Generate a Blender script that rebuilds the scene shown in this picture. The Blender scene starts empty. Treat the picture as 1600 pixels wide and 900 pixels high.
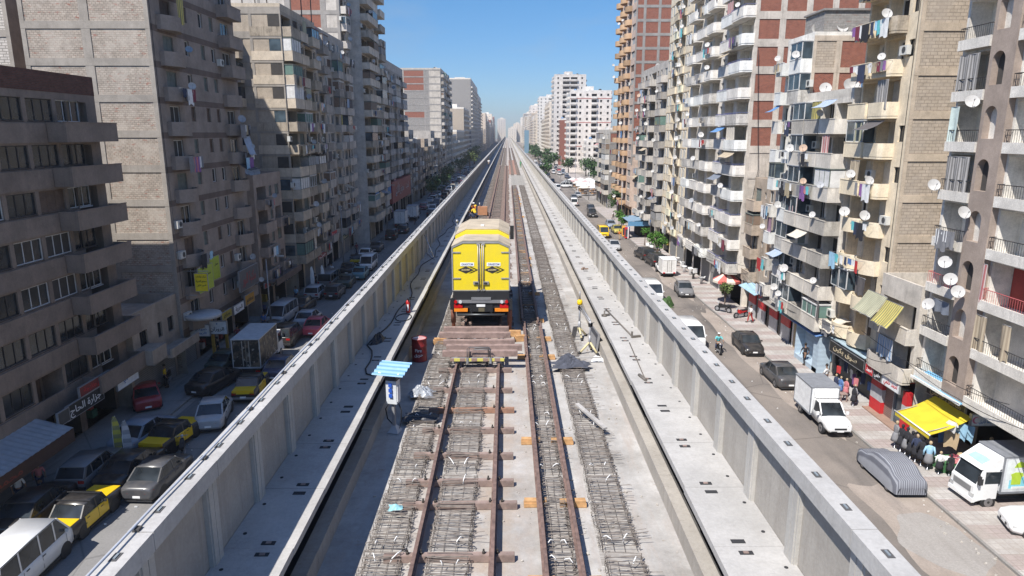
import bpy, math, random
import numpy as np
from mathutils import Vector, Matrix
PI = math.pi
C = bpy.context.scene.collection
sc = bpy.context.scene
# ---------------------------------------------------------------- camera
cam = bpy.data.cameras.new('camera'); cam_ob = bpy.data.objects.new('camera', cam); C.objects.link(cam_ob)
cam.sensor_width = 36; cam.lens = 24.07; cam.clip_start = 0.1; cam.clip_end = 12000
cam_ob.location = (0.06, 0, 18.0)
cam_ob.rotation_euler = (math.radians(90 - 12.7), 0, math.radians(-0.37))
sc.camera = cam_ob
# ---------------------------------------------------------------- light
SUN_EL, SUN_AZ = math.radians(53.2), math.radians(38)          # the sun stands behind the camera, to the left
sun_dir = Vector((math.sin(SUN_AZ)*math.cos(SUN_EL), math.cos(SUN_AZ)*math.cos(SUN_EL), -math.sin(SUN_EL)))
sun = bpy.data.lights.new('sun', 'SUN'); sun.energy = 5.0; sun.angle = math.radians(0.5); sun.color = (1.0, 0.955, 0.89)
sun_ob = bpy.data.objects.new('sun', sun); C.objects.link(sun_ob)
sun_ob.rotation_euler = sun_dir.to_track_quat('-Z', 'Y').to_euler()
sun_ob.location = (-60, -80, 120)
world = bpy.data.worlds.new('World'); sc.world = world; world.use_nodes = True
wn = world.node_tree.nodes; wl = world.node_tree.links
wn.clear()
sky = wn.new('ShaderNodeTexSky'); sky.sky_type = 'NISHITA'; sky.sun_disc = False
sky.sun_elevation = SUN_EL; sky.sun_rotation = math.radians(180 + 38)
sky.altitude = 0; sky.air_density = 1.0; sky.dust_density = 0.25; sky.ozone_density = 3.0
hs = wn.new('ShaderNodeHueSaturation'); hs.inputs['Saturation'].default_value = 1.2; hs.inputs['Hue'].default_value = 0.505
bg = wn.new('ShaderNodeBackground'); bg.inputs['Strength'].default_value = 0.115
wo = wn.new('ShaderNodeOutputWorld')
wl.new(sky.outputs[0], hs.inputs['Color']); 
tint = wn.new('ShaderNodeMix'); tint.data_type = 'RGBA'; tint.blend_type = 'MULTIPLY'; tint.inputs[0].default_value = 1; 
sz = wn.new('ShaderNodeSeparateXYZ'); tc0 = wn.new('ShaderNodeTexCoord'); wl.new(tc0.outputs['Generated'], sz.inputs[0])
gr = wn.new('ShaderNodeValToRGB'); gr.color_ramp.elements[0].position = 0.2; gr.color_ramp.elements[0].color = (0.50, 0.70, 0.80, 1); e_ = gr.color_ramp.elements.new(0.02); e_.color = (0.42, 0.52, 0.74, 1); gr.color_ramp.elements[-1].position = 0.36; gr.color_ramp.elements[-1].color = (1, 1, 1, 1)
wl.new(sz.outputs[2], gr.inputs[0]); wl.new(gr.outputs[0], tint.inputs[7])
wl.new(hs.outputs[0], tint.inputs[6])
wc = wn.new('ShaderNodeTexCoord'); wm = wn.new('ShaderNodeMapping'); wm.inputs['Scale'].default_value = (2.2, 2.2, 7.0); wl.new(wc.outputs['Generated'], wm.inputs[0])
wz = wn.new('ShaderNodeTexNoise'); wz.inputs['Scale'].default_value = 2.6; wz.inputs['Detail'].default_value = 7; wz.inputs['Roughness'].default_value = 0.6; wl.new(wm.outputs[0], wz.inputs['Vector'])
wr = wn.new('ShaderNodeValToRGB'); wr.color_ramp.elements[0].position = 0.52; wr.color_ramp.elements[1].position = 0.85; wr.color_ramp.elements[1].color = (0.35, 0.35, 0.35, 1); wl.new(wz.outputs['Fac'], wr.inputs[0])
cl = wn.new('ShaderNodeMix'); cl.data_type = 'RGBA'; wl.new(wr.outputs[0], cl.inputs[0]); wl.new(tint.outputs[2], cl.inputs[6]); cl.inputs[7].default_value = (2.6, 3.1, 3.7, 1)
wl.new(cl.outputs[2], bg.inputs[0]); wl.new(bg.outputs[0], wo.inputs[0])
vs = sc.view_settings; vs.view_transform = 'Standard'; vs.look = 'None'; vs.exposure = 0.5; vs.gamma = 1; vs.use_curve_mapping = False
try:
    sc.cycles.max_bounces = 6; sc.cycles.diffuse_bounces = 4; sc.cycles.glossy_bounces = 2
    sc.cycles.transmission_bounces = 2; sc.cycles.volume_bounces = 0; sc.cycles.caustics_reflective = False
    sc.cycles.use_denoising = True
except Exception: pass

# ---------------------------------------------------------------- helpers
class MB:
    """collects faces; ob() links them as ONE mesh object"""
    def __init__(s): s.v = []; s.f = []; s.m = []; s.sm = []
    def quad(s, a, b, c, d, m=0, smooth=False):
        i = len(s.v); s.v += [tuple(a), tuple(b), tuple(c), tuple(d)]; s.f.append((i, i+1, i+2, i+3)); s.m.append(m); s.sm.append(smooth)
    def tri(s, a, b, c, m=0):
        i = len(s.v); s.v += [tuple(a), tuple(b), tuple(c)]; s.f.append((i, i+1, i+2)); s.m.append(m); s.sm.append(False)
    def hexa(s, p, m=0):          # p: 4 bottom + 4 top corners
        i = len(s.v); s.v += [tuple(q) for q in p]
        for f in ((3, 2, 1, 0), (4, 5, 6, 7), (0, 1, 5, 4), (1, 2, 6, 5), (2, 3, 7, 6), (3, 0, 4, 7)):
            s.f.append(tuple(i+k for k in f)); s.m.append(m); s.sm.append(False)
    def box(s, x0, x1, y0, y1, z0, z1, m=0):
        if x0 > x1: x0, x1 = x1, x0
        if y0 > y1: y0, y1 = y1, y0
        s.hexa([(x0, y0, z0), (x1, y0, z0), (x1, y1, z0), (x0, y1, z0), (x0, y0, z1), (x1, y0, z1), (x1, y1, z1), (x0, y1, z1)], m)
    def obox(s, c, size, rz=0, m=0, rx=0, ry=0):
        R = Matrix.Rotation(rz, 3, 'Z') @ Matrix.Rotation(ry, 3, 'Y') @ Matrix.Rotation(rx, 3, 'X')
        a, b, d = size[0]/2, size[1]/2, size[2]/2
        s.hexa([Vector(c) + R @ Vector(q) for q in ((-a, -b, -d), (a, -b, -d), (a, b, -d), (-a, b, -d), (-a, -b, d), (a, -b, d), (a, b, d), (-a, b, d))], m)
    def rings(s, rings, m=0, cap=True, close=True, smooth=False):
        n = len(rings[0]); i0 = len(s.v)
        for r in rings: s.v += [tuple(p) for p in r]
        for k in range(len(rings)-1):
            for j in range(n if close else n-1):
                a = i0+k*n+j; b = i0+k*n+(j+1) % n
                s.f.append((a, b, b+n, a+n)); s.m.append(m); s.sm.append(smooth)
        if cap and close:
            s.f.append(tuple(i0+j for j in reversed(range(n)))); s.m.append(m); s.sm.append(False)
            e = i0+(len(rings)-1)*n
            s.f.append(tuple(e+j for j in range(n))); s.m.append(m); s.sm.append(False)
    def tube(s, pts, r, m=0, n=6, cap=True, smooth=True):
        pts = [Vector(p) for p in pts]; R = []
        for k, p in enumerate(pts):
            d = (pts[min(k+1, len(pts)-1)] - pts[max(k-1, 0)])
            if d.length < 1e-9: d = Vector((0, 0, 1))
            d.normalize()
            up = Vector((0, 0, 1)) if abs(d.z) < 0.95 else Vector((1, 0, 0))
            a = d.cross(up).normalized(); b = d.cross(a).normalized()
            rr = r[k] if isinstance(r, (list, tuple)) else r
            R.append([p + a*math.cos(2*PI*j/n)*rr + b*math.sin(2*PI*j/n)*rr for j in range(n)])
        s.rings(R, m, cap, True, smooth)
    def lathe(s, c, prof, m=0, n=16, smooth=True):       # prof: (r, z)
        s.rings([[(c[0]+r*math.cos(2*PI*j/n), c[1]+r*math.sin(2*PI*j/n), c[2]+z) for j in range(n)] for r, z in prof], m, True, True, smooth)
    def cylx(s, x0, x1, y, z, r, m=0, n=14):
        s.rings([[(x, y+r*math.cos(2*PI*j/n), z+r*math.sin(2*PI*j/n)) for j in range(n)] for x in (x0, x1)], m, True, True, True)
    def prismx(s, poly, x0, x1, m=0):      # poly of (y, z)
        s.rings([[(x, y, z) for y, z in poly] for x in (x0, x1)], m)
    def prismy(s, poly, y0, y1, m=0):      # poly of (x, z)
        s.rings([[(x, y, z) for x, z in poly] for y in (y0, y1)], m)
    def prismz(s, poly, z0, z1, m=0):
        s.rings([[(x, y, z) for x, y in poly] for z in (z0, z1)], m)
    def sheet(s, grid, m=0, smooth=True):  # grid[i][j] of points
        i0 = len(s.v); n = len(grid[0])
        for r in grid: s.v += [tuple(p) for p in r]
        for k in range(len(grid)-1):
            for j in range(n-1):
                a = i0+k*n+j; s.f.append((a, a+1, a+n+1, a+n)); s.m.append(m); s.sm.append(smooth)
    def mesh(s, name, mats):
        me = bpy.data.meshes.new(name)
        me.from_pydata(s.v, [], s.f)
        for mt in mats: me.materials.append(mt)
        n = len(me.polygons)
        if n:
            me.polygons.foreach_set('material_index', np.array(s.m, dtype=np.int32))
            me.polygons.foreach_set('use_smooth', np.array(s.sm, dtype=bool))
            uv = me.uv_layers.new(name='UVMap')
            nl = len(me.loops)
            vi = np.empty(nl, np.int32); me.loops.foreach_get('vertex_index', vi)
            co = np.empty(len(me.vertices)*3); me.vertices.foreach_get('co', co); co = co.reshape(-1, 3)
            nr = np.empty(n*3); me.polygons.foreach_get('normal', nr); nr = np.abs(nr.reshape(-1, 3))
            lt = np.empty(n, np.int32); me.polygons.foreach_get('loop_total', lt)
            ax = np.repeat(np.argmax(nr, axis=1), lt)
            P = co[vi]
            U = np.where(ax == 0, P[:, 1], P[:, 0]); V = np.where(ax == 2, P[:, 1], P[:, 2])
            uv.data.foreach_set('uv', np.stack([U, V], 1).astype(np.float32).ravel())
        me.update()
        return me
    def ob(s, name, mats, parent=None, loc=(0, 0, 0), rz=0):
        return link(name, s.mesh(name, mats if isinstance(mats, (list, tuple)) else [mats]), parent, loc, rz)

def link(name, me, parent=None, loc=(0, 0, 0), rz=0):
    o = bpy.data.objects.new(name, me); C.objects.link(o)
    o.location = loc; o.rotation_euler = (0, 0, rz)
    if parent: o.parent = parent; KIDS.setdefault(parent.name, []).append(o)
    return o
USED = {}; KIDS = {}
def tag(o, label=None, cat=None, group=None, kind=None):
    if label:
        o['label'] = label; USED.setdefault(label, []).append(o.name)
    if cat: o['category'] = cat
    if group: o['group'] = group
    if kind: o['kind'] = kind
    return o
def thing(name, label, cat, loc=(0, 0, 0), rz=0, group=None):
    o = bpy.data.objects.new(name, None); C.objects.link(o); o.empty_display_size = 0.3
    o.location = loc; o.rotation_euler = (0, 0, rz)
    return tag(o, label, cat, group)
def structure(o): o['kind'] = 'structure'; return o
def dup(root, loc=None, rz=None, label=None, swap=None, group=None):
    """a copy of a thing with copies of its parts and sub-parts; swap = {material name: material}"""
    def cp(o, par):
        c = o.copy(); C.objects.link(c)
        if par: c.parent = par; KIDS.setdefault(par.name, []).append(c)
        if swap and o.type == 'MESH':
            for i, sl in enumerate(c.material_slots):
                nm = sl.material and swap.get(sl.material.name)
                if nm: sl.link = 'OBJECT'; sl.material = nm
        for ch in KIDS.get(o.name, ()): cp(ch, c)
        return c
    r = cp(root, None)
    if loc is not None: r.location = loc
    if rz is not None: r.rotation_euler = (0, 0, rz)
    if label: tag(r, label)
    if group: r['group'] = group
    return r

# ---------------------------------------------------------------- materials
def nt(name):
    m = bpy.data.materials.new(name); m.use_nodes = True
    t = m.node_tree; b = t.nodes['Principled BSDF']
    return m, t, b
def node(t, typ, **kw):
    n = t.nodes.new(typ)
    for k, v in kw.items():
        if k in n.inputs: n.inputs[k].default_value = v
        else: setattr(n, k, v)
    return n
def noise(t, vec, scale, detail=4, rough=0.6):
    n = node(t, 'ShaderNodeTexNoise'); n.inputs['Scale'].default_value = scale; n.inputs['Detail'].default_value = detail; n.inputs['Roughness'].default_value = rough
    if vec is not None: t.links.new(vec, n.inputs['Vector'])
    return n.outputs['Fac']
def ramp(t, fac, a, b, ca=(0, 0, 0, 1), cb=(1, 1, 1, 1)):
    r = node(t, 'ShaderNodeValToRGB'); e = r.color_ramp.elements
    e[0].position = a; e[0].color = ca; e[1].position = b; e[1].color = cb
    t.links.new(fac, r.inputs[0]); return r.outputs[0]
def mix(t, fac, a, b, mode='MIX'):
    n = node(t, 'ShaderNodeMix', data_type='RGBA', blend_type=mode)
    for sock, val in ((n.inputs[0], fac), (n.inputs[6], a), (n.inputs[7], b)):
        if isinstance(val, (int, float)): sock.default_value = val
        elif isinstance(val, (tuple, list)): sock.default_value = tuple(val)[:3] + (1,)
        else: t.links.new(val, sock)
    return n.outputs[2]
def mapping(t, vec, scale=(1, 1, 1), rot=(0, 0, 0)):
    n = node(t, 'ShaderNodeMapping'); n.inputs['Scale'].default_value = scale; n.inputs['Rotation'].default_value = rot
    t.links.new(vec, n.inputs[0]); return n.outputs[0]
def coords(t, which='Object'): return node(t, 'ShaderNodeTexCoord').outputs[which]
def bump(t, b, h, strength=0.3, dist=0.02):
    n = node(t, 'ShaderNodeBump', Strength=strength, Distance=dist); t.links.new(h, n.inputs['Height']); t.links.new(n.outputs[0], b.inputs['Normal'])
def sc3(c, k): return tuple(min(1, x*k) for x in c[:3])
_mc = {}; PCOL = {}
def flat(name, col, rough=0.6, metal=0.0, var=0.12, scale=3.0, spec=0.5):
    """plain paint, cloth, metal: a colour with faint uneven wear"""
    if name in _mc: return _mc[name]
    m, t, b = nt(name); co = coords(t)
    f = noise(t, co, scale, 3)
    t.links.new(mix(t, ramp(t, f, 0.3, 0.7), sc3(col, 1-var), sc3(col, 1+var)), b.inputs['Base Color'])
    b.inputs['Roughness'].default_value = rough; b.inputs['Metallic'].default_value = metal
    b.inputs['Specular IOR Level'].default_value = spec
    _mc[name] = m; return m
def plaster(name, col, dirt=(0.10, 0.085, 0.07), amt=0.5, streak=0.5, rough=0.9, fine=0.16, blot=0.5):
    """rendered wall: blotches, fine grain, dark runs of dirt down the wall"""
    if name in _mc: return _mc[name]
    PCOL[name] = (col, dirt)
    m, t, b = nt(name); co = coords(t)
    c = mix(t, ramp(t, noise(t, co, 0.6, 7, 0.7), 0.36, 0.64), sc3(col, 1-0.42*blot), sc3(col, 1+0.2*blot))
    c = mix(t, ramp(t, noise(t, co, 9, 3), 0.35, 0.7), sc3((1, 1, 1), 1-fine), (1, 1, 1), 'MIX') if False else mix(t, fine, c, ramp(t, noise(t, co, 14, 3), 0.3, 0.7), 'MULTIPLY')
    sv = mapping(t, co, (1.7, 1.7, 0.16))
    st = ramp(t, noise(t, sv, 1.6, 6, 0.7), 0.52, 0.78)
    sm = node(t, 'ShaderNodeMath', operation='MULTIPLY'); t.links.new(st, sm.inputs[0]); sm.inputs[1].default_value = streak
    c = mix(t, sm.outputs[0], c, dirt)
    bl = ramp(t, noise(t, co, 0.9, 7, 0.78), 0.5, 0.72)
    s2 = ramp(t, noise(t, mapping(t, co, (5.5, 5.5, 0.35)), 1.3, 4, 0.7), 0.55, 0.72)
    m2 = node(t, 'ShaderNodeMath', operation='MULTIPLY'); t.links.new(s2, m2.inputs[0]); m2.inputs[1].default_value = streak*0.45
    c = mix(t, m2.outputs[0], c, sc3(dirt, 0.8))
    bm = node(t, 'ShaderNodeMath', operation='MULTIPLY'); t.links.new(bl, bm.inputs[0]); bm.inputs[1].default_value = amt*0.8
    c = mix(t, bm.outputs[0], c, dirt)
    t.links.new(c, b.inputs['Base Color']); b.inputs['Roughness'].default_value = rough
    b.inputs['Specular IOR Level'].default_value = 0.2
    bump(t, b, noise(t, co, 18, 4), 0.35, 0.02)
    _mc[name] = m; return m
def brick(name, c1, c2, mortar, w=0.24, h=0.075, gap=0.012, odd=None, odd_amt=0.0, wash=None):
    if name in _mc: return _mc[name]
    m, t, b = nt(name); uv = coords(t, 'UV')
    br = node(t, 'ShaderNodeTexBrick'); t.links.new(uv, br.inputs['Vector'])
    br.inputs['Scale'].default_value = 1.0; br.inputs['Brick Width'].default_value = w; br.inputs['Row Height'].default_value = h
    br.inputs['Mortar Size'].default_value = gap; br.inputs['Mortar Smooth'].default_value = 0.3; br.inputs['Bias'].default_value = 0.0
    br.inputs['Color1'].default_value = (*c1, 1); br.inputs['Color2'].default_value = (*c2, 1); br.inputs['Mortar'].default_value = (*mortar, 1)
    c = mix(t, 0.7, br.outputs['Color'], ramp(t, noise(t, uv, 2.3, 6, 0.7), 0.2, 0.8, (0.45, 0.45, 0.45, 1), (1.25, 1.25, 1.25, 1)), 'MULTIPLY')
    if odd:
        f = ramp(t, noise(t, mapping(t, uv, (2.2, 6, 1)), 1.0, 2), 0.62, 0.66)
        mm = node(t, 'ShaderNodeMath', operation='MULTIPLY'); t.links.new(f, mm.inputs[0]); mm.inputs[1].default_value = odd_amt
        c = mix(t, mm.outputs[0], c, odd)
    if wash:
        f = ramp(t, noise(t, uv, 0.55, 8, 0.75), 0.46, 0.6)
        mm = node(t, 'ShaderNodeMath', operation='MULTIPLY'); t.links.new(f, mm.inputs[0]); mm.inputs[1].default_value = 0.55
        c = mix(t, mm.outputs[0], c, wash)
    t.links.new(c, b.inputs['Base Color']); b.inputs['Roughness'].default_value = 0.92; b.inputs['Specular IOR Level'].default_value = 0.115
    bump(t, b, br.outputs['Fac'], -0.6, 0.02)
    _mc[name] = m; return m
def stripes(name, c1, c2, period=0.3, axis=0, rough=0.85, which='UV'):
    if name in _mc: return _mc[name]
    m, t, b = nt(name); uv = coords(t, which)
    s = node(t, 'ShaderNodeSeparateXYZ'); t.links.new(uv, s.inputs[0])
    d = node(t, 'ShaderNodeMath', operation='DIVIDE'); t.links.new(s.outputs[axis], d.inputs[0]); d.inputs[1].default_value = period
    f = node(t, 'ShaderNodeMath', operation='FRACT'); t.links.new(d.outputs[0], f.inputs[0])
    g = node(t, 'ShaderNodeMath', operation='GREATER_THAN'); t.links.new(f.outputs[0], g.inputs[0]); g.inputs[1].default_value = 0.5
    c = mix(t, g.outputs[0], c1, c2)
    c = mix(t, 0.35, c, ramp(t, noise(t, uv, 2, 5), 0.25, 0.7, (0.5, 0.5, 0.5, 1), (1.1, 1.1, 1.1, 1)), 'MULTIPLY')
    t.links.new(c, b.inputs['Base Color']); b.inputs['Roughness'].default_value = rough
    _mc[name] = m; return m
def glass(name, col=(0.02, 0.024, 0.028), rough=0.12):
    if name in _mc: return _mc[name]
    m, t, b = nt(name); co = coords(t)
    t.links.new(mix(t, ramp(t, noise(t, co, 0.8, 2), 0.35, 0.65), sc3(col, 0.6), sc3(col, 1.7)), b.inputs['Base Color'])
    b.inputs['Roughness'].default_value = rough; b.inputs['Specular IOR Level'].default_value = 0.6
    _mc[name] = m; return m
def paint(name, col, rough=0.28, dust=0.25):
    """car paint with a film of street dust"""
    if name in _mc: return _mc[name]
    m, t, b = nt(name); co = coords(t)
    f = ramp(t, noise(t, co, 2.2, 6, 0.7), 0.35, 0.75)
    mm = node(t, 'ShaderNodeMath', operation='MULTIPLY'); t.links.new(f, mm.inputs[0]); mm.inputs[1].default_value = dust
    t.links.new(mix(t, mm.outputs[0], col, (0.23, 0.20, 0.17)), b.inputs['Base Color'])
    b.inputs['Roughness'].default_value = rough; b.inputs['Coat Weight'].default_value = 0.3; b.inputs['Coat Roughness'].default_value = 0.115
    _mc[name] = m; return m

def arabic(s):
    """joins the letters and sets them right to left"""
    F = {'ا': 0xFE8D, 'أ': 0xFE83, 'إ': 0xFE87, 'آ': 0xFE81, 'ب': 0xFE8F, 'ة': 0xFE93, 'ت': 0xFE95, 'ث': 0xFE99, 'ج': 0xFE9D, 'ح': 0xFEA1, 'خ': 0xFEA5, 'د': 0xFEA9,
         'ذ': 0xFEAB, 'ر': 0xFEAD, 'ز': 0xFEAF, 'س': 0xFEB1, 'ش': 0xFEB5, 'ص': 0xFEB9, 'ض': 0xFEBD, 'ط': 0xFEC1, 'ظ': 0xFEC5, 'ع': 0xFEC9, 'غ': 0xFECD, 'ف': 0xFED1,
         'ق': 0xFED5, 'ك': 0xFED9, 'ل': 0xFEDD, 'م': 0xFEE1, 'ن': 0xFEE5, 'ه': 0xFEE9, 'و': 0xFEED, 'ي': 0xFEF1, 'ى': 0xFEEF}
    R = set('اأإآدذرزوةى')
    out = []
    for i, ch in enumerate(s):
        if ch not in F: out.append(ch); continue
        pj = i > 0 and s[i-1] in F and s[i-1] not in R
        nj = i+1 < len(s) and s[i+1] in F and ch not in R
        k = F[ch]
        out.append(chr(k + (3 if pj and nj else 1 if pj else 2 if nj else 0) if ch not in R else k + (1 if pj else 0)))
    return ''.join(reversed(out))
_txt = {}
def text_mesh(name, body, h, m, width=None, ex=0.004):
    key = (body, round(h, 3), m.name, width)
    if key in _txt: return _txt[key]
    cu = bpy.data.curves.new('lettering', 'FONT'); cu.body = body; cu.size = h; cu.align_x = 'CENTER'; cu.align_y = 'CENTER'; cu.extrude = ex; cu.resolution_u = 2
    cu.offset = h*0.012
    o = bpy.data.objects.new('lettering', cu); C.objects.link(o)
    me = bpy.data.meshes.new_from_object(o.evaluated_get(bpy.context.evaluated_depsgraph_get()))
    C.objects.unlink(o); bpy.data.objects.remove(o); bpy.data.curves.remove(cu)
    if width and len(me.vertices):
        xs = [v.co.x for v in me.vertices]; k = width/max(1e-6, max(xs)-min(xs)); mid = (max(xs)+min(xs))/2
        for v in me.vertices: v.co.x = (v.co.x-mid)*k
    me.materials.clear(); me.materials.append(m); me.name = name
    _txt[key] = me; return me
def lettering(body, h, m, parent, loc, face='-y', width=None):
    """flat raised letters; face = the way they look"""
    me = text_mesh('lettering', body, h, m, width)
    o = link('lettering', me, parent, loc)
    o.rotation_euler = {'-y': (PI/2, 0, 0), '-x': (PI/2, 0, -PI/2), '+x': (PI/2, 0, PI/2)}[face] if isinstance(face, str) else face
    return o
ORD = ['ground', 'first', 'second', 'third', 'fourth', 'fifth', 'sixth', 'seventh', 'eighth', 'ninth', 'tenth', 'eleventh', 'twelfth', 'thirteenth', 'fourteenth', 'fifteenth', 'sixteenth', 'seventeenth', 'eighteenth', 'nineteenth', 'twentieth']

# ---------------------------------------------------------------- common colours
CONC = plaster('pale_precast_concrete', (0.455, 0.44, 0.42), (0.27, 0.25, 0.23), 0.35, 0.4, fine=0.12, blot=0.35)
CONC_W = plaster('parapet_panel_concrete', (0.40, 0.37, 0.33), (0.26, 0.23, 0.20), 0.4, 0.7, fine=0.1, blot=0.35)
CONC_D = plaster('trough_shade_and_pocket_dark', (0.10, 0.098, 0.098), (0.09, 0.085, 0.08), 0.5, 0.4)  # shade under the walkway overhang put into the colour; also colours coping pockets
RUST = flat('rusty_rail_steel', (0.165, 0.108, 0.09), 0.75, 0.0, 0.35, 6)
STEEL_TIE = flat('brown_sleeper_timber', (0.245, 0.18, 0.155), 0.85, 0, 0.3, 4)
REBAR = flat('rusty_rebar', (0.15, 0.128, 0.112), 0.85, 0, 0.4, 8)
BLACK = flat('black_rubber', (0.018, 0.018, 0.02), 0.7)
DARK = flat('dark_gap', (0.03, 0.03, 0.032), 0.9)
WHITE = flat('white_plastic', (0.78, 0.78, 0.77), 0.5)
GREYM = flat('grey_metal', (0.33, 0.33, 0.34), 0.5, 0.4)
CHROME = flat('bright_metal', (0.6, 0.6, 0.62), 0.25, 0.9)
RED = flat('red_paint', (0.45, 0.02, 0.02), 0.4)
YEL = flat('yellow_paint', (0.80, 0.52, 0.01), 0.4)
TIMBER = flat('fresh_orange_timber', (0.47, 0.27, 0.12), 0.8, 0, 0.3, 5)
GLASS = glass('dark_glass')
# ================================================================ ground and roads
def sheet(name, x0, x1, y0, y1, z, m, n=1):
    mb = MB(); mb.quad((x0, y0, z), (x1, y0, z), (x1, y1, z), (x0, y1, z)); return structure(mb.ob(name, m))
def ground_mat(name, a, b2, c3, s1=0.25, s2=2.5, cracks=True, tracks=False):
    m, t, b = nt(name); co = coords(t)
    c = mix(t, ramp(t, noise(t, co, s1, 7, 0.65), 0.36, 0.62), a, b2)
    c = mix(t, ramp(t, noise(t, mapping(t, co, (1, 0.12, 1)), s1*3, 5, 0.6), 0.5, 0.68), c, c3)
    c = mix(t, 0.55, c, ramp(t, noise(t, co, s2*4, 5, 0.75), 0.25, 0.75, (0.62, 0.62, 0.62, 1), (1.2, 1.2, 1.2, 1)), 'MULTIPLY')
    if cracks:
        vo = node(t, 'ShaderNodeTexVoronoi', feature='DISTANCE_TO_EDGE'); vo.inputs['Scale'].default_value = 0.22
        t.links.new(mapping(t, co, (1, 0.7, 1)), vo.inputs['Vector'])
        c = mix(t, ramp(t, vo.outputs[0], 0.0, 0.012, (0.55, 0.55, 0.55, 1), (0, 0, 0, 1)), c, sc3(a, 0.5))
    t.links.new(c, b.inputs['Base Color']); b.inputs['Roughness'].default_value = 0.95; b.inputs['Specular IOR Level'].default_value = 0.15
    bump(t, b, noise(t, co, 30, 4), 0.25, 0.02)
    return m
GROUND = ground_mat('dusty_ground', (0.26, 0.235, 0.21), (0.33, 0.30, 0.27), (0.22, 0.2, 0.18))
ASPH_R = ground_mat('dusty_asphalt', (0.17, 0.152, 0.138), (0.25, 0.218, 0.192), (0.135, 0.122, 0.113), 0.14)
ASPH_L = ground_mat('worn_grey_asphalt', (0.21, 0.205, 0.2), (0.265, 0.256, 0.246), (0.165, 0.16, 0.155), 0.14)
PAVE_L = ground_mat('worn_cement_pavement', (0.26, 0.25, 0.235), (0.32, 0.30, 0.28), (0.2, 0.19, 0.18), 0.4)
def paving():
    m, t, b = nt('striped_paving_tiles'); co = coords(t)
    s = node(t, 'ShaderNodeSeparateXYZ'); t.links.new(co, s.inputs[0])
    d = node(t, 'ShaderNodeMath', operation='DIVIDE'); t.links.new(s.outputs[1], d.inputs[0]); d.inputs[1].default_value = 2.3
    f = node(t, 'ShaderNodeMath', operation='FRACT'); t.links.new(d.outputs[0], f.inputs[0])
    g = ramp(t, f.outputs[0], 0.48, 0.50)
    nz = noise(t, co, 0.35, 5, 0.7)
    c = mix(t, g, (0.40, 0.335, 0.315), (0.50, 0.475, 0.45))
    tb = node(t, 'ShaderNodeTexBrick'); t.links.new(co, tb.inputs['Vector']); tb.inputs['Scale'].default_value = 1
    tb.inputs['Brick Width'].default_value = 0.4; tb.inputs['Row Height'].default_value = 0.4; tb.inputs['Mortar Size'].default_value = 0.02; tb.offset = 0.0
    tb.inputs['Color1'].default_value = (1, 1, 1, 1); tb.inputs['Color2'].default_value = (0.82, 0.82, 0.82, 1); tb.inputs['Mortar'].default_value = (0.6, 0.58, 0.55, 1)
    c = mix(t, 0.8, c, tb.outputs['Color'], 'MULTIPLY')
    c = mix(t, ramp(t, nz, 0.42, 0.66), c, (0.33, 0.295, 0.265))
    c = mix(t, 0.4, c, ramp(t, noise(t, co, 7, 5, 0.7), 0.25, 0.75, (0.6, 0.6, 0.6, 1), (1.2, 1.2, 1.2, 1)), 'MULTIPLY')
    t.links.new(c, b.inputs['Base Color']); b.inputs['Roughness'].default_value = 0.9; b.inputs['Specular IOR Level'].default_value = 0.2
    return m
PAVE_R = paving()
YEND = 1500
sheet('ground', -1500, 1500, -300, 2600, -0.02, GROUND)
sheet('road_right', 5.4, 22, -60, YEND+200, 0.004-0.02+0.02, ASPH_R)
sheet('road_left', -21.6, -5.4, -60, YEND+200, 0.004, ASPH_L)
mb = MB(); mb.box(21.45, 27.5, -30, 172, -0.1, 0.12); structure(mb.ob('pavement_right', PAVE_R))
mb = MB(); mb.box(21.30, 21.44, -30, 172, -0.1, 0.125); structure(mb.ob('kerb_right', PAVE_L))
mb = MB(); mb.box(-27, -22.0, -30, 420, -0.1, 0.12); structure(mb.ob('pavement_left', PAVE_L))
mb = MB(); mb.box(26, 32, 200, 420, -0.1, 0.12); structure(mb.ob('pavement_market', PAVE_R))
# dusty patch where the tarmac has broken away
def blob(cx, cy, rx, ry, n=40, seed=1, wob=0.18):
    r = random.Random(seed); ph = [r.uniform(0, 6.28) for _ in range(4)]
    return [(cx+rx*math.cos(a)*(1+wob*math.sin(3*a+ph[0])+wob*0.6*math.sin(5*a+ph[1])), cy+ry*math.sin(a)*(1+wob*math.sin(2*a+ph[2])+wob*0.5*math.sin(7*a+ph[3]))) for a in [2*PI*k/n for k in range(n)]]
def patch(name, m, z, *a, **k):
    mb = MB(); p = blob(*a, **k); i = len(mb.v); mb.v += [(x, y, z) for x, y in p]; mb.f.append(tuple(range(len(p)))); mb.m.append(0); mb.sm.append(False)
    return structure(mb.ob(name, m))
DUST = ground_mat('sandy_dust', (0.30, 0.255, 0.22), (0.36, 0.31, 0.27), (0.26, 0.225, 0.2), 0.5, cracks=False)
CEM = ground_mat('poured_cement_patch', (0.31, 0.29, 0.27), (0.34, 0.32, 0.30), (0.29, 0.27, 0.25), 0.5, cracks=False)
patch('road_dust', DUST, 0.012, 20.0, 27.5, 2.6, 6.0, seed=3)
patch('road_dust', DUST, 0.010, 20.4, 49, 1.3, 9, seed=7)
patch('road_cement', CEM, 0.016, 19.6, 27.5, 1.7, 2.3, seed=5, wob=0.1)
patch('road_dust', DUST, 0.008, 20.6, 62, 1.1, 8, seed=9)
patch('road_dust', DUST, 0.008, 20.6, 84, 1.2, 9, seed=12)
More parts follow.
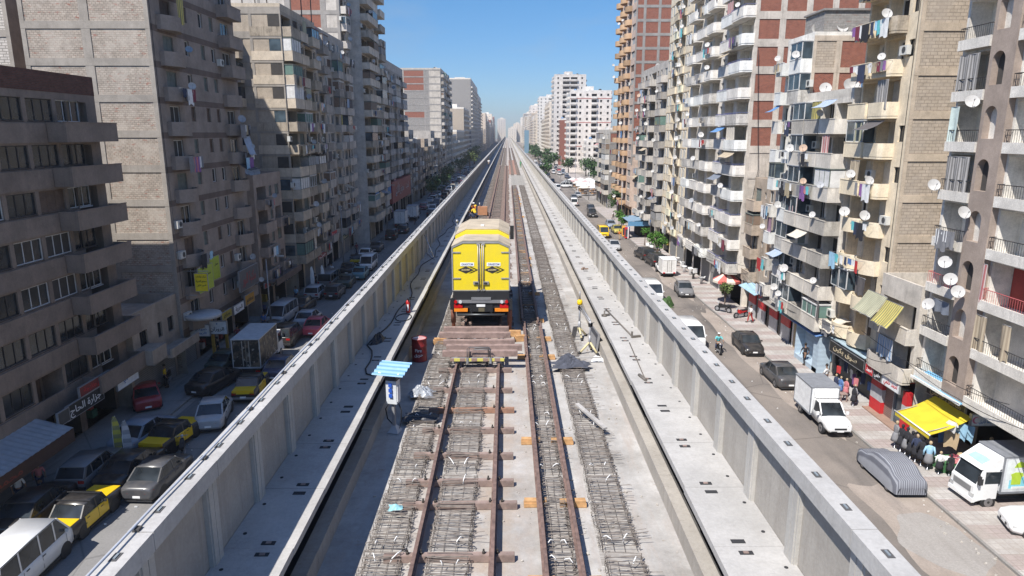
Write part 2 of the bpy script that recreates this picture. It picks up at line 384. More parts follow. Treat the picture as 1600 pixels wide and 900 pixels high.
# ================================================================ viaduct
SLAB, WALK, COPB, COP = 9.5, 11.0, 12.55, 12.83
MOD = 2.05
def slab_mat():
    m, t, b = nt('site_concrete_slab'); co = coords(t)
    c = mix(t, ramp(t, noise(t, co, 0.55, 6, 0.7), 0.33, 0.66), (0.28, 0.264, 0.245), (0.50, 0.483, 0.462))
    c = mix(t, ramp(t, noise(t, mapping(t, co, (2.2, 0.35, 1)), 0.9, 6, 0.7), 0.5, 0.72), c, (0.38, 0.335, 0.30))
    st = ramp(t, noise(t, co, 1.7, 7, 0.75), 0.60, 0.72)
    s = node(t, 'ShaderNodeSeparateXYZ'); t.links.new(co, s.inputs[0])
    ab = node(t, 'ShaderNodeMath', operation='ABSOLUTE'); a1 = node(t, 'ShaderNodeMath', operation='ADD'); a1.inputs[1].default_value = 0.7; t.links.new(s.outputs[0], a1.inputs[0]); t.links.new(a1.outputs[0], ab.inputs[0])
    tn = ramp(t, ab.outputs[0], 1.3, 1.5, (1, 1, 1, 1), (0, 0, 0, 1)) if False else None
    fx = node(t, 'ShaderNodeMapRange'); fx.inputs[1].default_value = 0.6; fx.inputs[2].default_value = 1.9; fx.inputs[3].default_value = 0.75; fx.inputs[4].default_value = 0.0; t.links.new(ab.outputs[0], fx.inputs[0])
    fm = node(t, 'ShaderNodeMath', operation='MULTIPLY'); t.links.new(fx.outputs[0], fm.inputs[0]); t.links.new(ramp(t, noise(t, co, 0.8, 6, 0.7), 0.38, 0.62), fm.inputs[1])
    c = mix(t, fm.outputs[0], c, (0.36, 0.285, 0.225))
    c = mix(t, st, c, (0.30, 0.24, 0.19))
    c = mix(t, 0.35, c, ramp(t, noise(t, co, 11, 5, 0.75), 0.25, 0.75, (0.6, 0.6, 0.6, 1), (1.15, 1.15, 1.15, 1)), 'MULTIPLY')
    t.links.new(c, b.inputs['Base Color']); b.inputs['Roughness'].default_value = 0.93; b.inputs['Specular IOR Level'].default_value = 0.2
    bump(t, b, noise(t, co, 14, 6, 0.7), 0.45, 0.02)
    return m
SLABM = slab_mat()
mb = MB()
mb.box(-4.76, 4.76, -14, YEND, 8.9, SLAB)
mb.prismy([(-4.7, 8.9), (4.7, 8.9), (2.6, 7.2), (-2.6, 7.2)], -14, YEND)
structure(mb.ob('viaduct_deck', SLABM))
mb = MB()
for k in range(0, 50):
    y = 6+30*k; mb.lathe((0, y, 0), [(1.15, -0.1), (1.15, 5.6)], n=20); mb.prismy([(-1.2, 5.6), (1.2, 5.6), (2.6, 7.2), (-2.6, 7.2)], y-0.9, y+0.9)
structure(mb.ob('viaduct_columns', CONC))
PIL = plaster('pilaster_concrete', (0.47, 0.45, 0.415), (0.33, 0.31, 0.28), 0.2, 0.4, fine=0.1, blot=0.3)
TROUGH = flat('dusty_trough_floor', (0.16, 0.155, 0.15), 0.95, 0, 0.2, 3)
for sgn, nm in ((1, 'right'), (-1, 'left')):
    mb = MB()                                              # cast kerb, in pours with small steps between
    r = random.Random(5+sgn); y = -14
    while y < YEND:
        L = r.uniform(5, 9) if y < 120 else 60; dz = r.uniform(-0.012, 0.012); dx = r.uniform(-0.01, 0.01)
        mb.box(sgn*(3.72+dx), sgn*(4.02+dx), y, y+L-0.012, SLAB-0.05, 9.93+dz); y += L
    structure(mb.ob('deck_kerb_'+nm, CONC_W))
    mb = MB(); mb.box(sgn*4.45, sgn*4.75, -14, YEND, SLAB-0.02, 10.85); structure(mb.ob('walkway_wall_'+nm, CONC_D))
    mb = MB(); mb.box(sgn*4.03, sgn*4.44, -14, YEND, SLAB-0.02, SLAB+0.01); structure(mb.ob('trough_floor_shade_'+nm, CONC_D))  # dark strip over the slab, painted as the shade in the trough
    mb = MB(); k = 0; y = -14.0
    while y < YEND:
        L = MOD if y < 160 else MOD*20
        dx = r.uniform(-0.012, 0.012)
        mb.box(sgn*(3.65+dx), sgn*4.86, y+0.006, y+L-0.006, 10.86, WALK+r.uniform(-0.004, 0.004)); y += L
    structure(mb.ob('walkway_'+nm, CONC))
    mb = MB(); y = -14.0                                   # cable pockets and drain holes set in the walkway slabs
    while y < 200:
        for dy in (-0.19, 0.15):
            x = 4.12+r.uniform(-0.02, 0.02)
            mb.box(sgn*(x-0.12), sgn*(x+0.12), y+dy-0.055, y+dy+0.055, 10.95, WALK+0.006, 0)
            if r.random() < 0.6: mb.box(sgn*(x-0.05), sgn*(x+0.04), y+dy-0.03, y+dy+0.03, WALK, WALK+0.02, 1)
        for q in (0.45, 1.45):
            mb.lathe((sgn*4.66, y+q, WALK-0.02), [(0.035, 0), (0.035, 0.027)], 0, 10)
        y += MOD
    structure(mb.ob('walkway_pockets_'+nm, [DARK, STEEL_TIE]))
    # parapet: pilastered panels under a heavy coping
    pr = thing('parapet_wall', ('grey precast concrete parapet on the sunlit right edge of the viaduct' if sgn > 0 else 'shaded concrete parapet with a cable along its coping, left edge of viaduct'), 'parapet', (0, 0, WALK), group='viaduct parapets')
    def panel(y0, n):
        mb = MB()
        for i in range(n):
            a = y0+i*MOD; mb.box(sgn*4.87, sgn*4.96, a+0.16, a+MOD-0.16, -0.13, 1.56)
        return mb
    def pil(y0, n):
        mb = MB()
        for i in range(n):
            a = y0+i*MOD
            mb.box(sgn*4.775, sgn*4.958, a-0.155, a-0.008, -0.128, 1.557); mb.box(sgn*4.775, sgn*4.958, a+0.008, a+0.155, -0.128, 1.557)
            mb.box(sgn*4.80, sgn*4.957, a-0.19, a+0.19, -0.127, 1.554)
        return mb
    def cop(y0, n, j):
        mb = MB()
        for i in range(n):
            a = y0+i*MOD; z = j
            mb.box(sgn*4.66, sgn*5.01, a+0.006, a+MOD-0.006, 1.55+z, 1.83+z, 0)
            for q in (0.55, 1.5):
                mb.box(sgn*4.80, sgn*4.90, a+q-0.09, a+q+0.09, 1.80+z, 1.836+z, 1)
                mb.box(sgn*4.83, sgn*4.86, a+q-0.05, a+q+0.06, 1.83+z, 1.85+z, 2)
        return mb
    for i in range(45):
        y = -4*MOD+i*MOD
        panel(y, 1).ob('wall_panel', CONC_W, pr); pil(y, 1).ob('pilaster', PIL, pr)
        cop(y, 1, r.uniform(-0.008, 0.008)).ob('coping_slab', [CONC, CONC_D, flat('faded_blue_tape', (0.20, 0.23, 0.25), 0.8)], pr)
    for nmx, fn in (('distant_wall_panels', panel), ('distant_pilasters', pil)):
        o = fn(41*MOD, 690).ob(nmx, CONC_W if 'panel' in nmx else PIL, pr); o['kind'] = 'stuff'
    o = cop(41*MOD, 690, 0).ob('distant_coping', [CONC, CONC_D, CONC_D], pr); o['kind'] = 'stuff'
# ---------------------------------------------------------------- reinforcement strips
STRIP = [(-2.85, -2.1), (-1.58, -0.72), (0.80, 1.40), (2.0, 2.78)]
def bed_mat():
    m, t, b = nt('rust_stained_track_bed'); co = coords(t)
    c = mix(t, ramp(t, noise(t, co, 2.2, 7, 0.7), 0.35, 0.65), (0.30, 0.275, 0.25), (0.47, 0.45, 0.42))
    c = mix(t, 0.85, c, ramp(t, noise(t, mapping(t, co, (0.4, 11, 1)), 2.2, 5, 0.8), 0.36, 0.62, (0.4, 0.385, 0.37, 1), (1.2, 1.2, 1.2, 1)), 'MULTIPLY')
    t.links.new(c, b.inputs['Base Color']); b.inputs['Roughness'].default_value = 0.95
    return m
BED = bed_mat()
for a, b_ in STRIP:
    mb = MB(); r = random.Random(int(a*10)); y = 4.0
    while y < 480:
        w0 = r.uniform(-0.05, 0.03); mb.box(a+w0, b_+r.uniform(-0.03, 0.05), y, y+0.999, SLAB-0.02, SLAB+0.008+r.uniform(0, 0.003)); y += 1 if y < 90 else 30
        if y > 90 and y % 30 > 1: y += 0.0
    structure(mb.ob('track_bed_strip', BED))
SEG = 3.3
STRIP_WORDS = ['in the outer strip by the shaded kerb', 'between the two rails carrying the truck', 'between the two close-set rails', 'in the strip beside the sunlit right kerb']
def cage_mesh(w, seed, n, rr, sides=3):
    r = random.Random(seed); mb = MB(); L = SEG-0.25
    for k in range(n):
        y = 0.1+L*k/(n-1)+r.uniform(-0.02, 0.02)
        h = 0.17+r.uniform(-0.04, 0.04); a = -w/2+r.uniform(-0.05, 0.05); b = w/2+r.uniform(-0.05, 0.05); t = r.uniform(-0.05, 0.05)
        if r.random() < 0.06: continue
        mb.tube([(a, y+t+0.03, 0.03), (a, y+t, h), (b, y-t, h+r.uniform(-0.02, 0.02)), (b, y-t+0.03, 0.03)], rr, 0, sides, False, False)
        if r.random() < 0.45:
            mb.tube([(a, y, h), (a+0.1, y+r.uniform(-0.08, 0.08), h+0.045)], rr, 0, sides, False, False)
        if r.random() < 0.45:
            mb.tube([(b, y, h), (b-0.03, y+r.uniform(-0.1, 0.1), h-0.09), (b+0.05, y+0.03, h-0.12)], rr, 0, sides, False, False)
    lo = MB()
    for j in range(4):
        x = -w/2+0.04+(w-0.08)*j/3
        for z in ((0.04, 0.15) if j in (0, 3) else (0.04,)):
            pts = [(x+r.uniform(-0.02, 0.02), 0.02+L*q/5, z+r.uniform(-0.02, 0.02)) for q in range(6)]; lo.tube(pts, rr*0.75, 0, sides, False, False)
    for _ in range(n//2):
        x = r.uniform(-w/2, w/2); y = r.uniform(0.2, L-0.3); an = r.uniform(-0.3, 0.3)
        lo.tube([(x, y, 0.12), (x+0.35*math.cos(an), y+0.35*math.sin(an), 0.14+r.uniform(-0.03, 0.03))], rr*0.9, 0, sides, False, False)
    return mb, lo
def conduit_mesh(w, seed):
    r = random.Random(seed); mb = MB()
    out = []
    for y in (0.25, SEG-0.5):
        for q in (-1, 1):
            if r.random() < 0.25: continue
            mb = MB(); x = q*w*r.uniform(0.08, 0.24); a = r.uniform(0.02, 0.14)*q; b = r.uniform(-0.12, 0.18)
            mb.tube([(x, y, 0.1), (x+a*0.3, y+b*0.3, 0.19), (x+a, y+b, 0.25), (x+a*1.5, y+b*1.7, 0.235+r.uniform(-0.06, 0.02))], 0.0115, 0, 5, True); out.append(mb.mesh('conduit', [WHITE]))
    return out
cage_n = ['nearest', 'second', 'third', 'fourth', 'fifth', 'sixth', 'seventh', 'eighth', 'ninth', 'tenth', 'eleventh', 'twelfth']
for si, (a, b_) in enumerate(STRIP):
    w = b_-a; protos = []
    for v in range(3):
        m1, m2 = cage_mesh(w, 10*si+v, 56, 0.0085); protos.append((m1.mesh('stirrups', [REBAR]), m2.mesh('long_bars', [REBAR]), conduit_mesh(w, 3*si+v)))
    far = []
    for v in range(2):
        m1, m2 = cage_mesh(w, 50+10*si+v, 15, 0.014); far.append((m1.mesh('stirrups', [REBAR]), m2.mesh('long_bars', [REBAR])))
    for k in range(36):
        y = 9.3+k*SEG+random.Random(k*7+si).uniform(-0.1, 0.1)
        if k < 12: lab = 'rusty rebar cage %s, %s from the camera' % (STRIP_WORDS[si], cage_n[k])
        else: lab = 'rusty rebar cage %s, far past the yellow truck' % STRIP_WORDS[si]
        t = thing('rebar_cage', lab, 'rebar cage', ((a+b_)/2, y, SLAB+0.01), 0, 'rebar cages '+STRIP_WORDS[si])
        P = protos[(k*2+si) % 3] if k < 14 else far[k % 2]
        link('stirrups', P[0], t); link('long_bars', P[1], t)
        for cm in (P[2] if k < 10 else ()): link('conduit', cm, t)
        if si == 1 and 4 < k < 8: pass
for si, (a, b_) in enumerate(STRIP):
    mb = MB(); r = random.Random(si); y = 9.3+36*SEG
    while y < 420:
        mb.tube([(a, y, SLAB+0.02), (a, y, SLAB+0.17), (b_, y, SLAB+0.17), (b_, y, SLAB+0.02)], 0.03, 0, 3, False, False); y += 0.6*(y/120)
    o = mb.ob('distant_rebar', REBAR); tag(o, 'mass of distant rusty rebar '+STRIP_WORDS[si], 'rebar', kind='stuff')
# ---------------------------------------------------------------- rails, sleepers, blocks
def rail(name, x, y0, y1, z, label, group):
    prof = [(-0.075, 0), (0.075, 0), (0.075, 0.015), (0.013, 0.03), (0.013, 0.125), (0.037, 0.14), (0.037, 0.17), (-0.037, 0.17), (-0.037, 0.14), (-0.013, 0.125), (-0.013, 0.03), (-0.075, 0.015)]
    mb = MB(); n = max(2, int((y1-y0)/6)); r = random.Random(int(y0*3+x*7))
    R = []
    for k in range(n+1):
        y = y0+(y1-y0)*k/n; dx = r.uniform(-0.012, 0.012)
        R.append([(x+dx+px, y, z+pz) for px, pz in prof])
    mb.rings(R); return tag(mb.ob(name, RUST), label, 'rail', group)
RZ = SLAB+0.17
GR = 'long rails on the viaduct'
rail('rail', -1.81, -4, 188, RZ, 'long brown rail on sleepers, left rail of the truck track', GR)
rail('rail', -0.26, -4, 188, RZ, 'long brown rail on sleepers, right rail of the truck track', GR)
rail('rail', 0.80, -4, 29.6, RZ+0.02, 'near rail on timber blocks, left one of the close-set pair', GR)
rail('rail', 1.50, -4, 29.2, RZ+0.02, 'near rail on timber blocks, right one of the close-set pair', GR)
rail('rail', 0.72, 29.9, 112, RZ+0.02, 'far rail of the close-set pair, left one, starting beside the truck', GR)
rail('rail', 1.42, 29.5, 112, RZ+0.02, 'far rail of the close-set pair, right one, starting beside the truck', GR)
for x, w in ((-1.95, 'far outer left'), (-0.5, 'far inner left'), (0.7, 'far inner right'), (2.2, 'far outer right')):
    rail('rail', x, 190, 900, RZ, 'distant rail running to the horizon, %s of four' % w, GR)
def tie_mesh(L, seed, h=0.155, wd=0.15):
    r = random.Random(seed); mb = MB()
    mb.box(-L/2, L/2, -wd/2, wd/2, 0, h-0.01, 0); mb.box(-L/2+0.006, L/2-0.006, -wd/2+0.008, wd/2-0.008, h-0.012, h, 0)
    return mb
def clip_mesh():
    mb = MB(); mb.lathe((0, 0, 0), [(0.032, 0), (0.032, 0.05), (0.02, 0.06), (0.02, 0.1)], 0, 6, False); return mb
tie = [tie_mesh(2.66, s).mesh('beam', [STEEL_TIE]) for s in range(2)]
tie2 = [tie_mesh(2.66, 9).mesh('beam', [flat('reddish_sleeper_timber', (0.30, 0.17, 0.115), 0.85, 0, 0.25, 4)])]
clipm = clip_mesh().mesh('bolt', [flat('dark_bolt', (0.04, 0.035, 0.03), 0.6)])
ty = [10.9, 12.4, 14.4, 15.46, 16.9, 18.5, 20.0, 21.7, 23.7]
tw = ['nearest', 'second', 'third', 'fourth', 'fifth', 'sixth', 'seventh', 'eighth', 'ninth']
for i, y in enumerate(ty):
    r = random.Random(i)
    t = thing('sleeper', '%s brown sleeper %s from the camera under the two left rails' % ('reddish' if i == 6 else 'dusty', tw[i]), 'sleeper', (-1.1+r.uniform(-0.05, 0.05), y, SLAB+0.012), r.uniform(-0.012, 0.012), 'sleepers between camera and trolley')
    link('beam', tie2[0] if i == 6 else tie[i % 2], t)
    for x in (-0.85, -0.57, 0.70, 0.98): link('bolt', clipm, t, (x, 0.0, 0.155))
for k in range(170):
    y = 25.2+k*0.95
    if 24 < y < 28: continue
    r = random.Random(k+99)
    t = tag(link('sleeper', tie[k % 2], None, (-1.1+r.uniform(-0.12, 0.12), y, SLAB+0.012), r.uniform(-0.02, 0.02)),
            'closely spaced brown sleeper past the truck under the left rails', 'sleeper', 'sleepers past the truck')
PINK = flat('pale_red_sleeper', (0.36, 0.22, 0.18), 0.85, 0, 0.3, 4)
pk = tie_mesh(2.2, 3).mesh('beam', [PINK]); wk = tie_mesh(2.3, 3, 0.18, 0.22).mesh('beam', [CONC])
for k in range(60):
    tag(link('sleeper', pk, None, (1.5, 148+k*1.3, SLAB+0.02), 0), 'reddish sleeper laid loose beside the far end of the left rails', 'sleeper', 'reddish far sleepers')
for k in range(10):
    tag(link('sleeper', wk, None, (1.9, 114+k*2.7, SLAB+0.2), 0), 'white concrete sleeper laid in a row across the right rails', 'sleeper', 'white concrete sleepers')
blk = MB()
blk.obox((-0.42, 0, 0.05), (0.5, 0.16, 0.1), 0.03); blk.obox((-0.40, 0.01, 0.132), (0.52, 0.15, 0.06), -0.02)
blm = blk.mesh('timber', [TIMBER])
blk = MB(); blk.obox((0.0, 0, 0.05), (0.62, 0.15, 0.1), -0.02); blk.obox((-0.01, 0.0, 0.132), (0.6, 0.16, 0.06), 0.03)
blm2 = blk.mesh('timber', [TIMBER])
for i, y in enumerate((11.6, 14.5, 17.8, 25.2, 27.6)):
    t = thing('timber_block', 'orange timber packing blocks under the close-set rails, %s pair from the camera' % tw[i], 'timber', (1.1, y, SLAB+0.012), 0, 'timber packing under the close rails')
    link('timber', blm, t, (-0.0, 0, 0)); link('timber', blm2, t, (0.48, -0.02, 0), 0.03)
for k in range(29):
    y = 30.5+k*2.7
    t = tag(link('timber_block', blm2, None, (1.1+random.Random(k).uniform(-0.1, 0.4), y, SLAB+0.012)), 'orange timber block under the far close-set rails past the truck', 'timber', 'far timber packing')
# ================================================================ rail truck
TY = paint('truck_yellow', (0.80, 0.61, 0.012), 0.45, 0.16)
DUSTY_ROOF = flat('dusty_tan_roof', (0.43, 0.36, 0.265), 0.9, 0, 0.2, 1.5)
TRIM = flat('dull_aluminium_trim', (0.42, 0.40, 0.37), 0.45, 0.5)
CHAS = flat('black_chassis', (0.02, 0.02, 0.022), 0.5)
LAMP_R = flat('red_lamp', (0.5, 0.01, 0.012), 0.25); LAMP_O = flat('orange_reflector', (0.8, 0.25, 0.02), 0.35); LAMP_W = flat('clear_lamp', (0.6, 0.6, 0.6), 0.2)
PRINT = flat('black_print', (0.03, 0.025, 0.02), 0.6)
t = thing('rail_truck', 'big yellow enclosed truck on the rails seen from behind, double rear doors', 'truck', (-1.075, 28.5, SLAB))
z0, zs, zt = 1.97, 3.86, 4.10
def octo(w, y, z0, zs, zt, k=0.6): return [(-w, y, z0), (w, y, z0), (w, y, zs), (w*k, y, zt), (-w*k, y, zt), (-w, y, zs)]
mb = MB(); mb.rings([octo(1.22, 0.05, z0, zs, zt), octo(1.22, 1.75, z0, zs, zt)]); mb.ob('rear_body', TY, t)
mb = MB(); a, b2 = octo(1.24, -0.02, z0, zs, zt), octo(1.24, 1.78, z0, zs, zt)
for i, j in ((2, 3), (3, 4), (4, 5)):
    up = Vector((0, 0, 0.035)); mb.hexa([Vector(a[i]), Vector(a[j]), Vector(b2[j]), Vector(b2[i]), Vector(a[i])+up, Vector(a[j])+up, Vector(b2[j])+up, Vector(b2[i])+up])
mb.ob('rear_roof', DUSTY_ROOF, t)
mb = MB(); mb.rings([octo(1.2, 1.8, z0, 4.05, 4.30), octo(1.2, 5.7, z0, 4.05, 4.30)]); mb.ob('main_body', TY, t)
mb = MB(); a, b2 = octo(1.215, 2.05, z0, 4.06, 4.31), octo(1.215, 5.72, z0, 4.06, 4.31)
for i, j in ((2, 3), (3, 4), (4, 5)):
    up = Vector((0, 0, 0.03)); mb.hexa([Vector(a[i]), Vector(a[j]), Vector(b2[j]), Vector(b2[i]), Vector(a[i])+up, Vector(a[j])+up, Vector(b2[j])+up, Vector(b2[i])+up])
mb.box(-0.1, 0.04, 3.0, 3.2, 4.33, 4.40, 1)
mb.ob('main_roof', [DUSTY_ROOF, WHITE], t)
for s in (-1, 1):
    d = MB()
    pts = [(s*0.08, z0+0.02), (s*1.18, z0+0.02), (s*1.18, zs-0.06), (s*0.73, zt-0.11), (s*0.08, zt-0.11)]
    d.prismy(pts, 0.012, 0.05); door = d.ob('rear_door', TY, t)
    h = MB()
    for z in (z0+0.5, z0+1.62): h.box(s*0.86, s*1.2, -0.02, 0.012, z, z+0.055)
    h.ob('hinge', TRIM, door)
    h = MB(); h.tube([(s*0.115, -0.03, z0-0.05), (s*0.115, -0.03, zt-0.1)], 0.017, 0, 6); h.tube([(s*0.045, -0.03, z0+0.02), (s*0.045, -0.03, zt-0.12)], 0.014, 0, 6)
    for z in (z0+0.0, zt-0.16): h.box(s*0.06, s*0.17, -0.05, 0.012, z, z+0.07)
    h.ob('locking_bar', TRIM, door)
    h = MB(); h.box(s*0.09, s*0.33, -0.05, 0.012, z0+0.27, z0+0.40, 0); h.box(s*0.12, s*0.26, -0.075, -0.05, z0+0.31, z0+0.36, 1); h.ob('handle', [TRIM, CHAS], door)
    # sign plate and diamond emblem
    pl = MB(); cx = s*0.56-0.02; pl.box(cx-0.29, cx+0.29, 0.0, 0.012, z0+1.06, z0+1.21); p = pl.ob('name_plate', WHITE, door)
    lettering('ORASCOM', 0.115, flat('blue_grey_print', (0.08, 0.10, 0.22), 0.6), p, (cx, -0.003, z0+1.135), '-y', 0.48)
    e = MB(); zc = z0+0.895
    e.prismy([(cx-0.40, zc), (cx-0.06, zc-0.155), (cx+0.28, zc), (cx-0.06, zc+0.155)], 0.002, 0.012)
    for q in (0.045, 0.085, 0.125):
        for sg in (1, -1):
            e.prismy([(cx+0.02+q, zc+sg*0.14), (cx+0.032+q, zc+sg*0.143), (cx+0.335+q, zc+sg*0.006), (cx+0.315+q, zc+sg*0.004)][::sg], 0.004, 0.012)
    em = e.ob('diamond_emblem', PRINT, door)
    lettering('GOLDSCHMIDT', 0.10, flat('cream_print', (0.75, 0.62, 0.3), 0.6), em, (cx-0.06, -0.004, zc), '-y', 0.36)
mb = MB()
for s in (-1, 1): mb.box(s*1.185, s*1.235, -0.015, 0.06, z0, zs-0.02)
mb.box(-1.2, 1.2, -0.012, 0.05, z0-0.02, z0+0.02)
for s in (-1, 1): mb.prismy([(s*1.2, zs-0.06), (s*1.2, zs), (s*0.74, zt-0.0), (s*0.74, zt-0.09)][::s], -0.012, 0.05)
mb.box(-0.74, 0.74, -0.012, 0.05, zt-0.1, zt-0.01)
mb.ob('door_frame', TRIM, t)
mb = MB(); mb.box(-1.15, 1.15, 0.1, 6.9, 1.55, z0-0.03); mb.box(-0.42, 0.42, 0.2, 8.0, 1.0, 1.56); mb.box(-1.2, 1.2, -0.02, 0.1, 1.62, z0-0.03)
mb.ob('chassis', CHAS, t)
bp = MB(); bp.box(-1.1, 1.1, -0.10, -0.02, 1.44, 1.56, 0); bp.box(-0.42, 0.42, -0.11, -0.02, 1.58, 1.68, 0)
b_ob = bp.ob('bumper_beam', flat('grey_alu_beam', (0.35, 0.35, 0.36), 0.4, 0.6), t)
mb = MB(); mb.box(-1.28, 1.28, -0.02, 0.12, 1.20, 1.62); mb.box(-0.5, 0.5, -0.05, 0.05, 1.05, 1.44)
mb.box(-0.46, -0.40, -0.06, 0.0, 0.95, 1.4); mb.box(0.40, 0.46, -0.06, 0.0, 0.95, 1.4)
mb.ob('rear_crossmember', CHAS, t)
mb = MB(); mb.tube([(-1.02, -0.08, 0.92), (1.02, -0.08, 0.92)], 0.055, 0, 8); mb.ob('underrun_bar', flat('dark_steel_bar', (0.07, 0.075, 0.08), 0.4, 0.5), t)
mb = MB(); mb.box(-0.20, 0.17, -0.07, -0.05, 1.27, 1.38, 0); pl = mb.ob('number_plate', WHITE, t)
mb = MB(); mb.box(-0.12, 0.14, -0.075, -0.05, 1.06, 1.22); mb.ob('maker_plate', flat('olive_brown_plate', (0.12, 0.10, 0.06), 0.6), t)
for s in (-1, 1):
    l = MB(); l.box(s*0.80, s*1.16, -0.09, -0.02, 1.22, 1.37, 0); l.box(s*0.58, s*1.16, -0.085, -0.02, 1.06, 1.20, 1)
    for q, mi in ((0.84, 2), (1.04, 0)): 
        l.rings([[(s*(q+0.045)+0.07*math.cos(2*PI*j/12), yy, 1.50+0.07*math.sin(2*PI*j/12)) for j in range(12)] for yy in (-0.15, -0.06)], mi)
    l.ob('tail_light', [LAMP_R, LAMP_O, LAMP_W], t)
    l = MB(); l.box(s*1.17, s*1.33, -0.06, 0.05, 1.14, 1.62); l.ob('mud_flap', CHAS, t)
    j = MB(); j.tube([(s*1.22, 0.25, 0.12), (s*1.22, 0.25, 1.3)], 0.085, 0, 10); j.tube([(s*1.22, 0.25, 0.5), (s*1.22, 0.25, 1.35)], 0.11, 0, 10)
    j.box(s*1.08, s*1.36, 0.11, 0.39, 0.03, 0.12, 0); j.ob('jack_leg', flat('red_brown_jack', (0.22, 0.09, 0.06), 0.7), t)
    for y in (1.6, 2.75, 6.4):
        w = MB(); w.cylx(s*0.80, s*1.16, y, 1.0, 0.5, 0, 20); wl_ = w.ob('wheel', BLACK, t)
        w = MB(); w.cylx(s*1.13, s*1.165, y, 1.0, 0.28, 0, 14); w.ob('rim', GREYM, wl_)
        w = MB(); w.cylx(s*0.66, s*0.80, y+0.6, 0.62, 0.28, 0, 18); w.ob('rail_wheel', RUST, t)
cabm = MB(); cabm.rings([[(-1.2, 5.95, 1.2), (1.2, 5.95, 1.2), (1.2, 5.95, 3.35), (-1.2, 5.95, 3.35)], [(-1.2, 7.6, 1.2), (1.2, 7.6, 1.2), (1.16, 7.6, 3.38), (-1.16, 7.6, 3.38)], [(-1.2, 8.0, 1.2), (1.2, 8.0, 1.2), (1.1, 7.75, 3.2), (-1.1, 7.75, 3.2)]])
cb = cabm.ob('cab', TY, t)
g = MB(); g.box(1.2, 1.21, 6.4, 7.5, 2.4, 3.1); g.box(-1.21, -1.2, 6.4, 7.5, 2.4, 3.1); g.ob('cab_window', GLASS, cb)
mi = MB(); mi.box(1.26, 1.46, 6.75, 6.85, 3.15, 3.85, 0); mi.tube([(1.1, 6.9, 3.3), (1.36, 6.85, 3.5)], 0.03); mi.ob('mirror', CHAS, t)
mi = MB(); mi.tube([(-1.1, 6.9, 3.2), (-1.42, 6.6, 3.2), (-1.46, 6.55, 4.1)], 0.025); mi.lathe((-1.46, 6.55, 4.05), [(0.05, 0), (0.07, 0.05), (0.05, 0.14), (0, 0.16)], 0, 8); mi.box(-1.55, -1.38, 6.5, 6.6, 3.3, 3.85); mi.ob('mirror', GREYM, t)
# ---------------------------------------------------------------- trolley with beams
tr = thing('rail_trolley', 'low flat rail trolley with hooped handles and a striped front bar', 'trolley', (-1.05, 23.7, RZ+0.17))
mb = MB(); mb.box(-0.95, 0.95, 0.0, 0.12, 0.10, 0.2); 
for x in (-0.85, 0.85, -0.2, 0.25): mb.box(x-0.05, x+0.05, 0.1, 3.3, 0.09, 0.19)
mb.box(-0.95, 0.95, 3.25, 3.35, 0.1, 0.2); mb.ob('frame', GREYM, tr)
HAZ = stripes('yellow_red_tape', (0.62, 0.55, 0.12), (0.30, 0.20, 0.16), 0.42, 0)
mb = MB(); mb.box(-0.98, 0.98, -0.03, 0.0, 0.10, 0.205); mb.ob('warning_bar', HAZ, tr)
for a in (-0.36, 0.48):
    mb = MB(); mb.box(a-0.04, a+0.04, -0.06, -0.03, 0.02, 0.24); mb.ob('bracket', GREYM, tr)
for x0, x1, y, hh in ((-0.36, 0.48, -0.02, 0.62), (-0.30, 0.40, 0.12, 0.58)):
    mb = MB(); mb.tube([(x0, y, 0.15), (x0, y, hh-0.08), (x0+0.05, y+0.02, hh), (x1-0.05, y+0.02, hh), (x1, y, hh-0.08), (x1, y, 0.15)], 0.02, 0, 6); mb.ob('handle', flat('dark_tube', (0.12, 0.11, 0.11), 0.5, 0.3), tr)
for x0, x1, y in ((-0.25, 0.6, 0.35), (-0.2, 0.55, 0.55)):
    mb = MB(); mb.tube([(x0, y, 0.2), (x0+0.12, y, 0.42), (x1-0.12, y, 0.42), (x1, y, 0.2)], 0.03, 0, 6); mb.ob('hoop', flat('dark_tube', (0.12, 0.11, 0.11), 0.5, 0.3), tr)
for x in (-0.78, 0.78):
    for y in (0.15, 3.1):
        mb = MB(); mb.cylx(x-0.06, x+0.06, y, 0.10, 0.10, 0, 14); mb.box(x-0.09, x+0.09, y-0.07, y+0.07, -0.05, 0.1); mb.ob('wheel', GREYM, tr)
BEAMM = flat('weathered_brown_beam', (0.27, 0.19, 0.165), 0.85, 0, 0.3, 4)
for i, (x0, x1, y) in enumerate(((-2.33, 0.42, 24.0), (-2.25, 0.60, 24.7), (-2.42, 0.33, 25.35), (-2.67, 0.17, 26.35), (-2.57, 0.1, 27.15))):
    mb = MB(); L = x1-x0; mb.box(-L/2, L/2, -0.12, 0.12, 0, 0.2); mb.box(-L/2+0.01, L/2-0.01, -0.11, 0.11, 0.195, 0.205)
    o = mb.ob('timber_beam', BEAMM, None, ((x0+x1)/2, y, RZ+0.17+0.2 if y < 27.1 else RZ+0.37), 0.01*(-1)**i)
    tag(o, ['brown timber beam lying nearest the trolley handles', 'brown timber beam sticking furthest right on the trolley', 'middle brown timber beam on the trolley', 'longest brown timber beam on the trolley, sticking out left', 'brown timber beam at the truck end of the trolley'][i], 'beam', 'timber beams on the trolley')
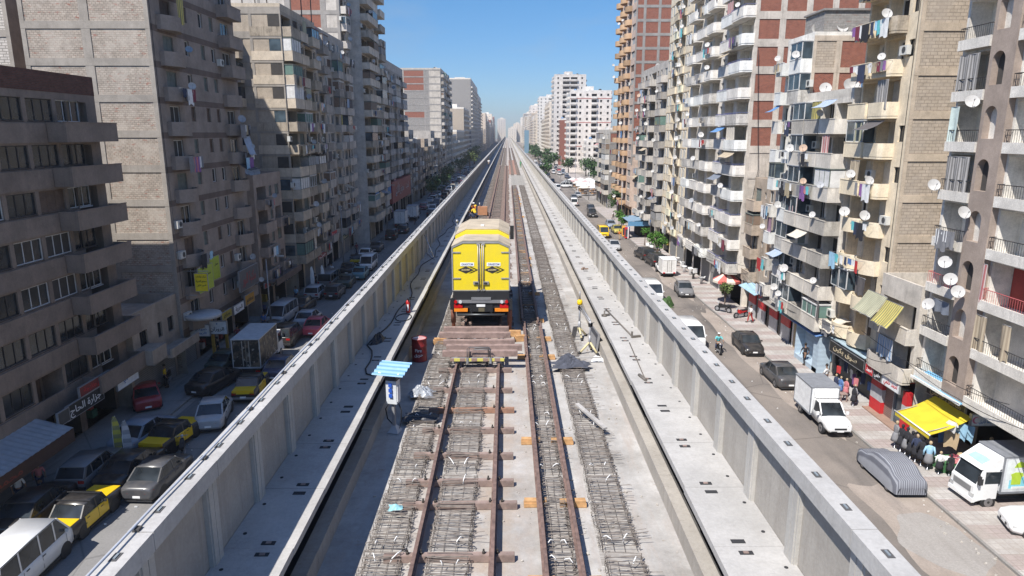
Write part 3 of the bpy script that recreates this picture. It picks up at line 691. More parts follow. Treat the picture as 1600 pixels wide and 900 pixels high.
for i, (x, y, rz) in enumerate(((-2.75, 27.2, 0.1), (0.35, 28.3, -0.1), (0.62, 27.6, 0.15), (-2.2, 28.6, 0.05))):
    mb = MB(); mb.obox((0, 0, 0.08), (0.55, 0.25, 0.16)); mb.obox((0.02, 0.02, 0.2), (0.5, 0.22, 0.07), 0.06)
    tag(mb.ob('timber_block', TIMBER, None, (x, y, SLAB+0.01), rz), ['orange timber packing left of the beam stack', 'orange timber packing under the right jack leg', 'orange timber packing right of the beam stack', 'orange timber packing under the left jack leg'][i], 'timber', 'timber packing at the truck')
# ---------------------------------------------------------------- fire drum, extinguisher, socket post
dr = thing('fire_drum', 'dark red steel drum lettered Fire standing on the shaded slab', 'drum', (-3.33, 25.1, SLAB))
DRUM = flat('worn_red_drum', (0.24, 0.022, 0.022), 0.5, 0, 0.3, 3)
mb = MB(); mb.lathe((0, 0, 0), [(0.28, 0), (0.295, 0.02), (0.285, 0.05), (0.285, 0.28), (0.298, 0.31), (0.285, 0.34), (0.285, 0.58), (0.298, 0.61), (0.285, 0.64), (0.285, 0.86), (0.297, 0.88), (0.297, 0.9), (0.27, 0.9), (0.27, 0.87)], 0, 26); mb.ob('barrel', DRUM, dr)
mb = MB(); mb.lathe((0, 0, 0.868), [(0.268, 0), (0.268, 0.012)], 0, 26); mb.obox((-0.12, 0.05, 0.9), (0.2, 0.05, 0.03), 0.2, 1); mb.ob('lid', [flat('pale_pink_lid', (0.5, 0.30, 0.29), 0.6), WHITE], dr)
LT = flat('white_lettering', (0.75, 0.72, 0.72), 0.6)
o = lettering('Fire', 0.17, LT, dr, (0.0, -0.302, 0.47)); o.name = 'lettering'
o = lettering(arabic('حريق'), 0.17, LT, dr, (0.0, -0.302, 0.30))
def bend(o):
    me = o.data.copy(); o.data = me
    for v in me.vertices:
        a = v.co.x/0.302; v.co.z += 0.302*(math.cos(a)-1) + 0.004; v.co.x = 0.302*math.sin(a)
for ch in list(dr.children):
    if ch.name.startswith('lettering'): bend(ch)
ex = thing('fire_extinguisher', 'small red fire extinguisher on the edge of the left walkway', 'extinguisher', (-3.93, 26.6, WALK))
mb = MB(); mb.lathe((0, 0, 0), [(0.08, 0), (0.085, 0.02), (0.085, 0.42), (0.06, 0.49), (0.03, 0.52)], 0, 14); mb.ob('cylinder', RED, ex)
mb = MB(); mb.lathe((0, 0, 0.52), [(0.03, 0), (0.03, 0.05)], 0, 8); mb.box(-0.02, 0.02, -0.13, 0.03, 0.56, 0.6); mb.ob('valve', CHAS, ex)
mb = MB(); mb.tube([(0.03, 0, 0.55), (0.10, 0, 0.5), (0.10, -0.02, 0.25)], 0.015); mb.ob('hose', BLACK, ex)
mb = MB(); mb.box(-0.03, 0.035, -0.088, -0.08, 0.1, 0.36); mb.ob('label_sticker', WHITE, ex)
sp = thing('socket_post', 'white power socket post under a sloping blue corrugated roof', 'power post', (-3.25, 18.6, SLAB), -0.25)
mb = MB(); mb.obox((0, 0, 0.6), (0.08, 0.08, 1.2)); mb.ob('post', GREYM, sp)
mb = MB(); mb.rings([[(-0.17, -0.15, 0.02), (0.17, -0.15, 0.02), (0.17, 0.2, 0.02), (-0.17, 0.2, 0.02)], [(-0.1, -0.1, 0.12), (0.12, -0.1, 0.12), (0.12, 0.12, 0.12), (-0.1, 0.1, 0.12)], [(-0.06, -0.06, 0.22), (0.06, -0.06, 0.22), (0.06, 0.06, 0.22), (-0.06, 0.06, 0.22)]]); mb.ob('base_wrap', flat('grey_plastic_wrap', (0.45, 0.46, 0.48), 0.4), sp)
mb = MB(); mb.box(-0.16, 0.16, -0.12, 0.14, 0.92, 1.62); bx = mb.ob('cabinet', flat('pale_grey_enamel', (0.62, 0.64, 0.65), 0.4), sp)
mb = MB(); mb.box(-0.165, 0.165, -0.125, 0.145, 1.62, 1.80); mb.ob('cable_hood', flat('dark_hood', (0.06, 0.06, 0.065), 0.6), sp)
for i in range(3):
    mb = MB(); z = 1.50-0.16*i; mb.box(-0.06, 0.04, -0.17, -0.12, z-0.05, z+0.05); mb.ob('blue_socket', flat('blue_plastic', (0.03, 0.10, 0.45), 0.4), bx)
mb = MB(); mb.box(0.165, 0.19, -0.1, 0.1, 1.0, 1.45); mb.ob('side_flap', WHITE, bx)
mb = MB(); nn = 33; g = []
for j in range(2):
    g.append([(-0.47+0.94*j, -0.36+0.72*i/(nn-1), 1.86+0.19*i/(nn-1)+0.028*math.sin(i*2*PI/8)) for i in range(nn)])
mb.sheet(g); mb.sheet([[(p[0], p[1], p[2]-0.008) for p in q] for q in g]); mb.ob('roof_sheet', flat('sky_blue_corrugated', (0.15, 0.32, 0.50), 0.5, 0, 0.12, 4), sp)
for s in (-1, 1):
    mb = MB(); mb.tube([(s*0.14, -0.1, 1.75), (s*0.3, -0.25, 1.9)], 0.02); mb.tube([(s*0.14, 0.1, 1.75), (s*0.2, 0.25, 2.0)], 0.02); mb.ob('strut', WHITE, sp)
mb = MB(); mb.tube([(-0.1, 0.05, 0.95), (-0.25, 0.0, 0.7), (-0.2, 0, 0.4), (-0.05, 0, 0.25)], 0.018); mb.tube([(0.12, 0.05, 0.95), (0.24, 0.0, 0.7), (0.22, 0, 0.35), (0.1, 0.1, 0.02)], 0.018); mb.ob('cable', BLACK, sp)
# ---------------------------------------------------------------- loose things on the deck
def cloth(name, label, cat, loc, rx, ry, h, m, seed, group=None, rz=0, n=22):
    r = random.Random(seed); mb = MB(); g = []; ph = [r.uniform(0, 6) for _ in range(8)]
    for i in range(n+1):
        row = []
        for j in range(n+1):
            u, v = i/n*2-1, j/n*2-1; rad = min(1, math.hypot(u, v)*0.95)
            e = 1+0.16*math.sin(3*math.atan2(v, u)+ph[0])+0.07*math.sin(7*math.atan2(v, u)+ph[1])
            z = h*(1-rad**2)*(0.5+0.3*math.sin(4*u+ph[2])*math.sin(3*v+ph[3])+0.26*abs(math.sin(6*u+5*v+ph[4]))+0.16*abs(math.sin(9*v-7*u+ph[5])))
            row.append((u*rx*e, v*ry*e, max(0.004, z)))
        g.append(row)
    mb.sheet(g, 0, False); return tag(mb.ob(name, m, None, loc, rz), label, cat, group)
NAVY = flat('dark_grey_cloth', (0.07, 0.075, 0.095), 0.95, 0, 0.3, 3)
cloth('tarpaulin', 'crumpled dark grey cloth lying across the right rebar strip', 'cloth', (2.35, 24.0, SLAB+0.17), 0.66, 0.36, 0.42, NAVY, 4)
cloth('plastic_sheet', 'crumpled grey plastic sheeting by the left rebar strip', 'sheeting', (-2.75, 21.3, SLAB+0.12), 0.4, 0.35, 0.3, flat('grey_plastic', (0.28, 0.30, 0.33), 0.35, 0, 0.3, 5), 6)
cloth('plastic_bag', 'white bag beside the tripod stands', 'bag', (3.5, 25.0, SLAB), 0.22, 0.16, 0.25, WHITE, 9, n=10)
cloth('plastic_bag', 'black sheet sagging over the outer left rebar cages', 'bag', (-2.6, 19.4, SLAB+0.13), 0.5, 0.32, 0.12, flat('black_sheet', (0.035, 0.035, 0.04), 0.4), 11, n=14)
cloth('plastic_bag', 'scrap of pale blue plastic on the left rebar', 'bag', (-2.5, 14.1, SLAB+0.2), 0.15, 0.12, 0.1, flat('pale_blue_plastic', (0.25, 0.50, 0.55), 0.5), 13, n=8)
mb = MB(); mb.obox((0, 0, 0.3), (0.13, 1.65, 0.06), 0, 0, 0.08); tag(mb.ob('plank', flat('grey_plank', (0.38, 0.36, 0.34), 0.85, 0, 0.2, 4), None, (2.52, 19.0, SLAB+0.02), 0.42), 'loose grey plank leaning across the right rebar strip', 'plank')
mb = MB(); mb.box(-0.85, 0.85, -0.03, 0.03, 0, 0.05); tag(mb.ob('straightedge', CONC, None, (2.75, 24.7, SLAB+0.2), 0.01), 'thin pale straightedge laid across the right strip by the grey cloth', 'straightedge')
STICK = flat('dark_iron_bar', (0.13, 0.115, 0.10), 0.7)
for i, (a, b2, lab) in enumerate((((4.05, 27.0), (4.45, 23.1), 'long iron bar with a hook end on the right walkway'), ((4.22, 22.4), (4.05, 18.7), 'thin iron rod lying on the right walkway'), ((3.95, 19.2), (4.06, 18.75), 'short dark offcut on the right walkway'))):
    mb = MB(); mb.tube([(a[0], a[1], WALK+0.03), (b2[0], b2[1], WALK+0.03)], 0.03 if i == 0 else 0.018 if i == 1 else 0.05)
    if i == 0: mb.obox((b2[0]+0.12, b2[1], WALK+0.04), (0.35, 0.08, 0.07), 0.3); mb.obox((b2[0]-0.02, b2[1], WALK+0.12), (0.06, 0.06, 0.2))
    tag(mb.ob('iron_bar', STICK), lab, 'bar')
mb = MB(); mb.lathe((0, 0, 0), [(0.12, 0), (0.10, 0.06), (0.03, 0.1), (0.03, 0.22), (0.0, 0.24)], 0, 8); mb.obox((0.05, 0, 0.06), (0.34, 0.08, 0.05), 0.4); tag(mb.ob('clamp', STICK, None, (3.86, 26.0, WALK)), 'small iron clamp standing on the right walkway', 'clamp')
mb = MB(); mb.obox((0, 0, 0.035), (0.1, 0.45, 0.07)); mb.obox((0.14, 0.03, 0.03), (0.28, 0.06, 0.05), 0.2); tag(mb.ob('wood_offcut', flat('brown_offcut', (0.22, 0.15, 0.11), 0.85), None, (4.05, 35.6, WALK), -0.35), 'small brown offcut further along the right walkway', 'offcut')
# tripod stands carrying a small yellow unit
def stand(loc, rz, h, label):
    s = thing('tripod_stand', label, 'stand', loc, rz, 'tripod stands')
    mb = MB(); mb.tube([(0, 0, 0.25), (0, 0, h)], 0.04); mb.tube([(0, 0, 0.3), (0, 0, 0.75)], 0.06); mb.ob('column', GREYM, s)
    for k in range(3):
        a = k*2*PI/3+0.4; mb = MB(); mb.tube([(0, 0, 0.48), (0.42*math.cos(a), 0.42*math.sin(a), 0.05)], 0.045); l = mb.ob('leg', flat('pale_yellow_leg', (0.60, 0.52, 0.30), 0.6), s)
        mb = MB(); mb.tube([(0.38*math.cos(a), 0.38*math.sin(a), 0.10), (0.46*math.cos(a), 0.46*math.sin(a), 0.01)], 0.055); mb.ob('foot', BLACK, l)
    mb = MB(); mb.box(-0.05, 0.09, -0.06, 0.06, h-0.25, h-0.1); mb.ob('winch', CHAS, s)
    return s
stand((3.1, 28.0, SLAB), 0.3, 1.5, 'tripod stand with yellow unit on top beside the right kerb')
stand((3.30, 25.9, SLAB), 0.9, 1.35, 'plain tripod stand nearest the white bag')
fb = thing('lifting_unit', 'small yellow and grey unit on a bar across the tripod stands', 'tool', (3.1, 28.0, SLAB+1.5))
mb = MB(); mb.lathe((0, 0, -0.03), [(0.10, 0), (0.115, 0.05), (0.115, 0.17), (0.07, 0.21), (0, 0.22)], 0, 10); mb.ob('motor', YEL, fb)
mb = MB(); mb.tube([(0, 0, 0.2), (0, 0, 0.55)], 0.03); mb.ob('stem', GREYM, fb)
mb = MB(); mb.tube([(0, 0, -0.05), (0.20, -2.1, -0.15)], 0.035); mb.tube([(0, 0, -0.2), (0.20, -2.1, -0.25)], 0.03); mb.ob('crossbar', GREYM, fb)
mb = MB(); mb.obox((0, 0, 0.35), (0.05, 1.3, 0.7), 0.1, 0, 0, 0.15); tag(mb.ob('metal_sheet', GREYM, None, (3.60, 26.7, SLAB+0.02)), 'grey panel leaning on the right kerb behind the tripods', 'sheet')
mb = MB(); mb.obox((0, 0, 0.32), (0.2, 0.05, 0.75), 0.2, 0, 0.5); tag(mb.ob('grey_board', flat('grey_brown_board', (0.30, 0.28, 0.26), 0.8), None, (2.85, 27.6, SLAB+0.05)), 'grey board propped against the tripod stand', 'board')
# hose, pipe and rope along the left side
r = random.Random(8)
mb = MB(); pts = [(-3.75, 19.4, WALK+0.03), (-3.95, 19.2, WALK+0.03), (-4.15, 19.35, WALK+0.03), (-4.27, 19.8, WALK+0.03), (-4.25, 20.4, WALK+0.03), (-4.3, 21.0, WALK+0.03), (-4.42, 21.6, WALK+0.03)]
for k in range(56): y = 22.2+k*0.7; pts.append((-4.42+0.18*math.sin(y*0.5)+0.1*math.sin(y*1.3+1), y, WALK+0.03))
mb.tube(pts, 0.022, 0, 5); tag(mb.ob('hose', BLACK), 'black hose snaking along the shaded left walkway', 'hose')
mb = MB(); mb.tube([(-4.0+0.3*math.cos(a*0.5), 25.8+0.55*math.sin(a*0.5), WALK+0.02) for a in range(14)], 0.018, 0, 5); tag(mb.ob('hose_coil', BLACK), 'loop of black hose beside the fire extinguisher', 'hose')
cloth('cable_heap', 'tangled black cable heap on the left walkway', 'cable', (-4.45, 22.8, WALK), 0.2, 0.5, 0.3, flat('black_cable', (0.03, 0.03, 0.035), 0.6), 21, n=14)
mb = MB(); pts = [(-4.90+0.02*math.sin(k*1.7), 4+k*1.6, COP+0.06+0.015*math.sin(k)) for k in range(70)]; mb.tube(pts, 0.017, 0, 6)
PIPE = flat('grey_blue_conduit', (0.33, 0.36, 0.42), 0.6); cd = thing('coping_pipe', 'thin grey pipe clipped along the top of the left coping', 'pipe', (0, 0, 0)); mb.ob('pipe', PIPE, cd)
for k in range(40):
    mb = MB(); mb.box(-4.94, -4.85, 6.2+k*2.05-0.05, 6.2+k*2.05+0.05, COP-0.01, COP+0.04); mb.ob('clip', flat('dark_clip', (0.07, 0.065, 0.06), 0.7), cd)
mb = MB(); mb.tube([(-4.75, 40.3, WALK+0.02), (-4.1, 38.4, WALK+0.02)], 0.03); mb.tube([(-4.74, 39.3, WALK+1.3), (-4.15, 38.7, WALK+0.02)], 0.03); tag(mb.ob('prop_pole', CHROME), 'pale metal props leaning on the left parapet wall', 'pole')
# ================================================================ vehicles
PAINTS = {}
def body_paint(k):
    P = {'black': (0.012, 0.012, 0.014), 'charcoal': (0.055, 0.058, 0.065), 'grey': (0.16, 0.165, 0.175), 'silver': (0.42, 0.43, 0.45), 'white': (0.78, 0.78, 0.77),
         'blue-grey': (0.24, 0.29, 0.36), 'red': (0.35, 0.025, 0.03), 'dark green': (0.035, 0.06, 0.05), 'taxi': (0.80, 0.52, 0.008), 'beige': (0.5, 0.44, 0.34), 'teal': (0.10, 0.25, 0.30), 'olive': (0.42, 0.36, 0.06), 'dark blue': (0.03, 0.045, 0.10), 'pink-red': (0.55, 0.06, 0.10)}
    return paint('car_paint_'+k.replace('-', '_').replace(' ', '_'), P[k], 0.3, 0.12 if k in ('white', 'taxi') else 0.3)
TRIMB = flat('black_trim', (0.03, 0.03, 0.032), 0.6)
CG = glass('car_glass', (0.022, 0.027, 0.032), 0.08)
LENS = flat('lamp_lens', (0.55, 0.56, 0.56), 0.15, 0.3)
SEAT = flat('dim_seats', (0.05, 0.05, 0.05), 0.9)
def wheel(parent, x, y, r, w, sg):
    mb = MB(); mb.cylx(x-w/2, x+w/2, y, r, r, 0, 18); t = mb.ob('wheel', BLACK, parent)
    mb = MB(); xo = x+sg*w/2
    mb.cylx(xo-0.01, xo+0.008, y, r, r*0.64, 0, 12); mb.cylx(xo, xo+sg*0.014, y, r, r*0.2, 1, 8)
    mb.ob('rim', [flat('alloy_rim', (0.30, 0.30, 0.31), 0.35, 0.7), TRIMB], t)
def body_rings(st):
    R = []
    for y, w, zl, zb, cr in st:       # y, half width, low z, belt z, crown added at the middle
        R.append([(-w*0.90, y, zl), (-w*0.99, y, zl+0.13), (-w, y, (zl+zb)/2+0.05), (-w*0.975, y, zb-0.07), (-w*0.88, y, zb), (-w*0.45, y, zb+cr), (w*0.45, y, zb+cr),
                  (w*0.88, y, zb), (w*0.975, y, zb-0.07), (w, y, (zl+zb)/2+0.05), (w*0.99, y, zl+0.13), (w*0.90, y, zl)])
    return R
def car(name, label, kind, col, loc, rz, group, style='sedan', L=4.4, W=1.72, H=1.44):
    """forward is +Y"""
    t = thing(name, label, kind, loc, rz, group)
    B = body_paint(col); hw = W/2; f = L/2; wr = 0.31
    if style in ('sedan', 'sport'):
        st = [(-f, hw*0.80, 0.42, 0.80, 0.02), (-f+0.08, hw*0.93, 0.28, 0.93, 0.03), (-f+0.55, hw, 0.22, 0.98, 0.03), (-f+1.2, hw, 0.20, 0.95, 0.02), (0.35*f, hw, 0.20, 0.93, 0.02), (f-1.15, hw*0.99, 0.20, 0.93, 0.03), (f-0.5, hw*0.97, 0.22, 0.84, 0.05), (f-0.12, hw*0.88, 0.26, 0.72, 0.04), (f, hw*0.72, 0.36, 0.60, 0.01)]
        cab = [(-f+0.62, 0.96), (-f+1.28, H-0.03), (-0.2, H), (0.42, H-0.02), (f-1.12, 0.95)]
    elif style == 'boxy':
        st = [(-f, hw*0.94, 0.36, 0.92, 0.0), (-f+0.05, hw*0.97, 0.26, 0.95, 0.01), (-f+0.9, hw, 0.22, 0.97, 0.01), (0, hw, 0.22, 0.95, 0.01), (f-1.2, hw, 0.22, 0.94, 0.02), (f-0.08, hw*0.96, 0.26, 0.86, 0.02), (f, hw*0.92, 0.36, 0.80, 0.0)]
        cab = [(-f+0.86, 0.96), (-f+1.28, H-0.02), (-0.2, H), (0.48, H-0.02), (f-1.28, 0.94)]
    elif style == 'wagon':
        st = [(-f, hw*0.92, 0.36, 0.92, 0.0), (-f+0.06, hw*0.96, 0.26, 0.94, 0.01), (-f+0.9, hw, 0.22, 0.95, 0.01), (0, hw, 0.22, 0.94, 0.01), (f-1.15, hw, 0.22, 0.93, 0.02), (f-0.1, hw*0.94, 0.26, 0.82, 0.03), (f, hw*0.88, 0.36, 0.72, 0.0)]
        cab = [(-f+0.04, 0.94), (-f+0.38, H-0.03), (-0.5, H), (0.35, H-0.02), (f-1.2, 0.94)]
    elif style == 'van':
        st = [(-f, hw*0.94, 0.40, 1.10, 0), (-f+0.05, hw*0.98, 0.28, 1.12, 0), (0, hw, 0.26, 1.12, 0), (f-0.35, hw*0.98, 0.26, 1.10, 0.01), (f-0.08, hw*0.93, 0.28, 1.0, 0.02), (f, hw*0.86, 0.36, 0.85, 0.0)]
        cab = [(-f+0.02, 1.12), (-f+0.16, H-0.06), (-0.3, H), (f-0.95, H-0.03), (f-0.25, 1.10)]
    elif style == 'jeep':
        st = [(-f, hw*0.94, 0.45, 1.05, 0), (-f+0.05, hw*0.98, 0.34, 1.08, 0), (0, hw, 0.32, 1.08, 0), (f-1.1, hw, 0.32, 1.06, 0.02), (f-0.1, hw*0.95, 0.34, 0.98, 0.02), (f, hw*0.9, 0.42, 0.85, 0)]
        cab = [(-f+0.04, 1.08), (-f+0.22, H-0.03), (-0.4, H), (0.3, H-0.02), (f-1.3, 1.06)]
    mb = MB(); mb.rings(body_rings(st), 0, True, True, True)
    body = mb.ob('body', B, t)
    tw = 0.80 if style in ('sedan', 'sport') else 0.86 if style != 'van' else 0.90
    zb = cab[0][1]
    def cx(i):
        y, z = cab[i]; k = (z-zb)/(H-zb); return hw*(0.93*(1-k)+tw*k)
    G = MB(); R = []
    for i, (y, z) in enumerate(cab):
        w = cx(i); lo = min(c[1] for c in cab)-0.03
        R.append([(-hw*0.93, y, lo), (-w, y, z), (w, y, z), (hw*0.93, y, lo)])
    G.rings(R, 0, True, True, False); G.ob('windows', CG, t)
    # roof panel and pillars stand just proud of the glass
    mb = MB(); top = [c for c in cab[1:4]]
    R = []
    for y, z in top:
        w = hw*tw+0.012; R.append([(-w, y, z-0.03), (-w*0.93, y, z+0.018), (0, y, z+0.035), (w*0.93, y, z+0.018), (w, y, z-0.03)])
    mb.rings(R, 0, True, True, True)
    for s in (-1, 1):
        def P(y, z):
            k = max(0, min(1, (z-zb)/(H-zb))); return Vector((s*(hw*(0.93*(1-k)+tw*k)+0.012), y, z))
        def strip(y0, z0, y1, z1, w):
            a, b_ = P(y0, z0), P(y1, z1); mb.quad(a+Vector((0, -w, 0)), a+Vector((0, w, 0)), b_+Vector((0, w, 0)), b_+Vector((0, -w, 0)))
            d = Vector((s*-0.09, 0, 0)); 
        strip(cab[0][0]+0.06, cab[0][1], cab[1][0]+0.04, cab[1][1], 0.09 if style != 'van' else 0.12)
        strip(cab[4][0]-0.05, cab[4][1], cab[3][0]-0.02, cab[3][1], 0.05)
        n = {'sedan': [0.0], 'sport': [0.05], 'boxy': [-0.05], 'wagon': [-0.25, -1.2], 'van': [-1.05, 0.15, 1.1], 'jeep': [-0.25, -1.2]}[style]
        for y in n: strip(y, zb-0.02, y-0.02, H-0.03, 0.045)
        for e in (0, 1):
            a, b_ = cab[0 if e == 0 else 4], cab[1 if e == 0 else 3]
            mb.hexa([Vector((s*hw*0.93, a[0], a[1])), Vector((s*hw*0.86, a[0], a[1])), Vector((s*(hw*tw-0.06), b_[0], b_[1])), Vector((s*hw*tw, b_[0], b_[1]))] +
                    [Vector((s*hw*0.945, a[0]+(0.012 if e else -0.012), a[1]+0.012)), Vector((s*hw*0.86, a[0]+(0.012 if e else -0.012), a[1]+0.012)), Vector((s*(hw*tw-0.06), b_[0]+(0.012 if e else -0.012), b_[1]+0.014)), Vector((s*(hw*tw+0.01), b_[0]+(0.012 if e else -0.012), b_[1]+0.014))])
    mb.ob('roof', B, t)
    # arches, sills, bumpers, lamps, plates, mirrors, handles
    ya, yb = -f+0.92 if style not in ('van',) else -f+0.95, f-0.85 if style != 'van' else f-0.75
    mb = MB()
    for s in (-1, 1):
        for y in (ya, yb): mb.cylx(s*(hw-0.2), s*(hw+0.004), y, wr+0.01, wr+0.055, 0, 18)
        mb.box(s*(hw-0.05), s*(hw-0.004), ya+0.4, yb-0.4, 0.19, 0.30)
    mb.box(-hw*0.8, hw*0.8, -f+0.1, f-0.1, 0.16, 0.3)
    mb.ob('underbody', TRIMB, t)
    for s in (-1, 1):
        for y in (ya, yb): wheel(t, s*(hw-0.105), y, wr, 0.2, s)
    zf, zr = st[-1][3]-0.04, st[0][3]-0.06
    for s in (-1, 1):
        mb = MB()
        if style in ('boxy', 'wagon', 'jeep'): mb.box(s*hw*0.5, s*hw*0.86, f-0.06, f+0.012, zf-0.17, zf-0.02)
        else: mb.hexa([(s*hw*0.48, f-0.12, zf-0.13), (s*hw*0.90, f-0.30, zf-0.10), (s*hw*0.92, f-0.36, zf+0.02), (s*hw*0.50, f-0.16, zf-0.01), (s*hw*0.48, f+0.008, zf-0.12), (s*hw*0.86, f-0.10, zf-0.09), (s*hw*0.90, f-0.12, zf+0.06), (s*hw*0.50, f-0.02, zf+0.02)])
        mb.ob('headlight', LENS, t)
        mb = MB()
        if style == 'van': mb.box(s*hw*0.72, s*hw*0.93, -f-0.012, -f+0.05, 0.7, 1.02)
        elif style in ('boxy', 'wagon', 'jeep'): mb.box(s*hw*0.55, s*hw*0.92, -f-0.012, -f+0.05, zr-0.18, zr-0.02)
        else: mb.hexa([(s*hw*0.5, -f-0.006, zr-0.10), (s*hw*0.87, -f+0.06, zr-0.10), (s*hw*0.93, -f+0.2, zr-0.08), (s*hw*0.5, -f+0.1, zr-0.10), (s*hw*0.5, -f+0.035, zr+0.07), (s*hw*0.88, -f+0.06, zr+0.09), (s*hw*0.94, -f+0.2, zr+0.09), (s*hw*0.5, -f+0.14, zr+0.08)])
        mb.ob('tail_light', flat('tail_lamp_red', (0.33, 0.015, 0.015), 0.25), t)
        mb = MB(); mb.obox((s*(hw+0.06), cab[4][0]-0.35, zb+0.06), (0.16, 0.08, 0.11)); mb.ob('wing_mirror', B if style != 'boxy' else TRIMB, t)
    mb = MB(); mb.box(-hw*0.42, hw*0.42, f-0.05, f+0.006, zf-0.17, zf-0.05); mb.box(-hw*0.7, hw*0.7, f-0.1, f+0.004 if style in ('boxy', 'van') else f-0.02, 0.33, 0.45); mb.ob('grille', TRIMB, t)
    if style in ('boxy', 'wagon', 'van', 'jeep'):
        for e in (1, -1):
            mb = MB(); mb.box(-hw*0.96, hw*0.96, e*(f-0.02), e*(f+0.07), 0.38, 0.52); mb.ob('bumper', GREYM if style == 'boxy' else TRIMB, t)
    for e in (1, -1):
        mb = MB(); o = f+(0.08 if style in ('boxy', 'wagon', 'van', 'jeep') else 0.012)
        zz = 0.40 if e > 0 else (zr-0.32 if style in ('sedan', 'sport') else 0.47)
        mb.box(-0.19, 0.19, e*(o-0.06), e*(o+0.006), zz, zz+0.11); mb.ob('number_plate', WHITE, t)
    mb = MB()
    for s in (-1, 1):
        for y in (0.25, -0.75): mb.box(s*hw*0.97, s*(hw*0.97+0.035), y-0.09, y+0.09, zb-0.17, zb-0.135)
        for y in (cab[4][0]-0.35, 0.0 if style != 'van' else 0.15, -1.0):
            mb.box(s*(hw*0.99), s*(hw*0.99+0.005), y-0.008, y+0.008, 0.42, zb-0.1)
    mb.ob('door_lines', TRIMB, t)
    return t
def taxi(label, loc, rz, group):
    t = car('taxi', label, 'taxi', 'black', loc, rz, group, 'boxy', 4.05, 1.62, 1.42)
    Y = body_paint('taxi'); f, hw = 4.05/2, 0.81
    mb = MB(); mb.hexa([(-hw*0.84, f-1.2, 0.935), (hw*0.84, f-1.2, 0.935), (hw*0.82, f-0.04, 0.85), (-hw*0.82, f-0.04, 0.85), (-hw*0.84, f-1.2, 0.985), (hw*0.84, f-1.2, 0.985), (hw*0.82, f-0.04, 0.90), (-hw*0.82, f-0.04, 0.90)]); mb.ob('bonnet', Y, t)
    mb = MB(); mb.box(-hw*0.86, hw*0.86, -f-0.008, -f+0.84, 0.94, 0.99); mb.box(-hw*0.9, hw*0.9, -f-0.012, -f+0.03, 0.74, 0.97); mb.ob('boot_lid', Y, t)
    for s in (-1, 1):
        for y0, y1 in ((-0.95, -0.03), (0.0, 0.72)):
            mb = MB(); mb.hexa([(s*(hw-0.02), y0, 0.36), (s*(hw-0.02), y1, 0.36), (s*(hw-0.04), y1, 0.93), (s*(hw-0.04), y0, 0.93), (s*(hw+0.012), y0, 0.36), (s*(hw+0.012), y1, 0.36), (s*(hw-0.008), y1, 0.90), (s*(hw-0.008), y0, 0.90)]); mb.ob('door', Y, t)
    mb = MB(); mb.box(-0.8, 0.8, -0.5, -0.45, 1.46, 1.49); mb.box(-0.8, 0.8, 0.25, 0.3, 1.46, 1.49)
    mb.ob('roof_rack', TRIMB, t)
    return t
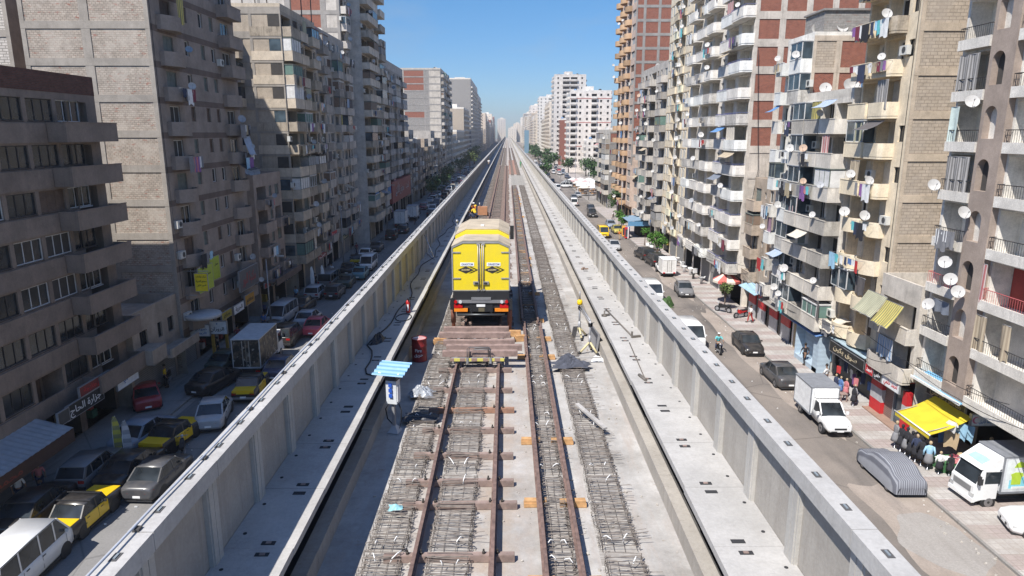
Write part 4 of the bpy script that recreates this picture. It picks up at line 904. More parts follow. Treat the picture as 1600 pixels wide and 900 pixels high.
def lorry(name, label, loc, rz, cabcol, boxmat, L=5.4, W=1.95, boxH=3.0, cabH=2.2, side=None, sloped=False, group=None, roofm=None, cabL=1.65):
    """cab-over or pickup cab in front (+Y), closed box behind"""
    t = thing(name, label, 'truck', loc, rz, group); hw = W/2; f = L/2; B = body_paint(cabcol)
    if sloped:   # bonneted pickup cab
        y = f; cw = hw*0.9
        st = [(f-2.35, cw, 0.42, 1.02, 0), (f-1.2, cw, 0.42, 1.04, 0.02), (f-0.45, cw*0.98, 0.42, 1.0, 0.05), (f-0.1, cw*0.92, 0.4, 0.86, 0.04), (f, cw*0.8, 0.45, 0.7, 0)]
        mb = MB(); mb.rings(body_rings(st), 0, True, True, True); mb.ob('cab', B, t)
        mb = MB(); mb.rings([[(-cw*0.93, yy, 1.0), (-w, yy, z), (w, yy, z), (cw*0.93, yy, 1.0)] for yy, z, w in ((f-2.35, 1.66, cw*0.82), (f-1.75, 1.68, cw*0.82), (f-1.05, 1.05, cw*0.93))]); mb.ob('windscreen', CG, t)
        mb = MB(); mb.box(-cw*0.85, cw*0.85, f-2.4, f-1.72, 1.64, 1.70)
        for s in (-1, 1):
            mb.hexa([(s*cw*0.86, f-1.12, 1.03), (s*cw*0.945, f-1.12, 1.03), (s*cw*0.845, f-1.75, 1.66), (s*cw*0.76, f-1.75, 1.66), (s*cw*0.86, f-1.06, 1.05), (s*cw*0.95, f-1.06, 1.05), (s*cw*0.85, f-1.70, 1.70), (s*cw*0.76, f-1.70, 1.70)])
            mb.box(s*cw*0.80, s*cw*0.95, f-2.4, f-2.25, 1.0, 1.66)
        mb.ob('cab_roof', B, t)
        mb = MB(); mb.box(-cw*0.45, cw*0.45, f-0.02, f+0.012, 0.58, 0.70); mb.box(-cw*0.7, cw*0.7, f-0.1, f+0.012, 0.42, 0.5); mb.ob('grille', TRIMB, t)
        for s in (-1, 1):
            mb = MB(); mb.hexa([(s*cw*0.5, f-0.1, 0.66), (s*cw*0.88, f-0.25, 0.68), (s*cw*0.9, f-0.4, 0.8), (s*cw*0.55, f-0.2, 0.8), (s*cw*0.5, f+0.01, 0.68), (s*cw*0.84, f-0.07, 0.7), (s*cw*0.9, f-0.2, 0.88), (s*cw*0.55, f-0.04, 0.84)]); mb.ob('headlight', LENS, t)
            mb = MB(); mb.box(s*(cw+0.02), s*(cw+0.2), f-1.3, f-1.2, 1.05, 1.25); mb.ob('wing_mirror', B, t)
        yb = f-2.45; bz = 0.62
    else:
        mb = MB()
        mb.rings([[(-hw*0.95, f-cabL, 0.55), (hw*0.95, f-cabL, 0.55), (hw*0.95, f-cabL, cabH), (-hw*0.95, f-cabL, cabH)], [(-hw*0.95, f-0.4, 0.5), (hw*0.95, f-0.4, 0.5), (hw*0.92, f-0.4, cabH), (-hw*0.92, f-0.4, cabH)],
                  [(-hw*0.95, f-0.12, 0.42), (hw*0.95, f-0.12, 0.42), (hw*0.93, f-0.12, 1.35), (-hw*0.93, f-0.12, 1.35)], [(-hw*0.9, f, 0.45), (hw*0.9, f, 0.45), (hw*0.9, f, 1.22), (-hw*0.9, f, 1.22)]]); mb.ob('cab', B, t)
        mb = MB(); mb.hexa([(-hw*0.86, f-0.16, 1.36), (hw*0.86, f-0.16, 1.36), (hw*0.84, f-0.4, cabH-0.1), (-hw*0.84, f-0.4, cabH-0.1), (-hw*0.86, f-0.09, 1.34), (hw*0.86, f-0.09, 1.34), (hw*0.84, f-0.36, cabH-0.06), (-hw*0.84, f-0.36, cabH-0.06)]); mb.ob('windscreen', CG, t)
        mb = MB(); mb.box(-hw*0.7, hw*0.7, f-0.02, f+0.012, 0.85, 1.15); mb.ob('grille', flat('grey_grille', (0.2, 0.2, 0.2), 0.5), t)
        mb = MB(); mb.box(-hw*0.97, hw*0.97, f-0.1, f+0.06, 0.40, 0.62); mb.ob('bumper', B, t)
        for s in (-1, 1):
            mb = MB(); mb.box(s*hw*0.945, s*(hw*0.955), f-1.3, f-0.5, 1.35, cabH-0.12); mb.ob('door_window', CG, t)
            mb = MB(); mb.box(s*hw*0.945, s*(hw*0.957), f-0.42, f-0.30, 1.3, 1.62); mb.box(s*hw*0.945, s*(hw*0.953), f-1.34, f-1.325, 0.7, cabH-0.1); mb.ob('door_line', TRIMB, t)
            mb = MB(); mb.box(s*hw*0.62, s*hw*0.93, f-0.05, f+0.03, 0.66, 0.86); mb.ob('headlight', LENS, t)
            mb = MB(); mb.box(s*(hw+0.02), s*(hw+0.16), f-0.15, f-0.05, 1.4, 1.85); mb.tube([(s*hw*0.9, f-0.2, 1.9), (s*(hw+0.09), f-0.1, 1.9)], 0.02); mb.ob('wing_mirror', TRIMB, t)
        yb = f-cabL-0.12; bz = 0.9
    mb = MB(); mb.box(-hw, hw, -f, yb, bz, boxH, 0); box = mb.ob('box_body', [boxmat], t)
    mb = MB(); e = 0.03
    mb.box(-hw-e, hw+e, -f-e, yb+e, boxH-0.012, boxH+0.06, 0)
    for x in (-hw-0.012, hw-0.05):
        for y in (-f-0.012, yb-0.05): mb.box(x, x+0.062, y, y+0.062, bz-0.02, boxH-0.02)
    mb.box(-hw-0.02, hw+0.02, -f-0.02, yb+0.02, bz-0.08, bz+0.03); mb.ob('box_roof', roofm or GREYM, box)
    mb = MB(); mb.box(-0.012, 0.012, -f-0.012, -f, bz+0.05, boxH-0.05); 
    for s in (-1, 1): mb.box(s*0.25-0.03, s*0.25+0.03, -f-0.04, -f-0.01, bz+0.1, boxH-0.1)
    mb.ob('rear_door_bars', TRIM, box)
    mb = MB(); mb.box(-0.4, 0.4, -f+0.1, f-0.4, 0.45, bz-0.05); mb.box(-hw*0.95, hw*0.95, -f-0.05, -f+0.06, 0.40, 0.5); mb.ob('chassis', CHAS, t)
    for s in (-1, 1):
        mb = MB(); mb.box(s*hw*0.6, s*hw*0.92, -f-0.06, -f, 0.55, 0.66); mb.ob('tail_light', LAMP_R, t)
        for y in (-f+0.95, f-0.85): wheel(t, s*(hw-0.16), y, 0.36, 0.22, s)
    mb = MB(); mb.box(-0.2, 0.2, f+0.02 if sloped else f+0.06, f+0.03 if sloped else f+0.07, 0.45, 0.56); mb.ob('number_plate', WHITE, t)
    return t
GL, GRR = 'vehicles in the shaded left street', 'vehicles in the sunlit right street'
# ---- left street, near to far (heading away from the camera = +Y)
car('van', 'white minibus with ribbed roof, the nearest vehicle in the left street', 'van', 'white', (-20.0, 25.1, 0), 0.02, GL, 'van', 4.7, 1.72, 1.98)
taxi('black and yellow taxi directly ahead of the white minibus', (-20.0, 29.3, 0), -0.04, GL)
car('parked_car', 'long black dusty saloon beside the pavement, left of the nearest taxi', 'car', 'black', (-22.5, 29.8, 0), 0.05, GL, 'sedan', 4.7, 1.78, 1.42)
car('parked_car', 'grey estate car parked by the shop with the tin canopy', 'car', 'grey', (-22.2, 33.8, 0), 0.02, GL, 'wagon', 4.0, 1.6, 1.42)
car('parked_car', 'glossy black saloon with red tail lamps between estate car and dark grey car', 'car', 'black', (-20.1, 33.8, 0), -0.06, GL, 'sedan', 4.4, 1.74, 1.44)
car('parked_car', 'dark grey car half hidden behind the parapet, right of the black saloon', 'car', 'charcoal', (-18.2, 33.0, 0), -0.05, GL, 'sedan', 4.3, 1.74, 1.44)
car('parked_car', 'silver blue saloon by the two feather flags', 'car', 'blue-grey', (-21.7, 38.2, 0), -0.12, GL, 'sedan', 4.5, 1.76, 1.47)
taxi('black and yellow taxi beside the silver blue saloon', (-19.8, 37.8, 0), -0.14, GL)
car('car', 'silver saloon driving away in the lane beside the parapet', 'car', 'silver', (-18.8, 41.3, 0), 0.22, GL, 'sedan', 4.4, 1.74, 1.48)
car('parked_car', 'dark red saloon parked under the corner of the brown block', 'car', 'red', (-24.7, 44.2, 0), 0.55, GL, 'sedan', 4.4, 1.74, 1.42)
car('parked_car', 'black saloon standing in the open space beyond the taxis', 'car', 'black', (-21.2, 47.2, 0), -0.25, GL, 'sedan', 4.6, 1.78, 1.42)
car('parked_car', 'dark green saloon parked left of the box truck', 'car', 'dark green', (-22.0, 51.6, 0), -0.12, GL, 'sedan', 4.4, 1.7, 1.42)
taxi('black and yellow taxi right behind the dark box truck', (-18.1, 45.9, 0), 0.08, GL)
PICT = nt('truck_mural'); t_ = PICT[1]; co_ = coords(t_)
c_ = mix(t_, ramp(t_, noise(t_, co_, 1.8, 5, 0.7), 0.45, 0.6), (0.02, 0.018, 0.017), (0.16, 0.12, 0.08)); c_ = mix(t_, ramp(t_, noise(t_, co_, 3.2, 3), 0.6, 0.66), c_, (0.35, 0.33, 0.30))
t_.links.new(c_, PICT[2].inputs['Base Color']); PICT[2].inputs['Roughness'].default_value = 0.5
lorry('box_truck', 'box truck with dark printed sides in the left street', (-19.6, 52.0, 0), 0.04, 'white', PICT[0], 6.2, 2.05, 3.05, 2.2, roofm=flat('pale_truck_roof', (0.45, 0.46, 0.47), 0.7), group=GL)
car('car', 'dark blue car peeping past the box truck by the parapet', 'car', 'dark blue', (-17.3, 50.0, 0), 0, GL, 'sedan')
LIST_L = [  # label, colour, style, x, y, rz
    ('dark grey saloon parked across the pavement left of the black pickup', 'charcoal', 'sedan', -21.0, 60.0, -0.7),
    ('black boxy car in the patch of sunlight beyond the box truck', 'black', 'jeep', -19.3, 58.3, -0.02),
    ('small pink red car mostly hidden by the parapet', 'pink-red', 'sedan', -17.7, 61.5, 0.0),
    ('pale silver minivan parked nose to the camera by the lamp post', 'silver', 'van', -22.0, 65.0, 3.1),
    ('silver saloon in the driving lane beyond the pink red car', 'silver', 'sedan', -19.2, 64.0, -0.03),
    ('dark saloon behind the pale silver minivan', 'black', 'sedan', -21.4, 69.8, -0.05),
    ('dark hatchback in the lane past the silver saloon', 'charcoal', 'wagon', -19.5, 75.8, 0),
    ('silver estate car at the kerb by two white flags', 'silver', 'wagon', -21.5, 75.3, -0.02),
    ('dark green car standing double parked by the flags', 'dark green', 'sedan', -19.5, 81.3, 0.05),
    ('grey van further up beside the second pair of flags', 'grey', 'van', -21.4, 81.0, -0.04),
    ('teal car in the lane behind the white minibus', 'teal', 'sedan', -18.8, 86.2, 0.02),
    ('white minibus facing the camera beyond the teal car', 'white', 'van', -18.9, 92, PI),
    ('black saloon parked under the white flag banner', 'black', 'sedan', -21.0, 89, 0.1),
    ('white boxy saloon beyond the far taxi', 'white', 'boxy', -21.0, 100.5, 0.02),
    ('charcoal car beside the white boxy saloon', 'charcoal', 'sedan', -20.6, 107, 0.02),
    ('dark car alone in the lane before the white delivery trucks', 'black', 'jeep', -20.3, 119.5, 0.03),
    ('dark hatchback nearer the white delivery trucks', 'charcoal', 'wagon', -19.3, 127, 0.0)]
PROTO = {}
def place_car(label, col, style, x, y, rz, group):
    if style not in PROTO:
        PROTO[style] = car('parked_car', label, 'car' if style != 'van' else 'van', col, (x, y, 0), rz, group, style, *{'sedan': (4.4, 1.72, 1.44), 'boxy': (4.05, 1.62, 1.42), 'wagon': (4.1, 1.66, 1.48), 'van': (4.6, 1.7, 1.95), 'jeep': (4.4, 1.8, 1.75), 'sport': (4.5, 1.8, 1.3)}[style])
        PROTO[style]['paint'] = col; return PROTO[style]
    p = PROTO[style]; a = body_paint(p['paint'])
    return dup(p, (x, y, 0), rz, label, {a.name: body_paint(col)}, group)
for lab, col, sty, x, y, rz in LIST_L: place_car(lab, col, sty, x, y, rz, GL)
taxi_proto = taxi('black and yellow taxi half hidden behind the flag banner', (-21.2, 94.8, 0), 0.15, GL)
lorry('delivery_truck', 'white box truck with rear doors shut, nearest of the far trucks on the left', (-21.0, 136, 0), 0.0, 'white', WHITE, 5.5, 2.1, 3.2, 2.2, group=GL)
lorry('delivery_truck', 'white box truck with an open dark back, ahead of the first far truck', (-20.2, 147, 0), 0.0, 'white', WHITE, 5.5, 2.1, 3.1, 2.2, group=GL)
rr = random.Random(17); cols = ['black', 'white', 'silver', 'grey', 'charcoal', 'white', 'silver', 'blue-grey', 'red', 'beige', 'dark blue', 'white']
for k in range(64):
    y = 154+k*3.3; x = rr.choice([-18.0, -20.3, -20.6, -17.4])+rr.uniform(-0.3, 0.3); sty = rr.choice(['sedan', 'sedan', 'wagon', 'van', 'jeep', 'boxy']); col = rr.choice(cols)
    place_car('small %s %s in the far queue along the shaded left street' % (col, {'sedan': 'saloon', 'wagon': 'hatchback', 'van': 'minibus', 'jeep': 'off-roader', 'boxy': 'old saloon'}[sty]), col, sty, x, y, rr.choice([0, 0, PI])+rr.uniform(-0.05, 0.05), 'far queue in the left street')
# ---- right street
place_car('white sports saloon parked nose out at the lower right corner', 'white', 'sport', 25.3, 28.0, 1.30, GRR)
lorry('box_truck', 'white cab-over truck with a colourful printed box, by the yellow awning', (25.15, 31.2, 0), 1.64, 'white', flat('pale_grey_truck_side', (0.62, 0.64, 0.66), 0.5), 4.9, 1.7, 2.75, 2.1, cabL=1.2, group=GRR, roofm=flat('dirty_grey_roof', (0.20, 0.21, 0.23), 0.7))
lorry('pickup_truck', 'white pickup with a closed white box facing the camera in the right street', (20.15, 40.7, 0), PI-0.02, 'white', flat('white_box_panel', (0.74, 0.75, 0.76), 0.5), 5.0, 1.78, 2.35, 1.7, sloped=True, group=GRR, roofm=flat('dirty_grey_roof', (0.20, 0.21, 0.23), 0.7))
place_car('matt dark grey saloon parked behind the white pickup', 'charcoal', 'sedan', 20.3, 48.2, 0.0, GRR)
place_car('glossy black saloon facing the camera, alone on the right road', 'black', 'sedan', 20.5, 55.8, PI-0.04, GRR)
place_car('white van close to the parapet behind the motorcyclist', 'white', 'van', 16.1, 57.8, PI, GRR)
place_car('grey saloon with sunlit windscreen facing the camera near the striped pavement', 'grey', 'sedan', 20.3, 76.6, PI-0.08, GRR)
place_car('white van beside the parapet, level with the grey saloon', 'white', 'van', 16.2, 74.5, PI, GRR)
place_car('black off-roader parked in front of the white box pickup', 'black', 'jeep', 20.7, 94.6, 0.1, GRR)
place_car('black off-roader under the round tree', 'black', 'jeep', 20.2, 99.6, 0.15, GRR)
lorry('pickup_truck', 'small white box pickup parked by the striped pavement', (20.7, 88.2, 0), 0.02, 'white', flat('cream_box_panel', (0.68, 0.67, 0.64), 0.5), 4.6, 1.75, 2.3, 1.7, sloped=True, group=GRR, roofm=WHITE)
place_car('silver saloon facing the camera beyond the round tree', 'silver', 'sedan', 17.0, 108, PI, GRR)
place_car('yellow minibus near the blue roofed kiosk', 'taxi', 'van', 17.1, 121.5, PI, GRR)
place_car('dull gold car parked beside the blue roofed kiosk', 'olive', 'sedan', 20.4, 126.5, PI, GRR)
place_car('blue grey car parked behind the dull gold car', 'blue-grey', 'sedan', 20.3, 134, PI, GRR)
for lab, col, sty, x, y, rz in [('black car facing the camera in the middle of the right road', 'black', 'jeep', 18.8, 152, PI), ('charcoal car behind the black car on the right road', 'charcoal', 'wagon', 20.0, 164, PI),
        ('white pickup near the far parapet on the right road', 'white', 'van', 17.0, 176, 0), ('grey car by the market umbrellas', 'grey', 'sedan', 18.6, 192, PI), ('silver car waiting by the market', 'silver', 'wagon', 20.4, 200, PI),
        ('white minibus standing crossways at the market', 'white', 'van', 20, 236, PI/2), ('white minibus at the near corner of the market', 'white', 'van', 16, 226, 0.3), ('white van behind the market minibus', 'white', 'van', 22, 246, PI/2), ('black car with yellow sign beyond the market', 'black', 'sedan', 17, 262, PI)]:
    place_car(lab, col, sty, x, y, rz, GRR)
for k in range(46):
    y = 275+k*4.4; x = rr.uniform(10, 24) if k % 3 else rr.uniform(24, 27); sty = rr.choice(['sedan', 'sedan', 'wagon', 'van', 'jeep']); col = rr.choice(cols)
    place_car('small %s %s in the far traffic of the sunlit right street' % (col, {'sedan': 'saloon', 'wagon': 'hatchback', 'van': 'minibus', 'jeep': 'off-roader'}[sty]), col, sty, x, y, rr.choice([0, PI, PI]), 'far traffic in the right street')
# printed panels on the cab-over truck
for o in [o for o in C.objects if o.name.startswith('box_truck') and o.get('label', '').startswith('white cab-over')]:
    TEALP = flat('print_sky_blue', (0.25, 0.62, 0.72), 0.5); LIME = flat('print_lime', (0.45, 0.62, 0.06), 0.5); ORG = flat('print_orange', (0.85, 0.42, 0.08), 0.5)
    bx = [c for c in o.children if c.name.startswith('box_body')][0]
    for s, nm in ((1, 0), (-1, 1)):
        mb = MB(); mb.box(s*0.853, s*0.857, -2.3, 0.95, 1.05, 2.6, 0); pan = mb.ob('printed_panel', flat('print_white', (0.72, 0.76, 0.76), 0.5), bx)
        mb = MB(); mb.prismx([(0.75, 1.1), (-2.55, 1.1), (-2.55, 2.2), (-1.0, 2.5), (-0.2, 1.75), (0.75, 1.55)], s*0.857, s*0.860); mb.ob('blue_swoosh', TEALP, pan)
        mb = MB(); mb.prismx([(0.6, 2.2), (0.0, 2.2), (0.15, 2.45), (0.3, 2.52), (0.48, 2.42)], s*0.859, s*0.863, 0); mb.prismx([(0.65, 1.3), (0.15, 1.3), (0.15, 1.7), (0.05, 1.75), (0.1, 1.9), (0.3, 1.95), (0.5, 1.95), (0.72, 1.85), (0.65, 1.7)], s*0.861, s*0.865, 0); mb.ob('green_print', LIME, pan)
        lo = lettering(arabic('مسحوق'), 0.42, ORG, pan, (s*0.865, -0.9, 2.05), '+x' if s > 0 else '-x', 1.4)
        mb = MB(); mb.box(s*0.859, s*0.864, -2.5, 0.6, 1.08, 1.2); mb.ob('base_stripe', WHITE, pan)
    f_ = 2.45; y1, y0 = f_-0.25, f_-1.3
    mb = MB(); mb.hexa([(-0.8, y0, 2.1), (0.8, y0, 2.1), (0.76, y1, 2.1), (-0.76, y1, 2.1), (-0.8, y0, 2.72), (0.8, y0, 2.72), (0.8, y0+0.08, 2.72), (-0.8, y0+0.08, 2.72)])
    df = mb.ob('wind_deflector', WHITE, o)
    mb = MB(); mb.hexa([(-0.5, y1-0.22, 2.27), (0.5, y1-0.26, 2.30), (0.5, y1-0.30, 2.33), (-0.5, y1-0.26, 2.30), (-0.6, y0+0.2, 2.60), (0.45, y0+0.24, 2.57), (0.45, y0+0.22, 2.6), (-0.6, y0+0.18, 2.63)]); mb.ob('printed_badge', flat('print_pale_blue', (0.35, 0.55, 0.63), 0.5), df)
# pickup with a box: panel over the cab
for o in [o for o in C.objects if o.name.startswith('pickup_truck')]:
    mb = MB(); mb.hexa([(-0.7, 0.05, 1.78), (0.7, 0.05, 1.78), (0.7, 0.35, 1.78), (-0.7, 0.35, 1.78), (-0.75, 0.05, 2.3), (0.75, 0.05, 2.3), (0.75, 0.12, 2.3), (-0.75, 0.12, 2.3)]); mb.ob('wind_deflector', WHITE, o)
# car under a striped fabric cover
def covered_car(loc, rz):
    t = thing('covered_car', 'car under a grey striped fabric cover parked at the edge of the pavement', 'car', loc, rz, GRR)
    m, tt, b = nt('striped_car_cover'); co = coords(tt); s = node(tt, 'ShaderNodeSeparateXYZ'); tt.links.new(co, s.inputs[0])
    w = node(tt, 'ShaderNodeMath', operation='MULTIPLY'); tt.links.new(s.outputs[0], w.inputs[0]); w.inputs[1].default_value = 9.0
    fr = node(tt, 'ShaderNodeMath', operation='FRACT'); tt.links.new(w.outputs[0], fr.inputs[0])
    c = mix(tt, ramp(tt, fr.outputs[0], 0.35, 0.5), (0.27, 0.28, 0.31), (0.12, 0.125, 0.15)); c = mix(tt, 0.3, c, ramp(tt, noise(tt, co, 2, 4), 0.3, 0.7, (0.6, 0.6, 0.6, 1), (1.1, 1.1, 1.1, 1)), 'MULTIPLY')
    tt.links.new(c, b.inputs['Base Color']); b.inputs['Roughness'].default_value = 0.8
    r = random.Random(2); prof = [(-2.3, 0.72, 0.6), (-2.22, 0.82, 0.98), (-1.7, 0.88, 1.06), (-1.2, 0.88, 1.36), (-0.6, 0.88, 1.46), (0.1, 0.88, 1.46), (0.55, 0.88, 1.36), (1.15, 0.88, 1.0), (1.8, 0.86, 0.94), (2.2, 0.78, 0.82), (2.32, 0.6, 0.6)]
    R = []
    for y, w_, h in prof:
        row = []
        for j in range(17):
            a = PI*j/16; k = abs(math.cos(a))**0.55*(1 if math.cos(a) >= 0 else -1)
            z = 0.24+(h-0.24)*min(1, math.sin(a)*1.6)**0.8; row.append((k*w_*(1-0.13*max(0, (z-0.8)/0.7)), y, z+0.012*math.sin(9*a+y*3)))
        R.append(row)
    mb = MB(); mb.sheet(R); mb.sheet([[(p[0]*0.99, p[1]*0.99, p[2]*0.99) for p in q] for q in R]); mb.quad(R[0][0], R[0][4], R[0][12], R[0][16]); mb.quad(R[-1][0], R[-1][4], R[-1][12], R[-1][16])
    mb.ob('fabric_cover', m, t)
    t.scale = (1, 0.9, 1)
    for s in (-1, 1):
        for y in (-1.4, 1.35): wheel(t, s*0.74, y, 0.31, 0.2, s)
    mb = MB(); mb.box(-0.78, 0.78, -2.15, 2.15, 0.16, 0.3); mb.ob('underbody', TRIMB, t)
covered_car((20.4, 33.3, 0), 0.0)
# ---- motorcycles
def motorcycle(label, loc, rz, col=RED, group=None):
    t = thing('motorcycle', label, 'motorcycle', loc, rz, group)
    for y in (-0.62, 0.66):
        mb = MB(); mb.cylx(-0.05, 0.05, y, 0.29, 0.29, 0, 18); w = mb.ob('wheel', BLACK, t); mb = MB(); mb.cylx(-0.055, 0.055, y, 0.29, 0.18, 0, 12); mb.ob('rim', GREYM, w)
    mb = MB(); mb.rings([[(-0.12, -0.7, 0.62), (0.12, -0.7, 0.62), (0.1, -0.7, 0.72), (-0.1, -0.7, 0.72)], [(-0.14, -0.1, 0.5), (0.14, -0.1, 0.5), (0.12, -0.1, 0.72), (-0.12, -0.1, 0.72)], [(-0.15, 0.3, 0.45), (0.15, 0.3, 0.45), (0.12, 0.3, 0.85), (-0.12, 0.3, 0.85)], [(-0.09, 0.5, 0.6), (0.09, 0.5, 0.6), (0.06, 0.5, 0.85), (-0.06, 0.5, 0.85)]]); mb.ob('body', col, t)
    mb = MB(); mb.box(-0.13, 0.13, -0.75, 0.05, 0.72, 0.80); mb.ob('saddle', BLACK, t)
    mb = MB(); mb.box(-0.12, 0.12, -0.25, 0.3, 0.22, 0.5); mb.ob('engine', GREYM, t)
    mb = MB(); mb.tube([(0, 0.66, 0.29), (0, 0.48, 0.95)], 0.04); mb.tube([(-0.34, 0.38, 1.02), (0, 0.46, 0.98), (0.34, 0.38, 1.02)], 0.018); mb.ob('handlebar', GREYM, t)
    mb = MB(); mb.lathe((0, 0.62, 0.84), [(0.02, 0), (0.08, 0.03), (0.08, 0.12), (0.02, 0.15)], 0, 8); mb.ob('headlight', LENS, t)
    mb = MB(); mb.tube([(0.13, -0.7, 0.35), (0.13, 0.1, 0.26)], 0.04); mb.ob('exhaust', GREYM, t)
    return t
# ================================================================ buildings
PANE = glass('window_pane', (0.018, 0.022, 0.026), 0.15)
PANE_B = glass('bluish_pane', (0.05, 0.07, 0.085), 0.12)
ALU = flat('pale_window_frame', (0.55, 0.55, 0.54), 0.5)
WOOD = flat('brown_shutter', (0.13, 0.085, 0.06), 0.7, 0, 0.25)
WOODG = flat('grey_green_shutter', (0.16, 0.18, 0.16), 0.7, 0, 0.25)
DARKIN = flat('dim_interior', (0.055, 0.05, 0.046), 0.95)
RAILING = flat('dark_iron_railing', (0.045, 0.042, 0.042), 0.6, 0.3)
RAILB = flat('blue_grey_railing', (0.14, 0.15, 0.30), 0.5)
RAILRED = flat('faded_red_railing', (0.42, 0.10, 0.10), 0.6)
FRAMEC = plaster('bare_concrete_frame', (0.36, 0.325, 0.285), (0.16, 0.14, 0.12), 0.4, 0.4)
FRAMEG = plaster('grey_concrete_frame', (0.33, 0.31, 0.29), (0.15, 0.14, 0.125), 0.4, 0.35)
BLOCK = brick('pale_block_infill', (0.46, 0.395, 0.33), (0.35, 0.30, 0.25), (0.24, 0.205, 0.175), 0.28, 0.14, 0.02, (0.27, 0.11, 0.08), 0.8, wash=(0.46, 0.41, 0.355))
BLOCK_T = brick('tan_block_infill', (0.50, 0.42, 0.335), (0.43, 0.36, 0.285), (0.26, 0.22, 0.18), 0.42, 0.2, 0.02, wash=(0.37, 0.32, 0.27))
BLOCK_W = brick('whitewashed_block_infill', (0.58, 0.54, 0.49), (0.50, 0.46, 0.42), (0.26, 0.235, 0.21), 0.5, 0.2, 0.03)
BRICK_R = brick('red_brick_infill', (0.34, 0.105, 0.065), (0.25, 0.08, 0.055), (0.24, 0.17, 0.14), 0.22, 0.085, 0.014, wash=(0.27, 0.12, 0.085))
BRICK_D = brick('dark_brown_brick', (0.17, 0.075, 0.055), (0.12, 0.055, 0.042), (0.11, 0.085, 0.075), 0.22, 0.085, 0.014)
BLOCK_G = brick('grey_block_infill', (0.33, 0.315, 0.295), (0.28, 0.265, 0.25), (0.22, 0.21, 0.2), 0.42, 0.2, 0.015, (0.25, 0.12, 0.09), 0.5)
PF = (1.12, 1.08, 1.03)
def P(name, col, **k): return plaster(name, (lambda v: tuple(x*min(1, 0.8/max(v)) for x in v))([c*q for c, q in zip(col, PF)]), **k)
_pm = {}
def cached(key, fn):
    if key not in _pm: _pm[key] = fn()
    return _pm[key]
# every prototype looks along +X; width runs along Y, centred; z from its own sill or slab
def window_parts(w, h, style):
    def mk():
        fr = MB(); fm = {'alu': ALU, 'wood': WOOD, 'green': WOODG, 'dark': RAILING, 'open': ALU}[style]
        a = w/2; t = 0.05
        for y0, y1, z0, z1 in ((-a, a, 0, t), (-a, a, h-t, h), (-a, -a+t, t, h-t), (a-t, a, t, h-t)): fr.box(-0.05, 0.02, y0, y1, z0, z1)
        n = max(1, int(round(w/0.65)))
        for k in range(1, n): fr.box(-0.05, 0.01, -a+w*k/n-0.022, -a+w*k/n+0.022, t, h-t)
        fr.box(-0.02, 0.10, -a-0.06, a+0.06, -0.07, -0.005)
        pn = MB()
        if style in ('wood', 'green'):
            k = 0; z = t
            while z < h-t-0.02: pn.hexa([(-0.02, -a+t, z), (0.0, -a+t, z), (0.0, a-t, z), (-0.02, a-t, z), (-0.035, -a+t, z+0.075), (-0.015, -a+t, z+0.075), (-0.015, a-t, z+0.075), (-0.035, a-t, z+0.075)]); z += 0.085
            return fr.mesh('window', [fm]), pn.mesh('shutter', [fm]), 'shutter'
        pn.box(-0.035, -0.02, -a+0.02, a-0.02, 0.02, h-0.02)
        return fr.mesh('window', [fm]), pn.mesh('pane', [PANE if style != 'open' else DARKIN]), 'pane'
    return cached(('win', round(w, 2), round(h, 2), style), mk)
def arch_parts(w, h):
    def mk():
        fr = MB(); a = w/2; pts = [(-a, 0), (a, 0)] + [(a*math.cos(PI*k/8), h-a+a*math.sin(PI*k/8)) for k in range(9)]
        pn = MB(); pn.prismx(pts, -0.03, -0.02)
        q = [(y*1.22, z*1.0+(0.0 if z < 0.1 else 0.05)) for y, z in pts]
        for i in range(len(pts)):
            j = (i+1) % len(pts); fr.hexa([(-0.05, pts[i][0], pts[i][1]), (-0.05, pts[j][0], pts[j][1]), (-0.05, q[j][0], q[j][1]), (-0.05, q[i][0], q[i][1]), (0.04, pts[i][0], pts[i][1]), (0.04, pts[j][0], pts[j][1]), (0.04, q[j][0], q[j][1]), (0.04, q[i][0], q[i][1])])
        return fr.mesh('window', [ALU]), pn.mesh('pane', [PANE]), 'pane'
    return cached(('arch', w, h), mk)
